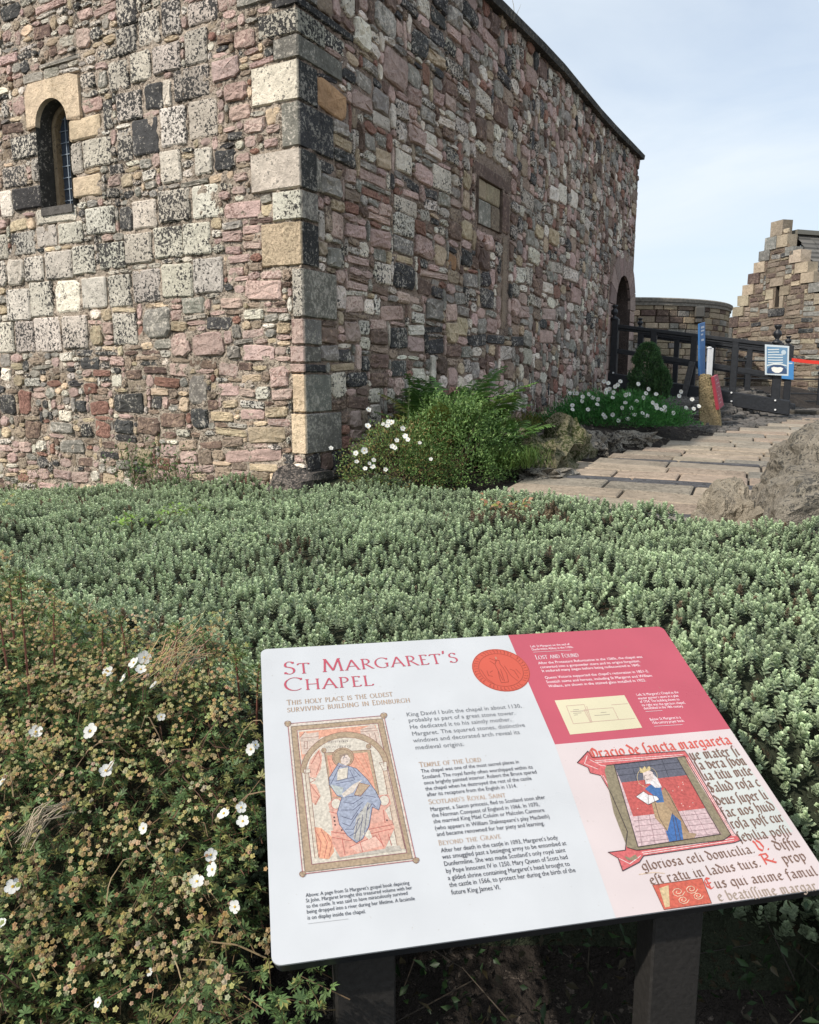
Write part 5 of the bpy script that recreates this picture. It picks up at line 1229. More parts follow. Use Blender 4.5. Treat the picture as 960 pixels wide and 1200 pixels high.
# thin iron railing beyond
Y = 14.6
ra = empty('iron_railing', tuple(at_y(900, 475, Y)), 'thin black iron railing of horizontal bars beyond the timber barriers', 'railing')
for yy in (423, 444, 461, 470):
    mb = MB(); mb.tube([at_y(848, yy - .5, Y + .3), at_y(905, yy, Y), at_y(990, yy + .8, Y - .5)], .014, 6, (.02,) * 3); mb.build('rail', M_IRON, ra)
for px in (871, 958):
    a, b = at_y(px, 418 if px < 900 else 436, Y - (px - 905) * .006), at_y(px, 480, Y - (px - 905) * .006)
    mb = MB(); mb.lathe((b.x, b.y, b.z), [(.045, 0), (.045, .05), (.03, .06), (.03, a.z - b.z - .05), (.05, a.z - b.z - .03), (.045, a.z - b.z), (.01, a.z - b.z + .03)], 10); mb.build('railing_post', M_IRON, ra)
# red belt
mb = MB(); a, b = at_y(928, 421.5, 12.3), at_y(1010, 422.5, 11.6)
for k in range(10):
    f0, f1 = k / 10, (k + 1) / 10; s0, s1 = -.04 * math.sin(math.pi * f0), -.04 * math.sin(math.pi * f1)
    p, q = a.lerp(b, f0) + Vector((0, 0, s0)), a.lerp(b, f1) + Vector((0, 0, s1)); mb.box((p + q) / 2, q - p, (0, .006, 0), (0, 0, .052), (.62, .035, .02))
tag(mb.build('barrier_belt', M_PAINT), 'red fabric belt stretched across the way right of the barrier posts', 'barrier belt')

# notices on the barrier post
def flat_sheet(f2w, pts, col, lift, nrm, name, parent, mat=None, th=0):
    V = [f2w(*p) + nrm * lift for p in pts]; mb = MB(); k = len(V)
    if th: V2 = [v - nrm * th for v in V]; mb.add(V + V2, [tuple(range(k)), tuple(range(2 * k - 1, k - 1, -1))] + [(i, i + k, (i + 1) % k + k, (i + 1) % k) for i in range(k)], col)
    else: mb.add(V, [tuple(range(k))], col)
    return mb.build(name, mat or M_PAINT, parent)
nA = A1 + fn * .11
def nf(px, py): return on_plane(px, py, nA, fn)
no = empty('notice', tuple(nf(911, 440)), 'blue and white notice with a face mask drawing fixed to the front barrier post', 'notice')
flat_sheet(nf, [(896.5, 403.5), (925, 405.5), (924, 440.5), (896.5, 439)], (.55, .62, .66), 0, fn, 'board', no, th=.012)
flat_sheet(nf, [(898.5, 406), (923, 407.5), (922.3, 438.3), (898.5, 437)], (.12, .24, .38), .002, fn, 'print', no)
for k in range(6):
    y = 409 + k * 3.1; mb = MB(); pts_ = [(900 + i * 2.2, y + .12 * math.sin(i * .8 + k)) for i in range(9 if k > 1 else 7)]
    for p, q in zip(pts_, pts_[1:]): mb.add([nf(p[0], p[1]) + fn * .004, nf(q[0], q[1]) + fn * .004, nf(q[0], q[1] + 1.1) + fn * .004, nf(p[0], p[1] + 1.1) + fn * .004], [(0, 1, 2, 3)], (.62, .68, .70))
    mb.build('printed_line', M_PAINT, no)
for cx, cy, r in ((918.5, 413, 2.9),):
    flat_sheet(nf, [(cx + r * math.cos(t), cy + r * math.sin(t)) for t in [k * math.pi / 6 for k in range(12)]], (.45, .55, .62), .005, fn, 'printed_disc', no)
flat_sheet(nf, [(899, 437.5), (900, 432), (904, 428), (911, 427), (918, 428.5), (922, 433), (922, 438)], (.03, .07, .16), .0055, fn, 'drawing', no)
flat_sheet(nf, [(904, 431), (907, 429.8), (911, 430.6), (915, 430.2), (918, 431.5), (916.5, 435), (913, 437), (908.5, 436.8), (905, 434.6)], (.75, .74, .70), .007, fn, 'mask_drawing', no)
flat_sheet(nf, [(899, 427.5), (907, 425.6), (915, 425.8), (922, 428), (922, 429.4), (915, 427.6), (907, 427.4), (899, 429.2)], (.6, .66, .68), .006, fn, 'printed_line', no)
n2 = A2 + fn * .02
d2_, fn2 = vplane(A2, B2)
def nf2(px, py): return on_plane(px, py, A2 + fn2 * .08, fn2)
o = flat_sheet(nf2, [(915.5, 423), (930.5, 423), (930, 445), (915, 443.5)], (.05, .22, .50), 0, fn2, 'notice', None, th=.012); tag(o, 'plain blue notice on the rear barrier post, half hidden by the mask notice', 'notice')
flat_sheet(nf2, [(917, 425), (929, 425), (928.7, 426.5), (917, 426.5)], (.55, .62, .68), .002, fn2, 'printed_line', o)

# stone bollard with red plaque, blue banner and white post beside it
q = terrain_pt(831, 502); bY = q.y + .1
def bp_(px, py, dy=0): return at_y(px, py, bY + dy)
mb = MB(); zb = q.z - .05
prof = [(818.5, 437), (824, 438), (834, 447), (839, 455), (844.5, 503), (822, 503), (818.5, 500)]
prof = [(819, 440), (822, 437.5), (833, 439), (838.5, 447), (845.5, 504), (819, 505)]
Fv = [bp_(x, y) for x, y in prof]; dv = Vector((.10, .20, 0)); Bv = [v + dv * .9 for v in Fv]; k = len(prof)
V = Fv + Bv; Fc = [tuple(range(k))[::-1], tuple(range(k, 2 * k))] + [(i, (i + 1) % k, (i + 1) % k + k, i + k) for i in range(k)]
bol = mobj('stone_bollard', V, Fc, M_ROCK, None, cols=(.36, .28, .155), extra={'col2': np.tile((.12, .10, .05), (2 * k, 1)), 'amt': np.full(2 * k, .35)}); tag(bol, 'squat weathered tan stone bollard carrying a red plaque at the end of the daisies', 'bollard')
bm_ = bmesh.new(); bm_.from_mesh(bol.data); bmesh.ops.bevel(bm_, geom=bm_.edges[:], offset=.015, segments=2, affect='EDGES'); bm_.to_mesh(bol.data); bm_.free()
pq = [bp_(835, 442, -.03), bp_(839.5, 439, .10), bp_(846.5, 475, .10), bp_(841, 480, -.03)]
nn = (pq[1] - pq[0]).cross(pq[3] - pq[0]).normalized(); nn = -nn if nn.y > 0 else nn
mb = MB(); off = nn * .02
mb.add([p + off for p in pq] + [p - off for p in pq], [(0, 1, 2, 3), (7, 6, 5, 4), (0, 4, 5, 1), (1, 5, 6, 2), (2, 6, 7, 3), (3, 7, 4, 0)], (.30, .035, .055)); plq = mb.build('plaque', M_PAINT, bol)
mb = MB()
for k in range(7):
    f0 = .10 + k * .12; a = pq[0].lerp(pq[3], f0).lerp(pq[1].lerp(pq[2], f0), .18); b = pq[0].lerp(pq[3], f0).lerp(pq[1].lerp(pq[2], f0), .82 if k % 3 else .6); dn = (pq[3] - pq[0]) * .035
    mb.add([p + nn * .022 for p in (a, b, b + dn, a + dn)], [(0, 1, 2, 3)], (.42, .20, .2))
mb.build('printed_line', M_PAINT, plq)
bY2 = bY + .35
def b2(px, py, dy=0): return at_y(px, py, bY2 + dy)
mb = MB(); a, b = b2(820, 379.5), b2(826.5, 377.5, .22); c, d = b2(826.5, 440, .22), b2(820, 440)
nn = (b - a).cross(d - a).normalized(); nn = -nn if nn.y > 0 else nn
mb.add([a, b, c, d] + [p - nn * .02 for p in (a, b, c, d)], [(0, 1, 2, 3), (7, 6, 5, 4), (0, 4, 5, 1), (1, 5, 6, 2), (2, 6, 7, 3), (3, 7, 4, 0)], (.03, .14, .36)); bn = mb.build('banner_sign', M_PAINT); tag(bn, 'narrow upright blue sign seen edge on, standing behind the stone bollard', 'sign')
mb = MB()
for f0, f1, w0, w1 in ((.06, .10, .2, .8), (.13, .16, .2, .8), (.20, .23, .2, .6), (.30, .34, .25, .75)):
    L0, L1 = a.lerp(d, f0), a.lerp(d, f1); R0, R1 = b.lerp(c, f0), b.lerp(c, f1); mb.add([p + nn * .002 for p in (L0.lerp(R0, w0), L0.lerp(R0, w1), L1.lerp(R1, w1), L1.lerp(R1, w0))], [(0, 1, 2, 3)], (.55, .6, .68))
mb.build('printed_line', M_PAINT, bn)
mb = MB(); a, b = b2(831.5, 408, .1), b2(831.5, 445, .1); mb.box((a + b) / 2, (.07, 0, 0), (0, .05, 0), (0, 0, a.z - b.z), (.62, .63, .64), .006); mb.lathe((a.x, a.y, a.z), [(.035, -.002), (.035, .01), (.01, .02)], 8, (.62, .63, .64))
tag(mb.build('white_post', M_PAINT), 'short white post between the blue sign and the stone bollard plaque', 'post')

# ------------------------------------------------------------ round tower
TC = Vector((4.475, 19.0, 0)); TR = 2.97; TT = 3.22
tower = empty('round_tower', (TC.x, TC.y, .9), 'round honey coloured stone tower behind the black barriers', 'tower')
mb = MB(); mb.lathe((TC.x, TC.y, 0), [(TR - .02, .6), (TR - .02, TT - .1)], 48, (.30, .23, .15)); o = mb.build('wall', M_MORTAR, tower, world=(TC.x, TC.y, .6), smooth_=True)
tw = random.Random(4); z = 1.05; row = 0; cnt = 0
while z < TT - .16:
    h = tw.uniform(.105, .15); a = -2.55 + tw.uniform(0, .1)
    while a < -.55 + .1:
        wd = tw.uniform(.20, .46); da = wd / TR; cnt += 1
        V = []
        for (rr, ins) in ((-.03, 0), (.012, .0), (.018 + tw.uniform(0, .012), .012)):
            for zz in (z + .005 + ins, z + h - .005 - ins):
                for q_ in (0, .5, 1):
                    t = a + .004 + (da - .008) * q_ + (ins / TR if q_ == 0 else -ins / TR if q_ == 1 else 0); V.append((TC.x + (TR + rr) * math.cos(t), TC.y + (TR + rr) * math.sin(t), zz + tw.uniform(-.002, .002)))
        Fc = []
        for l in (0, 6):
            Fc += [(l, l + 1, l + 7, l + 6), (l + 1, l + 2, l + 8, l + 7), (l + 2, l + 5, l + 11, l + 8), (l + 5, l + 4, l + 10, l + 11), (l + 4, l + 3, l + 9, l + 10), (l + 3, l, l + 6, l + 9)]
        Fc += [(12, 13, 16, 15), (13, 14, 17, 16)]
        ca, cb, am = stone_cols(tw.choice('YYTYMMBG'), tw, .80)
        mobj('stone', V, Fc, M_STONE, o, cols=ca, extra={'col2': np.tile(cb, (18, 1)), 'amt': np.full(18, am)}); a += da
    z += h; row += 1
mb = MB(); mb.lathe((TC.x, TC.y, 0), [(TR, TT - .14), (TR + .05, TT - .13), (TR + .05, TT - .08), (TR + .07, TT - .06), (TR + .08, TT), (TR + .05, TT + .02), (TR - .3, TT + .05)], 64, (.20, .18, .15)); mb.build('parapet_moulding', mat_simple('dark_weathered_stone', (.10, .09, .075), rough=.9, bump=.5, scale=20, use_attr=True, var=.35), tower)
t = math.atan2(at_y(818, 360, 16.3).y - TC.y, at_y(818, 360, 16.3).x - TC.x); p = at_y(818.5, 366, 16.4); mb = MB(); mb.box((p.x, p.y, p.z), (.20, 0, 0), (0, .22, 0), (0, 0, .22), (.08, .075, .065), .02); mb.box((p.x, p.y, p.z - .16), (.14, 0, 0), (0, .16, 0), (0, 0, .12), (.08, .075, .065), .02); mb.build('water_spout', M_PAINT, tower)

# ------------------------------------------------------------ crow-stepped gable
Gd, Gn = Vector((.309, -.951, 0)).normalized(), Vector((-.951, -.309, 0)).normalized()
GP = at_y(846, 420, 20.5); GP.z = 0
def gw(px, py): q = on_plane(px, py, GP, Gn); return (q - GP).dot(Gd), q.z
gab = empty('gabled_building', (GP.x, GP.y, .8), 'stone building with a crow-stepped gable and a slit window at the right edge', 'building')
La, Lb = gw(850, 392), gw(908, 262); Ra, Rb = gw(922, 272), gw(962, 350)
slope = (Rb[1] - Ra[1]) / (Rb[0] - Ra[0])
UE = Ra[0] + (1.9 - Ra[1]) / slope
def ztg(u):
    if u < La[0]: return La[1] - .1
    if u < Lb[0]: return La[1] + (Lb[1] - La[1]) * (u - La[0]) / (Lb[0] - La[0]) - .12
    if u < Ra[0]: return Lb[1] - .15
    return max(1.5, Ra[1] + slope * (u - Ra[0]) - .12)
gwl = wall_sheet('wall', GP, Gd, Gn, .6, UE, ztg, gab, cell=.09, col=(.24, .19, .14), holes=[(gw(907.5, 350)[0], gw(910, 361)[1], gw(914, 350)[0], gw(910, 335)[1])])
gb = [(903,325,919,336,'T'),(898,339,907,351,'T'),(902,351,907.3,362,'T'),(914.2,335,926,346,'Y'),(914.2,346,919,361.5,'T'),(901,361.5,920,371,'D'),
      (904,258.5,918.5,277,'Y'),(897,277,911,293,'G'),(911,275,924,290,'Y'),(890,293,903,306,'G'),(884,307,897,320,'T'),(877,320,891,333,'B'),(871,333,884,346,'T'),(865,346,878,359,'Y'),(859,359,872,371,'Y'),(853,371,866,384,'B'),(847,384,859,398,'G'),
      (921,289,931,300,'G'),(926,293,940,308,'T'),(932,307,948,320,'Y'),(939,319,955,332,'T'),(948,331,964,343,'G'),(955,343,972,356,'Y')]
gr_ = random.Random(8); blk = []
for (x0, y0, x1, y1, c) in gb:
    ym = (y0 + y1) / 2; u0, u1 = gw(x0, ym)[0], gw(x1, ym)[0]; xm = (x0 + x1) / 2; z1, z0 = gw(xm, y0)[1], gw(xm, y1)[1]; blk.append((u0, z0 - .6, u1, z1 - .6))
    rake = y1 <= 300 and x0 > 903 or (x0 < 905 and y0 < 400 and (x0 - 905) * -2.45 + 262 < y1 + 26 and x0 < 899 or x0 in (904,)) or x0 > 920 and y0 > 280
    is_step = (x0, y0) in [(b[0], b[1]) for b in gb[6:]]
    dpth = .26 if is_step else .02
    V = []; 
    for dd in (.03, -dpth):
        for (uu, zz) in ((u0 + .01, z0 + .01), (u1 - .01, z0 + .01), (u1 - .01, z1 - .01), (u0 + .01, z1 - .01)): qq = GP + Gd * (uu + gr_.uniform(-.01, .01)) + Gn * dd; V.append((qq.x, qq.y, zz + gr_.uniform(-.01, .01)))
    ca, cb, am = stone_cols(c, gr_, .84, tint=(.92, .96, 1.02))
    mobj('crow_step' if is_step else 'window_surround', V, [(0, 1, 2, 3), (7, 6, 5, 4), (0, 4, 5, 1), (1, 5, 6, 2), (2, 6, 7, 3), (3, 7, 4, 0)], M_STONE, gab, cols=ca, extra={'col2': np.tile(cb, (8, 1)), 'amt': np.full(8, am)})
u0, z0 = gw(907.6, 361); u1, z1 = gw(914, 335.5); zb0 = gw(911, 361)[1]; zb1 = gw(911, 335.5)[1]
blk.append((u0, zb0 - .6, u1, zb1 - .6))
mb = MB(); V = []
for dd in (0.0, -.3):
    for (uu, zz) in ((u0, zb0), (u1, zb0), (u1, zb1), (u0, zb1)): qq = GP + Gd * uu + Gn * dd; V.append((qq.x, qq.y, zz))
mb.add(V, [(0, 1, 5, 4), (1, 2, 6, 5), (2, 3, 7, 6), (3, 0, 4, 7)], (.12, .10, .08)); mb.add([GP + Gd * uu + Gn * -.10 + Vector((0, 0, zz)) for (uu, zz) in ((u0, zb0), (u1, zb0), (u1, zb1), (u0, zb1))], [(0, 1, 2, 3)], (.008, .008, .01)); mb.build('slit_window', M_PAINT, gab)
gs = pack(UE, 8.5, [], lambda u, z, r: (r.uniform(.22, .5), .121), lambda u, z, r: r.choice('BBBGMMYMDMG'), blk, gr_, cell=.03)
lay(gs, GP, Gn, Gd, .6, gwl, gr_, dark=1.0, tint=(.92, .97, 1.0), limit=290, clip=lambda u, z: z < ztg(u) - .03 and u < UE - .1, depth=(.012, .03), gap=.015)
# roof slopes behind the gable
rd = -Gn
def G3(u, z, d): q = GP + Gd * u + rd * d; return Vector((q.x, q.y, z))
ua = (Lb[0] + Ra[0]) / 2; za = Lb[1] - .25
for side, (ue, ze) in ((1, (UE, 1.9)), (-1, (La[0] - .0, La[1] - .3))):
    mb = MB(); nr = 26
    for k in range(nr):
        f0, f1 = k / nr, (k + 1) / nr
        p0, p1 = ua + (ue - ua) * f0, ua + (ue - ua) * f1; q0, q1 = za + (ze - za) * f0, za + (ze - za) * f1
        d0 = .45; 
        while d0 < 9:
            wd = gr_.uniform(.3, .45); l = .02 + gr_.uniform(0, .012); c = gr_.uniform(.8, 1.25)
            mb.add([G3(p0, q0 + .0, d0), G3(p0, q0, d0 + wd - .01), G3(p1 + .02 * side, q1 + l, d0 + wd - .01), G3(p1 + .02 * side, q1 + l, d0), G3(p1 + .02 * side, q1 - .02, d0 + wd - .01), G3(p1 + .02 * side, q1 - .02, d0)], [(0, 1, 2, 3), (3, 2, 4, 5)], (.13 * c, .12 * c, .105 * c)); d0 += wd
    mb.build('slates', M_PAINT, gab, kind='stuff')
mb = MB(); mb.box(G3(ua, za + .04, 4.7), rd * 8.6, Gd * .22, (0, 0, .10), (.17, .16, .13)); mb.build('ridge_stone', M_PAINT, gab)
mb = MB(); V = [G3(0, .6, 0), G3(0, .6, 9), G3(0, La[1] - .1, 9), G3(0, La[1] - .1, 0), G3(UE, .6, 0), G3(UE, .6, 9), G3(UE, 1.9, 9), G3(UE, 1.9, 0)]
mb.add(V, [(0, 1, 2, 3), (4, 5, 6, 7)], (.24, .19, .14)); mb.build('side_wall', M_MORTAR, gab)
# low kerb under the barriers on the right
mb = MB(); a, b = at_y(918, 481, 12.0), at_y(1040, 483, 11.2); mb.box((a + b) / 2 - Vector((0, 0, .06)), b - a, (0.1, .35, 0), (0, 0, .14), (.09, .08, .065), .02); tag(mb.build('stone_kerb', M_ROCK), 'low dark stone kerb under the railing right of the barrier posts', 'kerb')
# ------------------------------------------------------------ information sign
TLp, TRp, BRp, BLp = (305.5, 761), (776, 734), (986, 1038.5), (328.5, 1131)
rr_ = [ray(*p) / F for p in (TLp, TRp, BRp, BLp)]
Am = np.array([list(rr_[0]), [-v for v in rr_[1]], list(rr_[2]), [-v for v in rr_[3]]]).T
tt = np.linalg.svd(Am)[2][-1]; tt = tt / tt[0] * 1.46
PC = [EYE + rr_[i] * float(tt[i]) for i in range(4)]
PO = PC[0]; PX = (PC[1] - PC[0]); PWd = PX.length; PX.normalize()
Pn = PX.cross(PC[3] - PC[0]).normalized(); Pn = -Pn if Pn.z < 0 else Pn
PY = Pn.cross(PX).normalized()                      # up the face
PHt = -(PC[3] - PC[0]).dot(PY)
print('panel', PWd, PHt, 'height of edges', PC[0].z, PC[3].z)
def pu(px, py):                                      # photograph pixel -> (right, up) on the panel's face
    q = on_plane(px, py, PO, Pn) - PO; return q.dot(PX), q.dot(PY)
def pw(u, v, lift=0): return PO + PX * u + PY * v + Pn * lift
sign = empty('information_sign', (PO + PX * PWd / 2).to_tuple()[:2] + (0.45,), 'tilted white and red information board on two dark posts in front of the ground cover', 'sign')
def mat_print(name):
    m, nd, lk, bs = newmat(name); at = nd.new('ShaderNodeAttribute'); at.attribute_name = 'col'
    g = nd.new('ShaderNodeNewGeometry'); nz = nd.new('ShaderNodeTexNoise'); nz.inputs['Scale'].default_value = 9; nz.inputs['Detail'].default_value = 6; lk.new(g.outputs['Position'], nz.inputs['Vector'])
    n2 = nd.new('ShaderNodeTexNoise'); n2.inputs['Scale'].default_value = 130; n2.inputs['Detail'].default_value = 4; lk.new(g.outputs['Position'], n2.inputs['Vector'])
    mr = nd.new('ShaderNodeMapRange'); mr.inputs[1].default_value = .3; mr.inputs[2].default_value = .7; mr.inputs[3].default_value = .93; mr.inputs[4].default_value = 1.02; lk.new(nz.outputs[0], mr.inputs[0])
    sc_ = nd.new('ShaderNodeVectorMath'); sc_.operation = 'SCALE'; lk.new(at.outputs['Color'], sc_.inputs[0]); lk.new(mr.outputs[0], sc_.inputs['Scale'])
    # specks of dirt
    mk = nd.new('ShaderNodeMapRange'); mk.inputs[1].default_value = .70; mk.inputs[2].default_value = .76; lk.new(n2.outputs[0], mk.inputs[0])
    mx = nd.new('ShaderNodeMix'); mx.data_type = 'RGBA'; mu = nd.new('ShaderNodeMath'); mu.operation = 'MULTIPLY'; mu.inputs[1].default_value = .35; lk.new(mk.outputs[0], mu.inputs[0]); lk.new(mu.outputs[0], mx.inputs[0]); lk.new(sc_.outputs[0], mx.inputs[6]); mx.inputs[7].default_value = (.25, .2, .13, 1)
    lk.new(mx.outputs[2], bs.inputs['Base Color']); 
    r2 = nd.new('ShaderNodeMapRange'); r2.inputs[1].default_value = .3; r2.inputs[2].default_value = .7; r2.inputs[3].default_value = .25; r2.inputs[4].default_value = .42; lk.new(nz.outputs[0], r2.inputs[0]); lk.new(r2.outputs[0], bs.inputs['Roughness'])
    return m
M_PRINT = mat_print('print')
M_PICT = mat_simple('painted_print', (1, 1, 1), rough=.35, scale=240, var=.25, use_attr=True)
def rrect(w_, h_, r, n=6):
    P = []
    for cx, cy, a0 in ((w_ - r, -r, 90), (w_ - r, -h_ + r, 0), (r, -h_ + r, -90), (r, -r, -180)):
        for k in range(n + 1): a = math.radians(a0 - 90 * k / n); P.append((cx + r * math.cos(a), cy + r * math.sin(a)))
    return P
R = rrect(PWd, PHt, .013); k = len(R)
WHITE = (.49, .50, .51)
V = [tuple(pw(u, v, 0)) for u, v in R] + [tuple(pw(u, v, -.003)) for u, v in R]
mobj('panel', V, [tuple(range(k))[::-1], tuple(range(k, 2 * k))] + [(i, (i + 1) % k, (i + 1) % k + k, i + k) for i in range(k)], M_PRINT, sign, cols=WHITE)
ins = .004; R2 = [(ins + u * (PWd - 2 * ins) / PWd, -ins + v * (PHt - 2 * ins) / PHt) for u, v in R]
V = [tuple(pw(u, v, -.0033)) for u, v in R2] + [tuple(pw(u, v, -.026)) for u, v in R2]
mobj('backing_tray', V, [tuple(range(k))[::-1], tuple(range(k, 2 * k))] + [(i, (i + 1) % k, (i + 1) % k + k, i + k) for i in range(k)], M_IRON, sign, cols=(.02,) * 3)
M_POST = mat_simple('dark_grey_powder_coat', (.022, .020, .018), rough=.6, bump=.15, scale=120, var=.25)
for (x0, x1, yb) in ((389.5, 463, 1118), (772, 835.5, 1072)):
    yt = yb + 22
    a, b = on_plane(x0, yt, PO + Pn * -.05, Pn), on_plane(x1, yt, PO + Pn * -.05, Pn)
    w_ = (b - a).length; c = (a + b) / 2 + Vector((.0, .035, 0)); zt = c.z + .02
    dd = Vector((PX.x, PX.y, 0)).normalized(); d2 = Vector((-dd.y, dd.x, 0)); zg = terrain(c.x, c.y) - .1
    c = c + d2 * .02
    mb = MB(); mb.box((c.x, c.y, (zt + zg) / 2), dd * w_, d2 * .05, (0, 0, zt - zg), (.03,) * 3, .003); mb.build('post', M_POST, sign)
    e = pw(*( (c + d2 * .2 - PO).dot(PX), -PHt * .5), -.04); mb = MB(); mb.box(e, PX * w_, PY * PHt * .8, Pn * .02, (.03,) * 3); mb.build('bracket', M_POST, sign)
LAY = {}
def poly(pts, col, lay, parent=None, name='print_shape', uv=False):
    """flat print: pixel outline -> face on the board"""
    Q = pts if uv else [pu(*p) for p in pts]
    area = sum(Q[i][0] * Q[(i + 1) % len(Q)][1] - Q[(i + 1) % len(Q)][0] * Q[i][1] for i in range(len(Q)))
    if area < 0: Q = Q[::-1]
    V = [tuple(pw(u, v, .00025 * lay)) for u, v in Q]
    return mobj(name, V, [tuple(range(len(V)))], M_PRINT, parent or sign, cols=col)
class Ink:
    def __init__(s): s.v, s.f, s.c = [], [], []; s.n = 0
    def shape(s, pts, col, lay, uv=False):
        Q = pts if uv else [pu(*p) for p in pts]; g_ = sum(col) / 3; col = tuple((c_ * .85 + g_ * .15) * .80 for c_ in col)
        area = sum(Q[i][0] * Q[(i + 1) % len(Q)][1] - Q[(i + 1) % len(Q)][0] * Q[i][1] for i in range(len(Q)))
        if area < 0: Q = Q[::-1]
        b = len(s.v); s.n += 1; l = .00025 * lay + .0000006 * (s.n % 97)
        s.v += [tuple(pw(u, v, l)) for u, v in Q]; s.f.append(tuple(range(b, b + len(Q)))); s.c += [col] * len(Q)
    def line(s, pts, w_, col, lay, uv=False, close=False):
        Q = pts if uv else [pu(*p) for p in pts]
        if close: Q = Q + [Q[0]]
        for (a, b) in zip(Q, Q[1:]):
            dx, dy = b[0] - a[0], b[1] - a[1]; l = math.hypot(dx, dy) + 1e-9; nx_, ny_ = -dy / l * w_ / 2, dx / l * w_ / 2; ex, ey = dx / l * w_ * .3, dy / l * w_ * .3
            s.shape([(a[0] + nx_ - ex, a[1] + ny_ - ey), (a[0] - nx_ - ex, a[1] - ny_ - ey), (b[0] - nx_ + ex, b[1] - ny_ + ey), (b[0] + nx_ + ex, b[1] + ny_ + ey)], col, lay, True)
    def nib(s, pts, nv, col, lay, mn):
        """broad-pen stroke, points and pen vector in board metres"""
        for (a, b) in zip(pts, pts[1:]):
            dx, dy = b[0] - a[0], b[1] - a[1]; l = math.hypot(dx, dy) + 1e-9
            cr = abs(dx * nv[1] - dy * nv[0]) / l; x, y = nv[0] / 2, nv[1] / 2
            if cr < mn: x, y = -dy / l * mn / 2, dx / l * mn / 2
            s.shape([(a[0] - x, a[1] - y), (a[0] + x, a[1] + y), (b[0] + x, b[1] + y), (b[0] - x, b[1] - y)], col, lay, True)
    def build(s, name, parent=None, mat=None): return mobj(name, s.v, s.f, mat or M_PRINT, parent or sign, cols=np.array(s.c)) if s.v else None
PINK = (.42, .075, .105); TAN = (.48, .30, .17); INKC = (.035, .035, .045)
# red and manuscript areas
poly([(595.5, 744.3), (776, 734), (857.5, 853.5), (650, 873)], PINK, 1, name='red_field') if False else None
def along(p, q, f): return (p[0] + (q[0] - p[0]) * f, p[1] + (q[1] - p[1]) * f)
# corners follow the board's own rounded edge
c1 = pu(595.5, 744.3); c2 = pu(650.5, 872.5); c3 = pu(857, 855); c4 = pu(722, 1076)
top = [(c1[0], 0)] + [p for p in R[:7]] + [(PWd, c3[1]), (c2[0], c2[1] if False else c3[1] * .5 + c2[1] * .5)]
top[-1] = (c2[0], c2[1]); top[-2] = (PWd, c2[1])
poly(top, PINK, 1, uv=True, name='red_field')
PARCH = (.54, .465, .455)
ms = [(c2[0], c2[1]), (PWd, c2[1])] + [p for p in R[7:14]] + [(c4[0], -PHt)]
poly(ms, PARCH, 1, uv=True, name='manuscript_field')
def z7_(x, y): return 660 + x / 3.2, 850 + y / 3.2
ink = Ink()
for k in range(26):                                   # foxing and washes on the parchment
    u = rnd.uniform(c2[0] + .03, PWd - .06); v = rnd.uniform(-PHt + .05, c2[1] - .05); r = rnd.uniform(.015, .05)
    if v < -PHt + r + .01 or v > c2[1] - r - .01 or u > PWd - r - .01 or u < c2[0] + (c2[1] - v) * .02 + r + .03: continue
    ink.shape([(u + r * math.cos(t) * rnd.uniform(.7, 1.1), v + r * math.sin(t) * rnd.uniform(.7, 1.1)) for t in [j * math.pi / 8 for j in range(16)]], rnd.choice([(.66, .60, .56), (.62, .57, .55), (.69, .565, .545), (.64, .60, .57)]), 2)  if False else ink.shape([(u + r * math.cos(t), v + r * math.sin(t)) for t in [j * math.pi / 8 for j in range(16)]], rnd.choice([(.675, .585, .57), (.68, .58, .57), (.685, .58, .565)]), 1.4, True)
ink.shape([(481, 100), (650, 82), (868, 398), (668, 428)] and [z7_(481, 104), z7_(648, 86), z7_(862, 400), z7_(668, 430)], (.60, .62, .575), 1.7)
ink.build('parchment_wash')

# lettering ------------------------------------------------
TXT = []
def text(s, p0, p1, size, col, parent=None, bold=0.0):
    c = bpy.data.curves.new('line_shape', 'FONT'); c.body = s; c.size = 1.0; c.offset = bold; c.resolution_u = 2
    m = MATS.get('ink_%.2f_%.2f_%.2f' % col)
    if not m: m = mat_simple('ink_%.2f_%.2f_%.2f' % col, col, rough=.35, var=.06, scale=200); MATS['ink_%.2f_%.2f_%.2f' % col] = m
    c.materials.append(m)
    o = bpy.data.objects.new('line_shape', c); COL.objects.link(o); TXT.append((o, p0, p1, size, parent or sign)); return o
def z1(x, y): return 300 + x / 2.8235, 730 + y / 2.8235
def z3(x, y): return 460 + x / 5.3333, 730 + y / 5.3333
def z4(x, y): return 600 + x / 4.8, 730 + y / 4.8
def z5(x, y): return 320 + x / 5.3333, 830 + y / 5.3333
def z6(x, y): return 480 + x / 4.3636, 870 + y / 4.3636
def z7(x, y): return 660 + x / 3.2, 850 + y / 3.2
GREY = (.16, .165, .175)
for s, a, b in (("King David I built the chapel in about 1130,", (88, 586), (805, 530)), ("probably as part of a great stone tower.", (100, 622), (765, 575)), ("He dedicated it to his saintly mother,", (108, 664), (740, 615)),
                ("Margaret. The squared stones, distinctive", (122, 707), (826, 650)), ("windows and decorated arch reveal its", (130, 749), (797, 695)), ("medieval origins.", (143, 793), (445, 770))): text(s, z3(*a), z3(*b),   .0128, GREY)
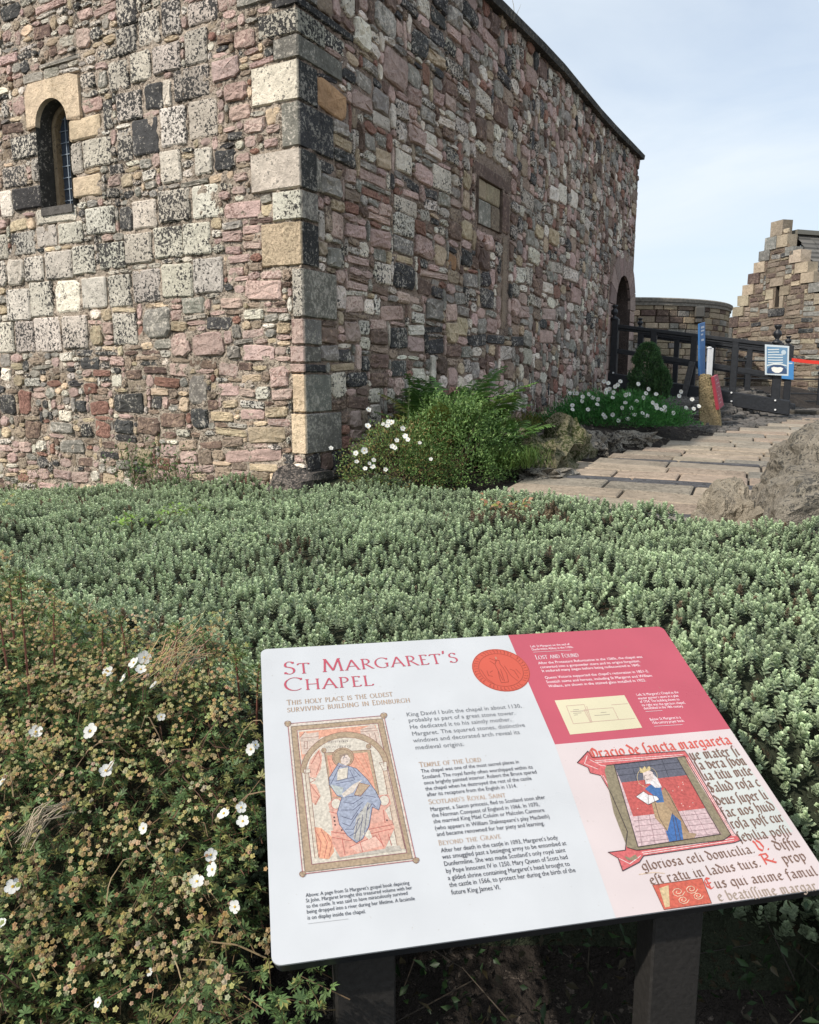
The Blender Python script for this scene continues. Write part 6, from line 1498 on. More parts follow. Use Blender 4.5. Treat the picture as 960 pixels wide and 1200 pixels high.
for s, a, b in (("The chapel was one of the most sacred places in", (60, 158), (560, 108)), ("Scotland. The royal family often worshipped within its", (66, 188), (630, 135)), ("once brightly painted interior. Robert the Bruce spared", (74, 218), (650, 160)),
                ("the chapel when he destroyed the rest of the castle", (82, 248), (625, 193)), ("after its recapture from the English in 1314.", (90, 278), (550, 232)),
                ("Margaret, a Saxon princess, fled to Scotland soon after", (107, 354), (693, 290)), ("the Norman Conquest of England in 1066. In 1070,", (115, 385), (665, 327)), ("she married King Máel Coluim or Malcolm Canmore", (123, 416), (690, 356)),
                ("(who appears in William Shakespeare’s play Macbeth)", (130, 450), (715, 388)), ("and became renowned for her piety and learning.", (140, 482), (690, 424)),
                ("After her death in the castle in 1093, Margaret’s body", (162, 565), (760, 497)), ("was smuggled past a besieging army to be entombed at", (168, 598), (803, 526)), ("Dunfermline. She was made Scotland’s only royal saint", (177, 634), (797, 562)),
                ("by Pope Innocent IV in 1250. Mary Queen of Scots had", (187, 670), (808, 597)), ("a gilded shrine containing Margaret’s head brought to", (197, 706), (820, 632)), ("the castle in 1566, to protect her during the birth of the", (205, 742), (850, 664)), ("future King James VI.", (215, 780), (465, 752))): text(s, z6(*a), z6(*b), .0104, INKC)
for s, a, b in (("Above: A page from St Margaret’s gospel book depicting", (165, 908), (508, 866)), ("St John. Margaret brought this treasured volume with her", (165, 926), (516, 882)), ("to the castle. It was said to have miraculously survived", (167, 945), (502, 900)),
                ("being dropped into a river during her lifetime. A facsimile", (168, 963), (525, 918)), ("is on display inside the chapel.", (170, 983), (362, 961))): text(s, z1(*a), z1(*b), .0079, INKC)
PW_ = (.78, .66, .68)
for s, a, b, sz in (("Left: St Margaret on the seal of", (105, 140), (325, 126), .0085), ("Dunfermline Abbey in the 1100s.", (113, 157), (345, 142), .0085),
                ("After the Protestant Reformation in the 1560s, the chapel was", (150, 235), (735, 198), .0098), ("converted into a gunpowder store and its origins forgotten.", (160, 258), (722, 222), .0098), ("It endured many sieges before being rediscovered in 1845.", (170, 279), (722, 245), .0098),
                ("Queen Victoria supported the chapel’s restoration in 1851-2.", (187, 317), (770, 279), .0098), ("Scottish saints and heroes, including St Margaret and William", (195, 341), (788, 304), .0098), ("Wallace, are shown in the stained glass installed in 1922.", (207, 365), (755, 330), .0098),
                ("Left: St Margaret’s Chapel as the", (703, 413), (937, 397), .0088), ("master gunner’s store in a plan", (712, 433), (937, 417), .0088), ("of 1754. The building shown to", (722, 452), (943, 437), .0088), ("its right was the garrison chapel,", (733, 471), (975, 456), .0088), ("demolished in the 18th century.", (743, 489), (965, 476), .0088),
                ("Below: St Margaret in a", (778, 552), (950, 539), .0088), ("15th-century prayer book.", (790, 571), (968, 558), .0088)): text(s, z4(*a), z4(*b), sz, PW_)
ul = Ink()
ul.line([z4(120, 166), z4(333, 154)], .0008, PW_, 3); ul.line([z4(752, 500), z4(845, 494)], .0008, PW_, 3); ul.line([z4(800, 583), z4(958, 573)], .0008, PW_, 3); ul.line([z1(172, 996), z1(305, 980)], .0005, (.45, .45, .45), 3)
ul.build('rule_line')

def arc(cx, cy, rx, ry, a0, a1, n=9): return [(cx + rx * math.cos(math.radians(a0 + (a1 - a0) * k / n)), cy + ry * math.sin(math.radians(a0 + (a1 - a0) * k / n))) for k in range(n + 1)]
def srf(x, y, w_=.20): return [(x - w_ / 2, y), (x + w_ / 2, y)]
CAPS = {
 'A': (.86, [[(.06, 0), (.43, 1)], [(.43, 1), (.80, 0)], [(.20, .36), (.66, .36)], srf(.06, .01), srf(.80, .01)]),
 'B': (.66, [[(.16, 0), (.16, 1)], [(.05, .99), (.3, .99)] + arc(.30, .76, .22, .23, 90, -90), arc(.32, .27, .27, .26, 90, -90) + [(.05, .01)]]),
 'C': (.88, [arc(.50, .5, .43, .50, 50, 312, 16), [(.80, .80), (.80, .94)]]),
 'D': (.88, [[(.16, 0), (.16, 1)], [(.05, .99), (.32, .99)] + arc(.34, .5, .45, .49, 90, -90, 14) + [(.05, .01)]]),
 'E': (.60, [[(.16, 0), (.16, 1)], [(.05, .99), (.50, .99), (.51, .88)], [(.16, .53), (.43, .53)], [(.05, .01), (.52, .01), (.55, .13)]]),
 'F': (.56, [[(.16, 0), (.16, 1)], [(.05, .99), (.50, .99), (.51, .88)], [(.16, .52), (.43, .52)], srf(.16, .01)]),
 'G': (.92, [arc(.50, .5, .43, .50, 50, 300, 16), [(.80, .80), (.80, .94)], [(.78, .44), (.78, .08)], srf(.76, .44, .22)]),
 'H': (.90, [[(.16, 0), (.16, 1)], [(.74, 0), (.74, 1)], [(.16, .52), (.74, .52)], srf(.16, .01), srf(.16, .99), srf(.74, .01), srf(.74, .99)]),
 'I': (.34, [[(.17, 0), (.17, 1)], srf(.17, .01), srf(.17, .99)]),
 'K': (.74, [[(.16, 0), (.16, 1)], [(.6, 1), (.18, .5), (.68, 0)], srf(.16, .01), srf(.16, .99)]),
 'L': (.60, [[(.16, 0), (.16, 1)], [(.05, .01), (.54, .01), (.57, .14)], srf(.16, .99)]),
 'M': (1.06, [[(.12, 0), (.20, 1)], [(.20, 1), (.53, .06)], [(.53, .06), (.84, 1)], [(.84, 1), (.94, 0)], srf(.12, .01), srf(.94, .01), srf(.16, .99, .12), srf(.88, .99, .12)]),
 'N': (.92, [[(.14, 0), (.14, 1)], [(.14, 1), (.78, 0)], [(.78, 0), (.78, 1)], srf(.14, .01), srf(.78, .99), srf(.1, .99, .1)]),
 'O': (1.0, [arc(.50, .5, .43, .50, 0, 360, 24)]),
 'P': (.64, [[(.16, 0), (.16, 1)], [(.05, .99), (.3, .99)] + arc(.30, .73, .25, .26, 90, -100), srf(.16, .01, .24)]),
 'R': (.76, [[(.16, 0), (.16, 1)], [(.05, .99), (.3, .99)] + arc(.30, .74, .24, .25, 90, -90) + [(.2, .49)], [(.30, .48), (.72, .01)], srf(.16, .01), srf(.74, .01, .12)]),
 'S': (.58, [arc(.29, .74, .20, .25, 40, 215, 9) + [(.27, .55)] + arc(.28, .27, .22, .26, 55, -145, 10), [(.46, .82), (.46, .95)], [(.08, .05), (.08, .18)]]),
 'T': (.76, [[(.38, 0), (.38, 1)], [(.05, .86), (.07, .99), (.69, .99), (.71, .86)], srf(.38, .01, .24)]),
 'U': (.88, [[(.14, 1), (.14, .35)] + arc(.44, .33, .30, .33, 180, 360, 12) + [(.74, 1)], srf(.14, .99), srf(.74, .99)]),
 'V': (.84, [[(.08, 1), (.42, 0)], [(.42, 0), (.76, 1)], srf(.08, .99), srf(.76, .99)]),
 'Y': (.74, [[(.07, 1), (.37, .5)], [(.67, 1), (.37, .5)], [(.37, .5), (.37, 0)], srf(.07, .99, .16), srf(.67, .99, .16), srf(.37, .01)]),
 "'": (.22, [[(.11, 1.02), (.08, .78)]]), ' ': (.42, [])}
def mn_(x): return [(x - .09, .87), (x, .98), (x, .08), (x + .12, 0)]
BLK = {
 'i': (.42, [mn_(.17), [(.16, 1.28), (.22, 1.34)]]), 'n': (.82, [mn_(.17), [(.17, .78), (.42, 1.0), (.52, .9), (.52, .08), (.66, 0)]]),
 'm': (1.18, [mn_(.17), [(.17, .78), (.40, 1.0), (.50, .9), (.50, .06)], [(.50, .78), (.75, 1.0), (.85, .9), (.85, .08), (1.0, 0)]]),
 'u': (.82, [[(.06, .9), (.17, .98), (.17, .15), (.30, 0), (.52, .18)], [(.45, .9), (.54, .98), (.54, .08), (.68, 0)]]),
 'o': (.74, [[(.36, 1), (.12, .76), (.12, .2), (.36, 0)], [(.36, 1), (.60, .8), (.60, .25), (.36, 0)]]),
 'a': (.80, [[(.14, .84), (.36, 1), (.54, .8), (.54, .1), (.68, 0)], [(.54, .58), (.18, .42), (.14, .14), (.30, 0), (.54, .2)]]),
 'e': (.66, [[(.14, .48), (.56, .70), (.38, 1), (.12, .76), (.12, .2), (.34, 0), (.56, .14)]]), 'c': (.60, [[(.52, .86), (.32, 1), (.12, .76), (.12, .2), (.34, 0), (.52, .12)]]),
 'r': (.60, [mn_(.17), [(.17, .74), (.38, 1.0), (.52, .86)]]), 's': (.60, [[(.50, .88), (.30, 1), (.12, .78), (.48, .34), (.36, 0), (.10, .12)]]),
 'f': (.50, [[(.46, 1.42), (.30, 1.52), (.18, 1.28), (.18, -.30)], [(.02, .95), (.42, .95)]]), 'ſ': (.44, [[(.46, 1.42), (.30, 1.52), (.18, 1.28), (.18, -.30)]]),
 't': (.50, [[(.20, 1.28), (.20, .15), (.38, 0)], [(.03, .95), (.42, .95)]]), 'l': (.44, [[(.10, 1.42), (.18, 1.5), (.18, .1), (.34, 0)]]),
 'd': (.76, [[(.10, 1.48), (.60, .82), (.60, .22), (.36, 0)], [(.40, 1.0), (.12, .72), (.12, .2), (.36, 0)]]),
 'b': (.76, [[(.10, 1.42), (.18, 1.5), (.18, .12), (.36, 0), (.60, .25), (.60, .78), (.40, 1.0), (.18, .8)]]), 'h': (.78, [[(.10, 1.42), (.18, 1.5), (.18, .04)], [(.18, .78), (.44, 1.0), (.58, .8), (.56, .1), (.40, -.28)]]),
 'p': (.78, [[(.08, .9), (.18, 1.0), (.18, -.48)], [(.18, .78), (.42, 1.0), (.62, .78), (.62, .25), (.38, 0), (.18, .12)]]),
 'q': (.78, [[(.60, 1.0), (.60, -.48)], [(.60, .82), (.36, 1.0), (.12, .74), (.12, .22), (.36, 0), (.60, .2)]]), 'g': (.76, [[(.60, 1.0), (.60, -.25), (.35, -.45), (.12, -.3)], [(.60, .82), (.36, 1.0), (.12, .74), (.12, .25), (.36, .04), (.60, .2)]]),
 'v': (.76, [[(.06, 1.2), (.16, 1.0), (.16, .25), (.36, 0), (.60, .3), (.60, .75), (.40, 1.0), (.2, .85)]]), 'x': (.62, [[(.1, .95), (.5, .05)], [(.5, .95), (.1, .02)]]),
 'O': (1.0, [[(.5, 1.5), (.12, 1.1), (.12, .4), (.45, 0), (.85, .4), (.85, 1.1), (.5, 1.5)], [(.4, 1.3), (.4, .25)]]), 'S': (.85, [[(.70, 1.3), (.40, 1.5), (.14, 1.15), (.68, .5), (.5, 0), (.12, .2)], [(.3, 1.3), (.35, .3)]]),
 'D': (.9, [[(.1, 1.45), (.75, .9), (.75, .3), (.42, 0), (.12, .3), (.14, .9), (.6, 1.3)]]), 'V': (.8, [[(.1, 1.4), (.2, 1.1), (.2, .3), (.42, 0), (.68, .4), (.6, 1.1), (.4, 1.4)]]),
 'R': (1.0, [[(.2, 1.4), (.2, 0)], [(.05, 1.3), (.55, 1.35), (.6, .9), (.25, .7), (.9, .05)], [(.6, .2), (.9, .6)]]), 'E': (.95, [[(.75, 1.35), (.4, 1.5), (.12, 1.1), (.12, .4), (.45, 0), (.8, .25)], [(.2, .75), (.7, .8)], [(.4, 1.4), (.4, .1)]]),
 '.': (.34, [[(.12, .12), (.2, .04)]]), '~': (.3, [[(.0, 1.3), (.3, 1.4)]]), ' ': (.45, [])}
def write(ink, s, p0, p1, caph, col, font, smallcap=None, nib=(.115, 12), mn=.035, lay=3, uv0=None, uvend=None, width=None):
    a, b = pu(*p0), pu(*p1); dx, dy = b[0] - a[0], b[1] - a[1]; L_ = math.hypot(dx, dy); ex = (dx / L_, dy / L_); ey = (-ex[1], ex[0])
    items = []; x = 0
    for i, ch in enumerate(s):
        k = 1.0
        if smallcap is not None and ch.islower(): k = smallcap; ch = ch.upper()
        if ch not in font: ch = ' '
        adv, st = font[ch]; items.append((x, k, st)); x += adv * k + (.07 if font is CAPS else 0)
    sx = L_ / (x * caph)
    na = math.radians(nib[1])
    for (x0, k, st) in items:
        nv = (nib[0] * math.cos(na) * caph * k ** .6, nib[0] * math.sin(na) * caph * k ** .6); nvw = (ex[0] * nv[0] + ey[0] * nv[1], ex[1] * nv[0] + ey[1] * nv[1])
        for stroke in st:
            P = [(a[0] + ex[0] * (x0 + px_ * k) * caph * sx + ey[0] * py_ * k * caph, a[1] + ex[1] * (x0 + px_ * k) * caph * sx + ey[1] * py_ * k * caph) for px_, py_ in stroke]
            ink.nib(P, nvw, col, lay, mn * caph)
def capheight(px, py, hpx): a, b = pu(px, py), pu(px, py - hpx); return math.hypot(a[0] - b[0], a[1] - b[1])
RED = (.56, .055, .10)
t1 = Ink(); write(t1, "St Margaret's", z3(-679, 325), z3(424, 246), capheight(345, 790, 14.8), RED, CAPS, .80, nib=(.125, 14), mn=.042); t1.build('title_lettering')
t1 = Ink(); write(t1, "Chapel", (332.8, 810.2), (440, 803.2), capheight(345, 810, 15.0), RED, CAPS, .80, nib=(.125, 14), mn=.042); t1.build('title_lettering')
for s, a, b, h in (("This holy place is the oldest", (336.3, 826.6), (461, 816), 6.0), ("surviving building in Edinburgh", (336.8, 835), (481.5, 823), 6.0)):
    t1 = Ink(); write(t1, s, a, b, capheight(*a, h), TAN, CAPS, .84, nib=(.12, 14), mn=.05); t1.build('subtitle_lettering')
for s, a, b in (("Temple of the Lord", (52, 128), (370, 99)), ("Scotland's Royal Saint", (100, 318), (495, 281)), ("Beyond the Grave", (150, 528), (470, 491))):
    t1 = Ink(); write(t1, s, z6(*a), z6(*b), capheight(*z6(*a), 5.8), TAN, CAPS, .82, nib=(.13, 14), mn=.055); t1.build('heading_lettering')
t1 = Ink(); write(t1, "Lost and Found", z4(137, 207), z4(380, 192), capheight(*z4(137, 206), 5.0), PW_, CAPS, .82, nib=(.12, 14), mn=.05); t1.build('heading_lettering')
BR = (.20, .105, .07)
def black(s, a, b, x, col=BR, a2=None):
    t1 = Ink(); write(t1, s, z7(*a), z7(*b), capheight(*z7(*a), x), col, BLK, nib=(.31, 40), mn=.07); t1.build('manuscript_lettering')
REDI = (.66, .07, .04)
black("Oracio de ſancta margareta", (108, 126), (636, 70), 7.6, REDI)
for s, a, b in (("ue mater ſi", (482, 130), (666, 112)), ("ſa vera ſvon", (505, 168), (692, 148)), ("lia titu mite", (528, 208), (716, 186)), ("Salud roſa c", (553, 253), (744, 228)), ("deus ſuper li", (580, 300), (772, 276)), ("fac nos huid", (604, 346), (800, 318)),
                ("roſa poſt cur", (636, 388), (832, 360)), ("ſevilia poſſi", (664, 438), (860, 410)), ("Diffu", (800, 470), (892, 456)), ("gloriosa celi domicilia.", (300, 546), (722, 478)), ("eſt ratu in ladus tuis.", (330, 598), (745, 530)), ("prop", (830, 520), (918, 506)), ("us qui anime famul", (574, 612), (958, 562)), ("e beatiſſime margar", (585, 660), (958, 618))): black(s, a, b, 7.0, BR if a[1] < 655 else (.36, .27, .20))
black("V.", (730, 474), (778, 466), 8.0, REDI); black("R", (752, 524), (806, 516), 8.0, REDI); black("E", (540, 616), (574, 612), 8.0, REDI)

# cream plan on the red field
poly([z4(240, 437), z4(632, 407), z4(733, 590), z4(327, 629)], (.56, .51, .35), 2, name='plan_drawing')
pl = Ink(); LP = (.60, .40, .30)
for L_ in ([(305, 468), (405, 460), (445, 560), (345, 568)], [(405, 490), (568, 478), (600, 545), (440, 558)], [(560, 462), (650, 455)], [(600, 545), (690, 538)], [(330, 500), (430, 494)], [(420, 470), (450, 560)]): pl.line([z4(*p) for p in L_], .0011, LP, 3, close=len(L_) > 3)
for L_ in ([(345, 490), (375, 488)], [(345, 500), (400, 496)], [(345, 510), (390, 507)], [(350, 520), (370, 518)], [(465, 522), (550, 516)], [(500, 505), (530, 503)]): pl.line([z4(*p) for p in L_], .0007, (.25, .2, .2), 3)
pl.build('plan_lines')

# seal
sc_ = pu(*z3(678, 293)); sr = math.hypot(pu(*z3(497, 262))[0] - sc_[0], pu(*z3(497, 262))[1] - sc_[1]); ORA = (.50, .085, .05)
yv = abs(pu(*z3(678, 160))[1] - pu(*z3(678, 426))[1]) / 2
def cir(r, n=40): return [(sc_[0] + r * sr * math.cos(2 * math.pi * k / n), sc_[1] + r * sr * math.sin(2 * math.pi * k / n)) for k in range(n)]
poly(cir(1), ORA, 2, uv=True, name='seal')
se = Ink(); DK = (.34, .045, .02)
for r_s in (.975, .77): se.line(cir(r_s), .0009, DK, 3, uv=True, close=True)
for k in range(44):
    a = 2 * math.pi * k / 44; 
    if k % 11 == 5: continue
    for (r0, r1, da) in ((.81, .92, .0), (.92, .92, .06)) if k % 3 else ((.81, .92, .03),):
        se.line([(sc_[0] + sr * r0 * math.cos(a), sc_[1] + sr * r0 * math.sin(a)), (sc_[0] + sr * r1 * math.cos(a + da), sc_[1] + sr * r1 * math.sin(a + da))], .0010, DK, 3, uv=True)
se.line([z3(*p) for p in ((650, 235), (640, 260), (660, 300), (668, 340), (680, 375), (725, 370), (715, 320), (690, 280), (672, 258), (665, 235))], .0010, DK, 3, close=True)
for L_ in ([(650, 240), (605, 222)], [(640, 260), (610, 240)], [(640, 215), (645, 240)], [(655, 290), (690, 360)], [(675, 290), (700, 365)], [(700, 270), (740, 330), (785, 365)], [(550, 290), (590, 350), (640, 385)], [(590, 300), (600, 330), (625, 335)], [(610, 310), (625, 300)], [(735, 290), (760, 300), (790, 345)], [(770, 290), (800, 320)]): se.line([z3(*p) for p in L_], .0010, DK, 3)
se.shape([z3(638, 215), z3(648, 212), z3(655, 225), z3(645, 232)], (.60, .20, .12), 3.4)
se.build('seal_relief_lines')

# seated robed figure under an arch (plain stand-in picture)
pic = Ink(); OUT = (.25, .10, .07); BRN = (.40, .285, .17); CRE = (.62, .55, .44); ORN = (.68, .31, .19); BLU = (.31, .345, .44); PL = (.60, .46, .37)
S = lambda pts, c, l: pic.shape([z5(*p) for p in pts], c, l)
Ln = lambda pts, w_, c, l, close=False: pic.line([z5(*p) for p in pts], w_, c, l, close=close)
pic_o = [(92, 98), (692, 47), (893, 952), (185, 1038)]
S([(96, 100), (692, 50), (890, 950), (188, 1034)], (.62, .53, .44), 2)
S([(112, 116), (684, 66), (872, 942), (200, 1026)], BRN, 2.5)
S([(150, 140), (655, 96), (836, 905), (243, 978)], CRE, 3)
Ln(pic_o, .0012, (.42, .13, .14), 3.2, True); Ln([(112, 116), (684, 66), (872, 942), (200, 1026)], .0009, (.16, .12, .10), 3.2, True); Ln([(150, 140), (655, 96), (836, 905), (243, 978)], .0012, (.30, .12, .12), 3.6, True)
for (x, y) in pic_o:
    for dx, dy in ((-10, -4), (10, -6), (0, 10)): S([(x + dx + 11 * math.cos(t), y + dy + 11 * math.sin(t)) for t in [k * math.pi / 4 for k in range(8)]], BRN, 3.4)
    Ln([(x + 20 * math.cos(t), y + 18 * math.sin(t)) for t in [k * math.pi / 4 for k in range(8)]], .0007, OUT, 3.8, True)
S([(162, 150), (640, 106), (662, 170), (560, 165), (430, 148), (300, 185), (225, 250), (180, 330)], ORN, 3.4)
S([(168, 185), (200, 148), (215, 160), (285, 150), (285, 200), (250, 245), (200, 290), (182, 290)], PL, 3.6); S([(545, 135), (630, 100), (655, 150), (690, 290), (630, 220), (548, 165)], PL, 3.6)
for L_ in ([(175, 190), (285, 180)], [(195, 210), (215, 210), (215, 255), (195, 255), (195, 210)], [(200, 150), (165, 190)], [(545, 150), (655, 140)], [(575, 165), (580, 190)], [(600, 160), (615, 210)], [(635, 155), (655, 240)], [(550, 135), (640, 125)]): Ln(L_, .0008, OUT, 4)
# arch band
oc, n_ = (450, 390), 22
outer = [(448 - 262 * math.cos(math.pi * k / n_) + (k / n_ - .5) * 30, 385 - 235 * math.sin(math.pi * k / n_) - (k / n_ - .5) * 40) for k in range(n_ + 1)]
inner = [(448 - 230 * math.cos(math.pi * k / n_) + (k / n_ - .5) * 30, 385 - 200 * math.sin(math.pi * k / n_) - (k / n_ - .5) * 40) for k in range(n_ + 1)]
S(inner + [(800, 880), (270, 940)], (.60, .535, .43), 3.8)
for k in range(n_): S([outer[k], outer[k + 1], inner[k + 1], inner[k]], BRN, 4)
Ln(outer, .0008, OUT, 4.4); Ln(inner, .0008, OUT, 4.4)
S([(190, 385), (228, 380), (320, 930), (262, 940)], BRN, 4.1) if False else S([(196, 400), (222, 398), (285, 935), (262, 938)], (.60, .50, .38), 4.1)
S([(190, 385), (232, 380), (234, 405), (196, 410)], CRE, 4.3); S([(665, 342), (710, 336), (714, 392), (690, 395)], CRE, 4.3); S([(684, 390), (712, 388), (825, 880), (780, 885)], (.58, .44, .32), 4.1)
for L_ in ([(190, 385), (232, 380), (234, 405), (196, 410), (190, 385)], [(200, 412), (262, 938)], [(222, 405), (285, 935)], [(665, 342), (710, 336), (714, 392), (690, 395), (665, 342)], [(690, 395), (780, 885)], [(712, 390), (825, 880)]): Ln(L_, .0008, OUT, 4.6)
# curtain
S([(230, 330), (290, 255), (308, 300), (300, 380), (268, 440), (232, 430), (222, 380)], (.66, .36, .26), 4.2); S([(228, 470), (268, 480), (298, 550), (268, 610), (246, 590)], (.68, .36, .25), 4.2); S([(258, 745), (300, 750), (372, 810), (382, 900), (350, 945), (290, 940), (275, 880)], (.74, .33, .18), 4.2)
for L_ in ([(240, 350), (285, 270), (300, 330), (270, 420)], [(225, 430), (265, 450), (230, 470)], [(235, 480), (290, 555), (262, 605)], [(262, 760), (300, 840), (290, 930)], [(300, 760), (340, 840), (320, 940)], [(340, 790), (370, 850), (350, 930)]): Ln(L_, .0009, (.48, .12, .08), 4.6)
# throne back, seat, footstool
S([(322, 282), (608, 262), (662, 540), (368, 590)], (.42, .30, .18), 4.4); S([(336, 298), (590, 278), (642, 520), (372, 560)], ORN, 4.8); Ln([(322, 282), (608, 262), (662, 540), (368, 590)], .0009, OUT, 5, True)
for (x, y) in ((318, 266), (597, 241)): S([(x + 15 * math.cos(t), y + 15 * math.sin(t)) for t in [k * math.pi / 5 for k in range(10)]], BRN, 5); Ln([(x + 15 * math.cos(t), y + 15 * math.sin(t)) for t in [k * math.pi / 5 for k in range(10)]], .0007, OUT, 5.3, True)
S([(345, 600), (380, 560), (440, 570), (720, 540), (740, 600), (700, 640), (745, 730), (730, 770), (380, 810), (365, 690)], (.66, .34, .25), 4.9)
S([(362, 770), (740, 700), (760, 750), (700, 880), (560, 905), (420, 935), (370, 850)], (.66, .31, .22), 5.1); S([(395, 900), (790, 860), (805, 890), (400, 945)], (.45, .40, .33), 5.0); S([(480, 870), (640, 800), (690, 860), (530, 905)], (.72, .42, .32), 5.3)
for (x, y) in ((395, 600), (695, 580)): S([(x + 32 * math.cos(t), y + 34 * math.sin(t)) for t in [k * math.pi / 6 for k in range(12)]], CRE, 5.3); Ln([(x + 32 * math.cos(t), y + 34 * math.sin(t)) for t in [k * math.pi / 6 for k in range(12)]], .0008, (.5, .12, .09), 5.6, True)
for (x, y) in ((382, 685), (385, 708), (388, 732), (430, 765), (712, 703)): S([(x + 6 * math.cos(t), y + 6 * math.sin(t)) for t in [k * math.pi / 3 for k in range(6)]], (.08, .04, .04), 5.6)
for L_ in ([(365, 775), (470, 790)], [(600, 760), (745, 730)], [(370, 810), (480, 830), (600, 790), (750, 755)], [(430, 810), (450, 920)], [(540, 830), (560, 900)], [(660, 790), (690, 870)], [(480, 870), (640, 800), (690, 860)], [(720, 790), (740, 860)], [(350, 650), (400, 660)], [(690, 640), (700, 720)]): Ln(L_, .0010, (.48, .11, .08), 5.7)
# figure
S([(437 + 68 * math.cos(t), 310 + 60 * math.sin(t)) for t in [k * math.pi / 12 for k in range(24)]], BRN, 5.6); Ln([(437 + 68 * math.cos(t), 310 + 60 * math.sin(t)) for t in [k * math.pi / 12 for k in range(24)]], .0008, OUT, 6, True); Ln([(437 + 58 * math.cos(t), 310 + 50 * math.sin(t)) for t in [k * math.pi / 12 for k in range(24)]], .0006, OUT, 6, True)
S([(410, 345), (350, 440), (352, 480), (400, 550), (430, 560), (400, 660), (415, 730), (465, 800), (520, 845), (560, 820), (600, 740), (620, 620), (660, 640), (675, 590), (640, 520), (590, 450), (520, 380), (470, 365)], BLU, 6.1)
S([(405, 385), (470, 372), (465, 440), (400, 455)], CRE, 6.5); S([(358, 480), (440, 500), (430, 545), (395, 545)], (.42, .45, .42), 6.5); S([(520, 690), (590, 590), (610, 600), (600, 720), (545, 835), (500, 820)], (.42, .40, .36), 6.5)
S([(420, 300), (460, 288), (482, 318), (478, 345), (455, 362), (425, 345)], (.62, .50, .42), 6.5); S([(420, 330), (415, 298), (450, 285), (470, 292), (432, 306)], (.30, .21, .15), 6.8)
S([(508, 545), (540, 470), (605, 485), (545, 555)], (.44, .31, .19), 6.8); S([(430, 540), (500, 480), (560, 450), (540, 470), (500, 530), (440, 560)], (.62, .53, .44), 6.7); S([(560, 790), (600, 760), (620, 810), (600, 825)], CRE, 6.6)
Ln([(508, 545), (540, 470), (605, 485), (545, 555)], .0008, OUT, 7.1, True)
for L_ in ([(410, 345), (350, 440), (352, 480), (400, 550), (430, 560)], [(430, 560), (400, 660), (415, 730), (465, 800), (520, 845)], [(520, 845), (560, 820), (600, 740), (620, 620), (660, 640), (675, 590), (640, 520), (590, 450), (520, 380), (470, 365)], [(420, 360), (380, 440), (360, 480)], [(390, 460), (520, 430)], [(395, 475), (500, 455)], [(470, 372), (465, 440)], [(480, 390), (510, 450)], [(500, 380), (545, 430)], [(450, 560), (560, 545), (640, 560)], [(440, 590), (500, 600), (560, 560)], [(425, 640), (500, 640), (560, 590)], [(430, 680), (490, 700), (545, 620)], [(430, 720), (480, 740), (530, 660)], [(450, 760), (500, 760), (540, 690)], [(480, 800), (520, 780), (560, 700)], [(530, 700), (510, 820)], [(560, 670), (540, 830)], [(590, 620), (570, 790)], [(600, 600), (590, 640), (620, 600), (640, 620)], [(560, 640), (545, 650)], [(452, 312), (462, 315)], [(455, 340), (468, 338)], [(440, 318), (448, 300)]):
    Ln(L_, .0008, (.10, .10, .18), 7)
for L_ in ([(345, 213), (475, 205)], [(325, 245), (495, 238)]):
    for i in range(16): f0 = i / 16; x = L_[0][0] + (L_[1][0] - L_[0][0]) * f0; y = L_[0][1] + (L_[1][1] - L_[0][1]) * f0; Ln([(x, y - 5), (x + (i % 3) * 3, y + 6)], .0006, (.2, .15, .15), 4.6)
for L_ in ([(350, 340), (400, 500)], [(520, 300), (600, 430)], [(560, 290), (625, 440)], [(500, 300), (540, 360)], [(345, 310), (365, 400)]): Ln(L_, .0007, (.62, .16, .09), 5.2)
pic.build('miniature_picture', mat=M_PICT)

# painted initial with a standing crowned reader (plain stand-in)
ini = Ink()
S = lambda pts, c, l: ini.shape([z7(*p) for p in pts], c, l)
Ln = lambda pts, w_, c, l, close=False: ini.line([z7(*p) for p in pts], w_, c, l, close=close)
MAG = (.62, .10, .10); OLV = (.26, .21, .12)
S([(52, 142), (92, 98), (108, 122), (455, 97), (467, 112), (640, 405), (668, 432), (640, 442), (300, 492), (285, 515), (222, 548), (205, 500), (168, 478), (232, 470), (240, 400), (180, 260), (140, 190), (100, 180), (92, 160)], MAG, 2.2)
for k, o_ in enumerate((0, 8, 16)): Ln([(452 + o_, 122), (635 + o_ * .6, 415)], .0013, (.78, .62, .58), 2.8)
for L_ in ([(120, 134), (450, 110)], [(125, 140), (450, 117)], [(300, 484), (640, 432)], [(296, 477), (640, 424)], [(150, 190), (190, 260), (215, 350), (250, 440)], [(142, 188), (178, 258), (205, 350), (238, 430)], [(90, 115), (80, 145), (130, 165)], [(210, 500), (250, 520), (290, 490)], [(100, 130), (140, 150), (165, 155)]): Ln(L_, .0012, (.78, .60, .56), 2.8)
S([(162, 152), (455, 118), (470, 150), (628, 412), (600, 432), (275, 470), (240, 460), (190, 330), (155, 170)], OLV, 3)
S([(190, 150), (425, 122), (588, 410), (280, 458)], (.60, .42, .42), 3.4)
S([(190, 150), (425, 122), (463, 188), (218, 216)], (.115, .115, .15), 3.8); S([(218, 216), (463, 188), (532, 312), (262, 343)], (.52, .075, .06), 3.8)
for k in range(26): x, y = rnd.uniform(240, 500), rnd.uniform(205, 325); (y < 343 - (x - 262) * .11 - 10 and x > 232 + (y - 216) * .35 and x < 450 + (y - 188) * .55 and y > 222 - (x - 218) * .114) and S([(x + 2.4 * math.cos(t), y + 2.4 * math.sin(t)) for t in [j * math.pi / 2 for j in range(4)]], (.75, .45, .38), 4.1)
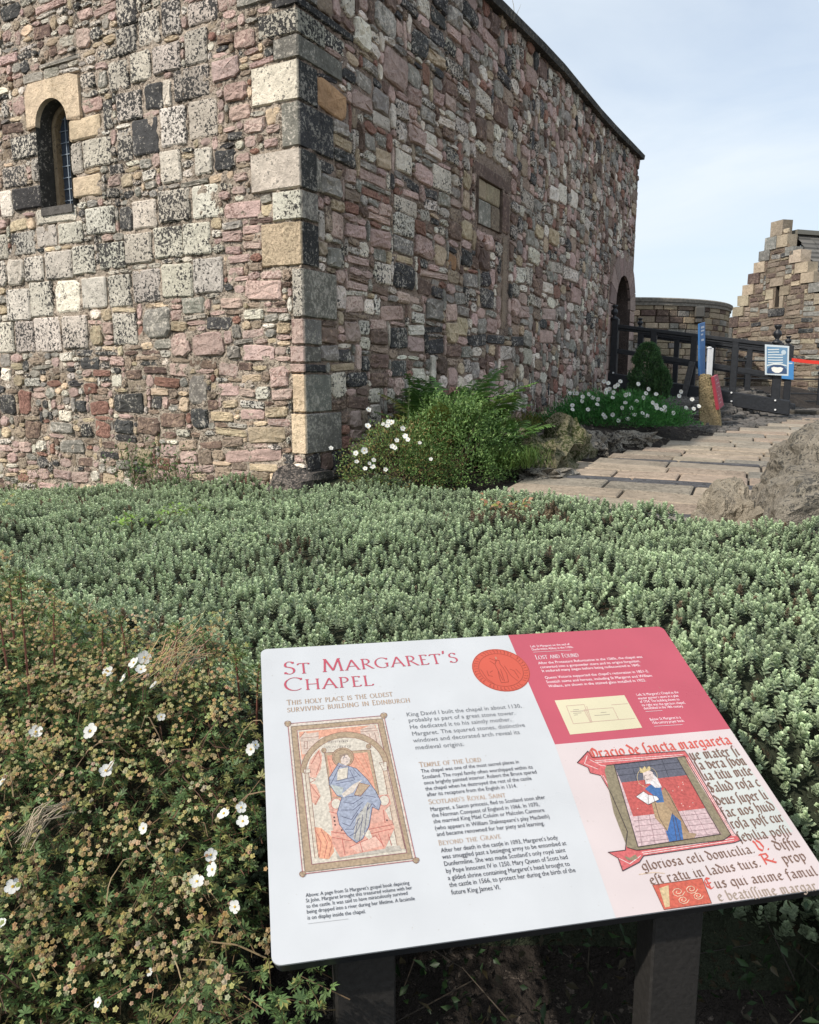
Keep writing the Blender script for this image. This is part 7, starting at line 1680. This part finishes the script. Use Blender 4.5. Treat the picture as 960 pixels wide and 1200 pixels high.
for L_ in ([(195, 168), (432, 140)], [(205, 190), (445, 163)], [(260, 160), (275, 208)], [(370, 130), (395, 196)]): Ln(L_, .0012, (.05, .05, .07), 4.1)
for k in range(5): Ln([(265 + k * 5, 360 + k * 20), (540 + k * 11, 330 + k * 19)], .0008, (.32, .18, .2), 4.1)
for k in range(7): Ln([(280 + k * 42, 340 - k * 4), (295 + k * 50, 455 - k * 7)], .0007, (.32, .18, .2), 4.1)
# skirt, cloak, bodice, veil, face, crown, book
S([(330, 290), (380, 235), (400, 260), (470, 400), (490, 430), (430, 428), (395, 400), (345, 350)], (.36, .22, .11), 4.6); S([(405, 330), (440, 360), (450, 432), (398, 440), (385, 400)], (.03, .13, .38), 5); S([(330, 290), (375, 290), (408, 330), (390, 400), (350, 350)], (.42, .28, .14), 5); S([(440, 400), (500, 408), (490, 425), (440, 430)], (.38, .25, .14), 4.9)
S([(306, 240), (330, 222), (365, 232), (378, 290), (350, 292), (335, 262)], (.04, .14, .36), 5.2); S([(303, 190), (330, 178), (352, 200), (370, 235), (345, 236), (325, 220), (308, 222)], (.70, .64, .62), 5.5); S([(298, 180), (318, 168), (335, 178), (338, 205), (318, 214), (302, 205)], (.66, .52, .46), 5.8)
Ln([(315 + 38 * math.cos(t), 196 + 38 * math.sin(t)) for t in [k * math.pi / 9 for k in range(18)]], .0008, (.55, .42, .2), 4.9, True)
S([(288, 180), (286, 158), (296, 168), (304, 155), (312, 166), (322, 154), (328, 170), (318, 172), (300, 180)], (.58, .44, .18), 6); S([(272, 270), (300, 250), (318, 262), (350, 268), (360, 280), (318, 300)], (.72, .68, .66), 6.1)
for L_ in ([(272, 270), (300, 250), (318, 262), (350, 268), (360, 280), (318, 300), (272, 270)], [(318, 262), (318, 298)], [(335, 262), (360, 350), (392, 402)], [(380, 235), (470, 400)], [(408, 330), (425, 432)], [(420, 345), (440, 432)], [(303, 190), (308, 222)], [(306, 190), (311, 190)], [(322, 188), (328, 187)], [(312, 205), (322, 204)]): Ln(L_, .0008, (.09, .05, .05), 6.4)
for L_, cl in (([(52, 142), (92, 98), (108, 122), (455, 97), (467, 112), (640, 405), (668, 432), (640, 442), (300, 492), (285, 515), (222, 548), (205, 500), (168, 478), (232, 470), (240, 400), (180, 260), (140, 190), (100, 180), (92, 160)], True), ([(190, 150), (425, 122), (588, 410), (280, 458)], True), ([(162, 152), (455, 118), (628, 412), (600, 432), (275, 470), (240, 460)], False)): Ln(L_, .0011, (.05, .03, .035), 6.2, cl)
S([(228, 490), (250, 498), (270, 485), (280, 498), (262, 508), (240, 506)], OLV, 3.2)
# small red square initial at the bottom
S([(335, 600), (520, 574), (556, 668), (378, 692)], (.60, .09, .04), 2.2); S([(360, 612), (395, 600), (400, 680), (382, 684)], (.62, .45, .22), 2.6)
def rp_(pts): return pts
for (cx, cy, r0) in ((430, 625, 26), (480, 615, 24), (450, 655, 22), (505, 640, 20)):
    Ln([(cx + r0 * (1 - k / 16) * math.cos(k * .8), cy + r0 * .75 * (1 - k / 16) * math.sin(k * .8)) for k in range(14)], .0009, (.74, .55, .36), 2.8)
Ln([(335, 600), (520, 574), (556, 668), (378, 692)], .0009, (.2, .05, .03), 3, True)
Ln([(285, 560), (340, 552), (380, 556)], .0014, (.62, .45, .3), 2.2)
ini.build('initial_picture', mat=M_PICT)

# text sizes are only known once the curves are evaluated
bpy.context.view_layer.update()
for (o, p0, p1, size, par) in TXT:
    a, b = pu(*p0), pu(*p1); L_ = math.hypot(b[0] - a[0], b[1] - a[1]); wd = o.dimensions.x
    A, Bq = pw(*a, .0009), pw(*b, .0009); X = (Bq - A).normalized(); Zn = Pn; Yv = Zn.cross(X)
    sx = L_ / max(wd, 1e-6); M = Matrix.Identity(4)
    for i in range(3): M[i][0] = X[i] * sx; M[i][1] = Yv[i] * size; M[i][2] = Zn[i] * size; M[i][3] = A[i]
    dg = bpy.context.evaluated_depsgraph_get(); me = bpy.data.meshes.new_from_object(o.evaluated_get(dg))
    m3 = M.to_3x3().to_4x4(); me.transform(m3); n_ = bpy.data.objects.new('text_line', me); cu = o.data
    bpy.data.objects.remove(o); bpy.data.curves.remove(cu); link(n_, par, A)
print('objects', len(bpy.data.objects))
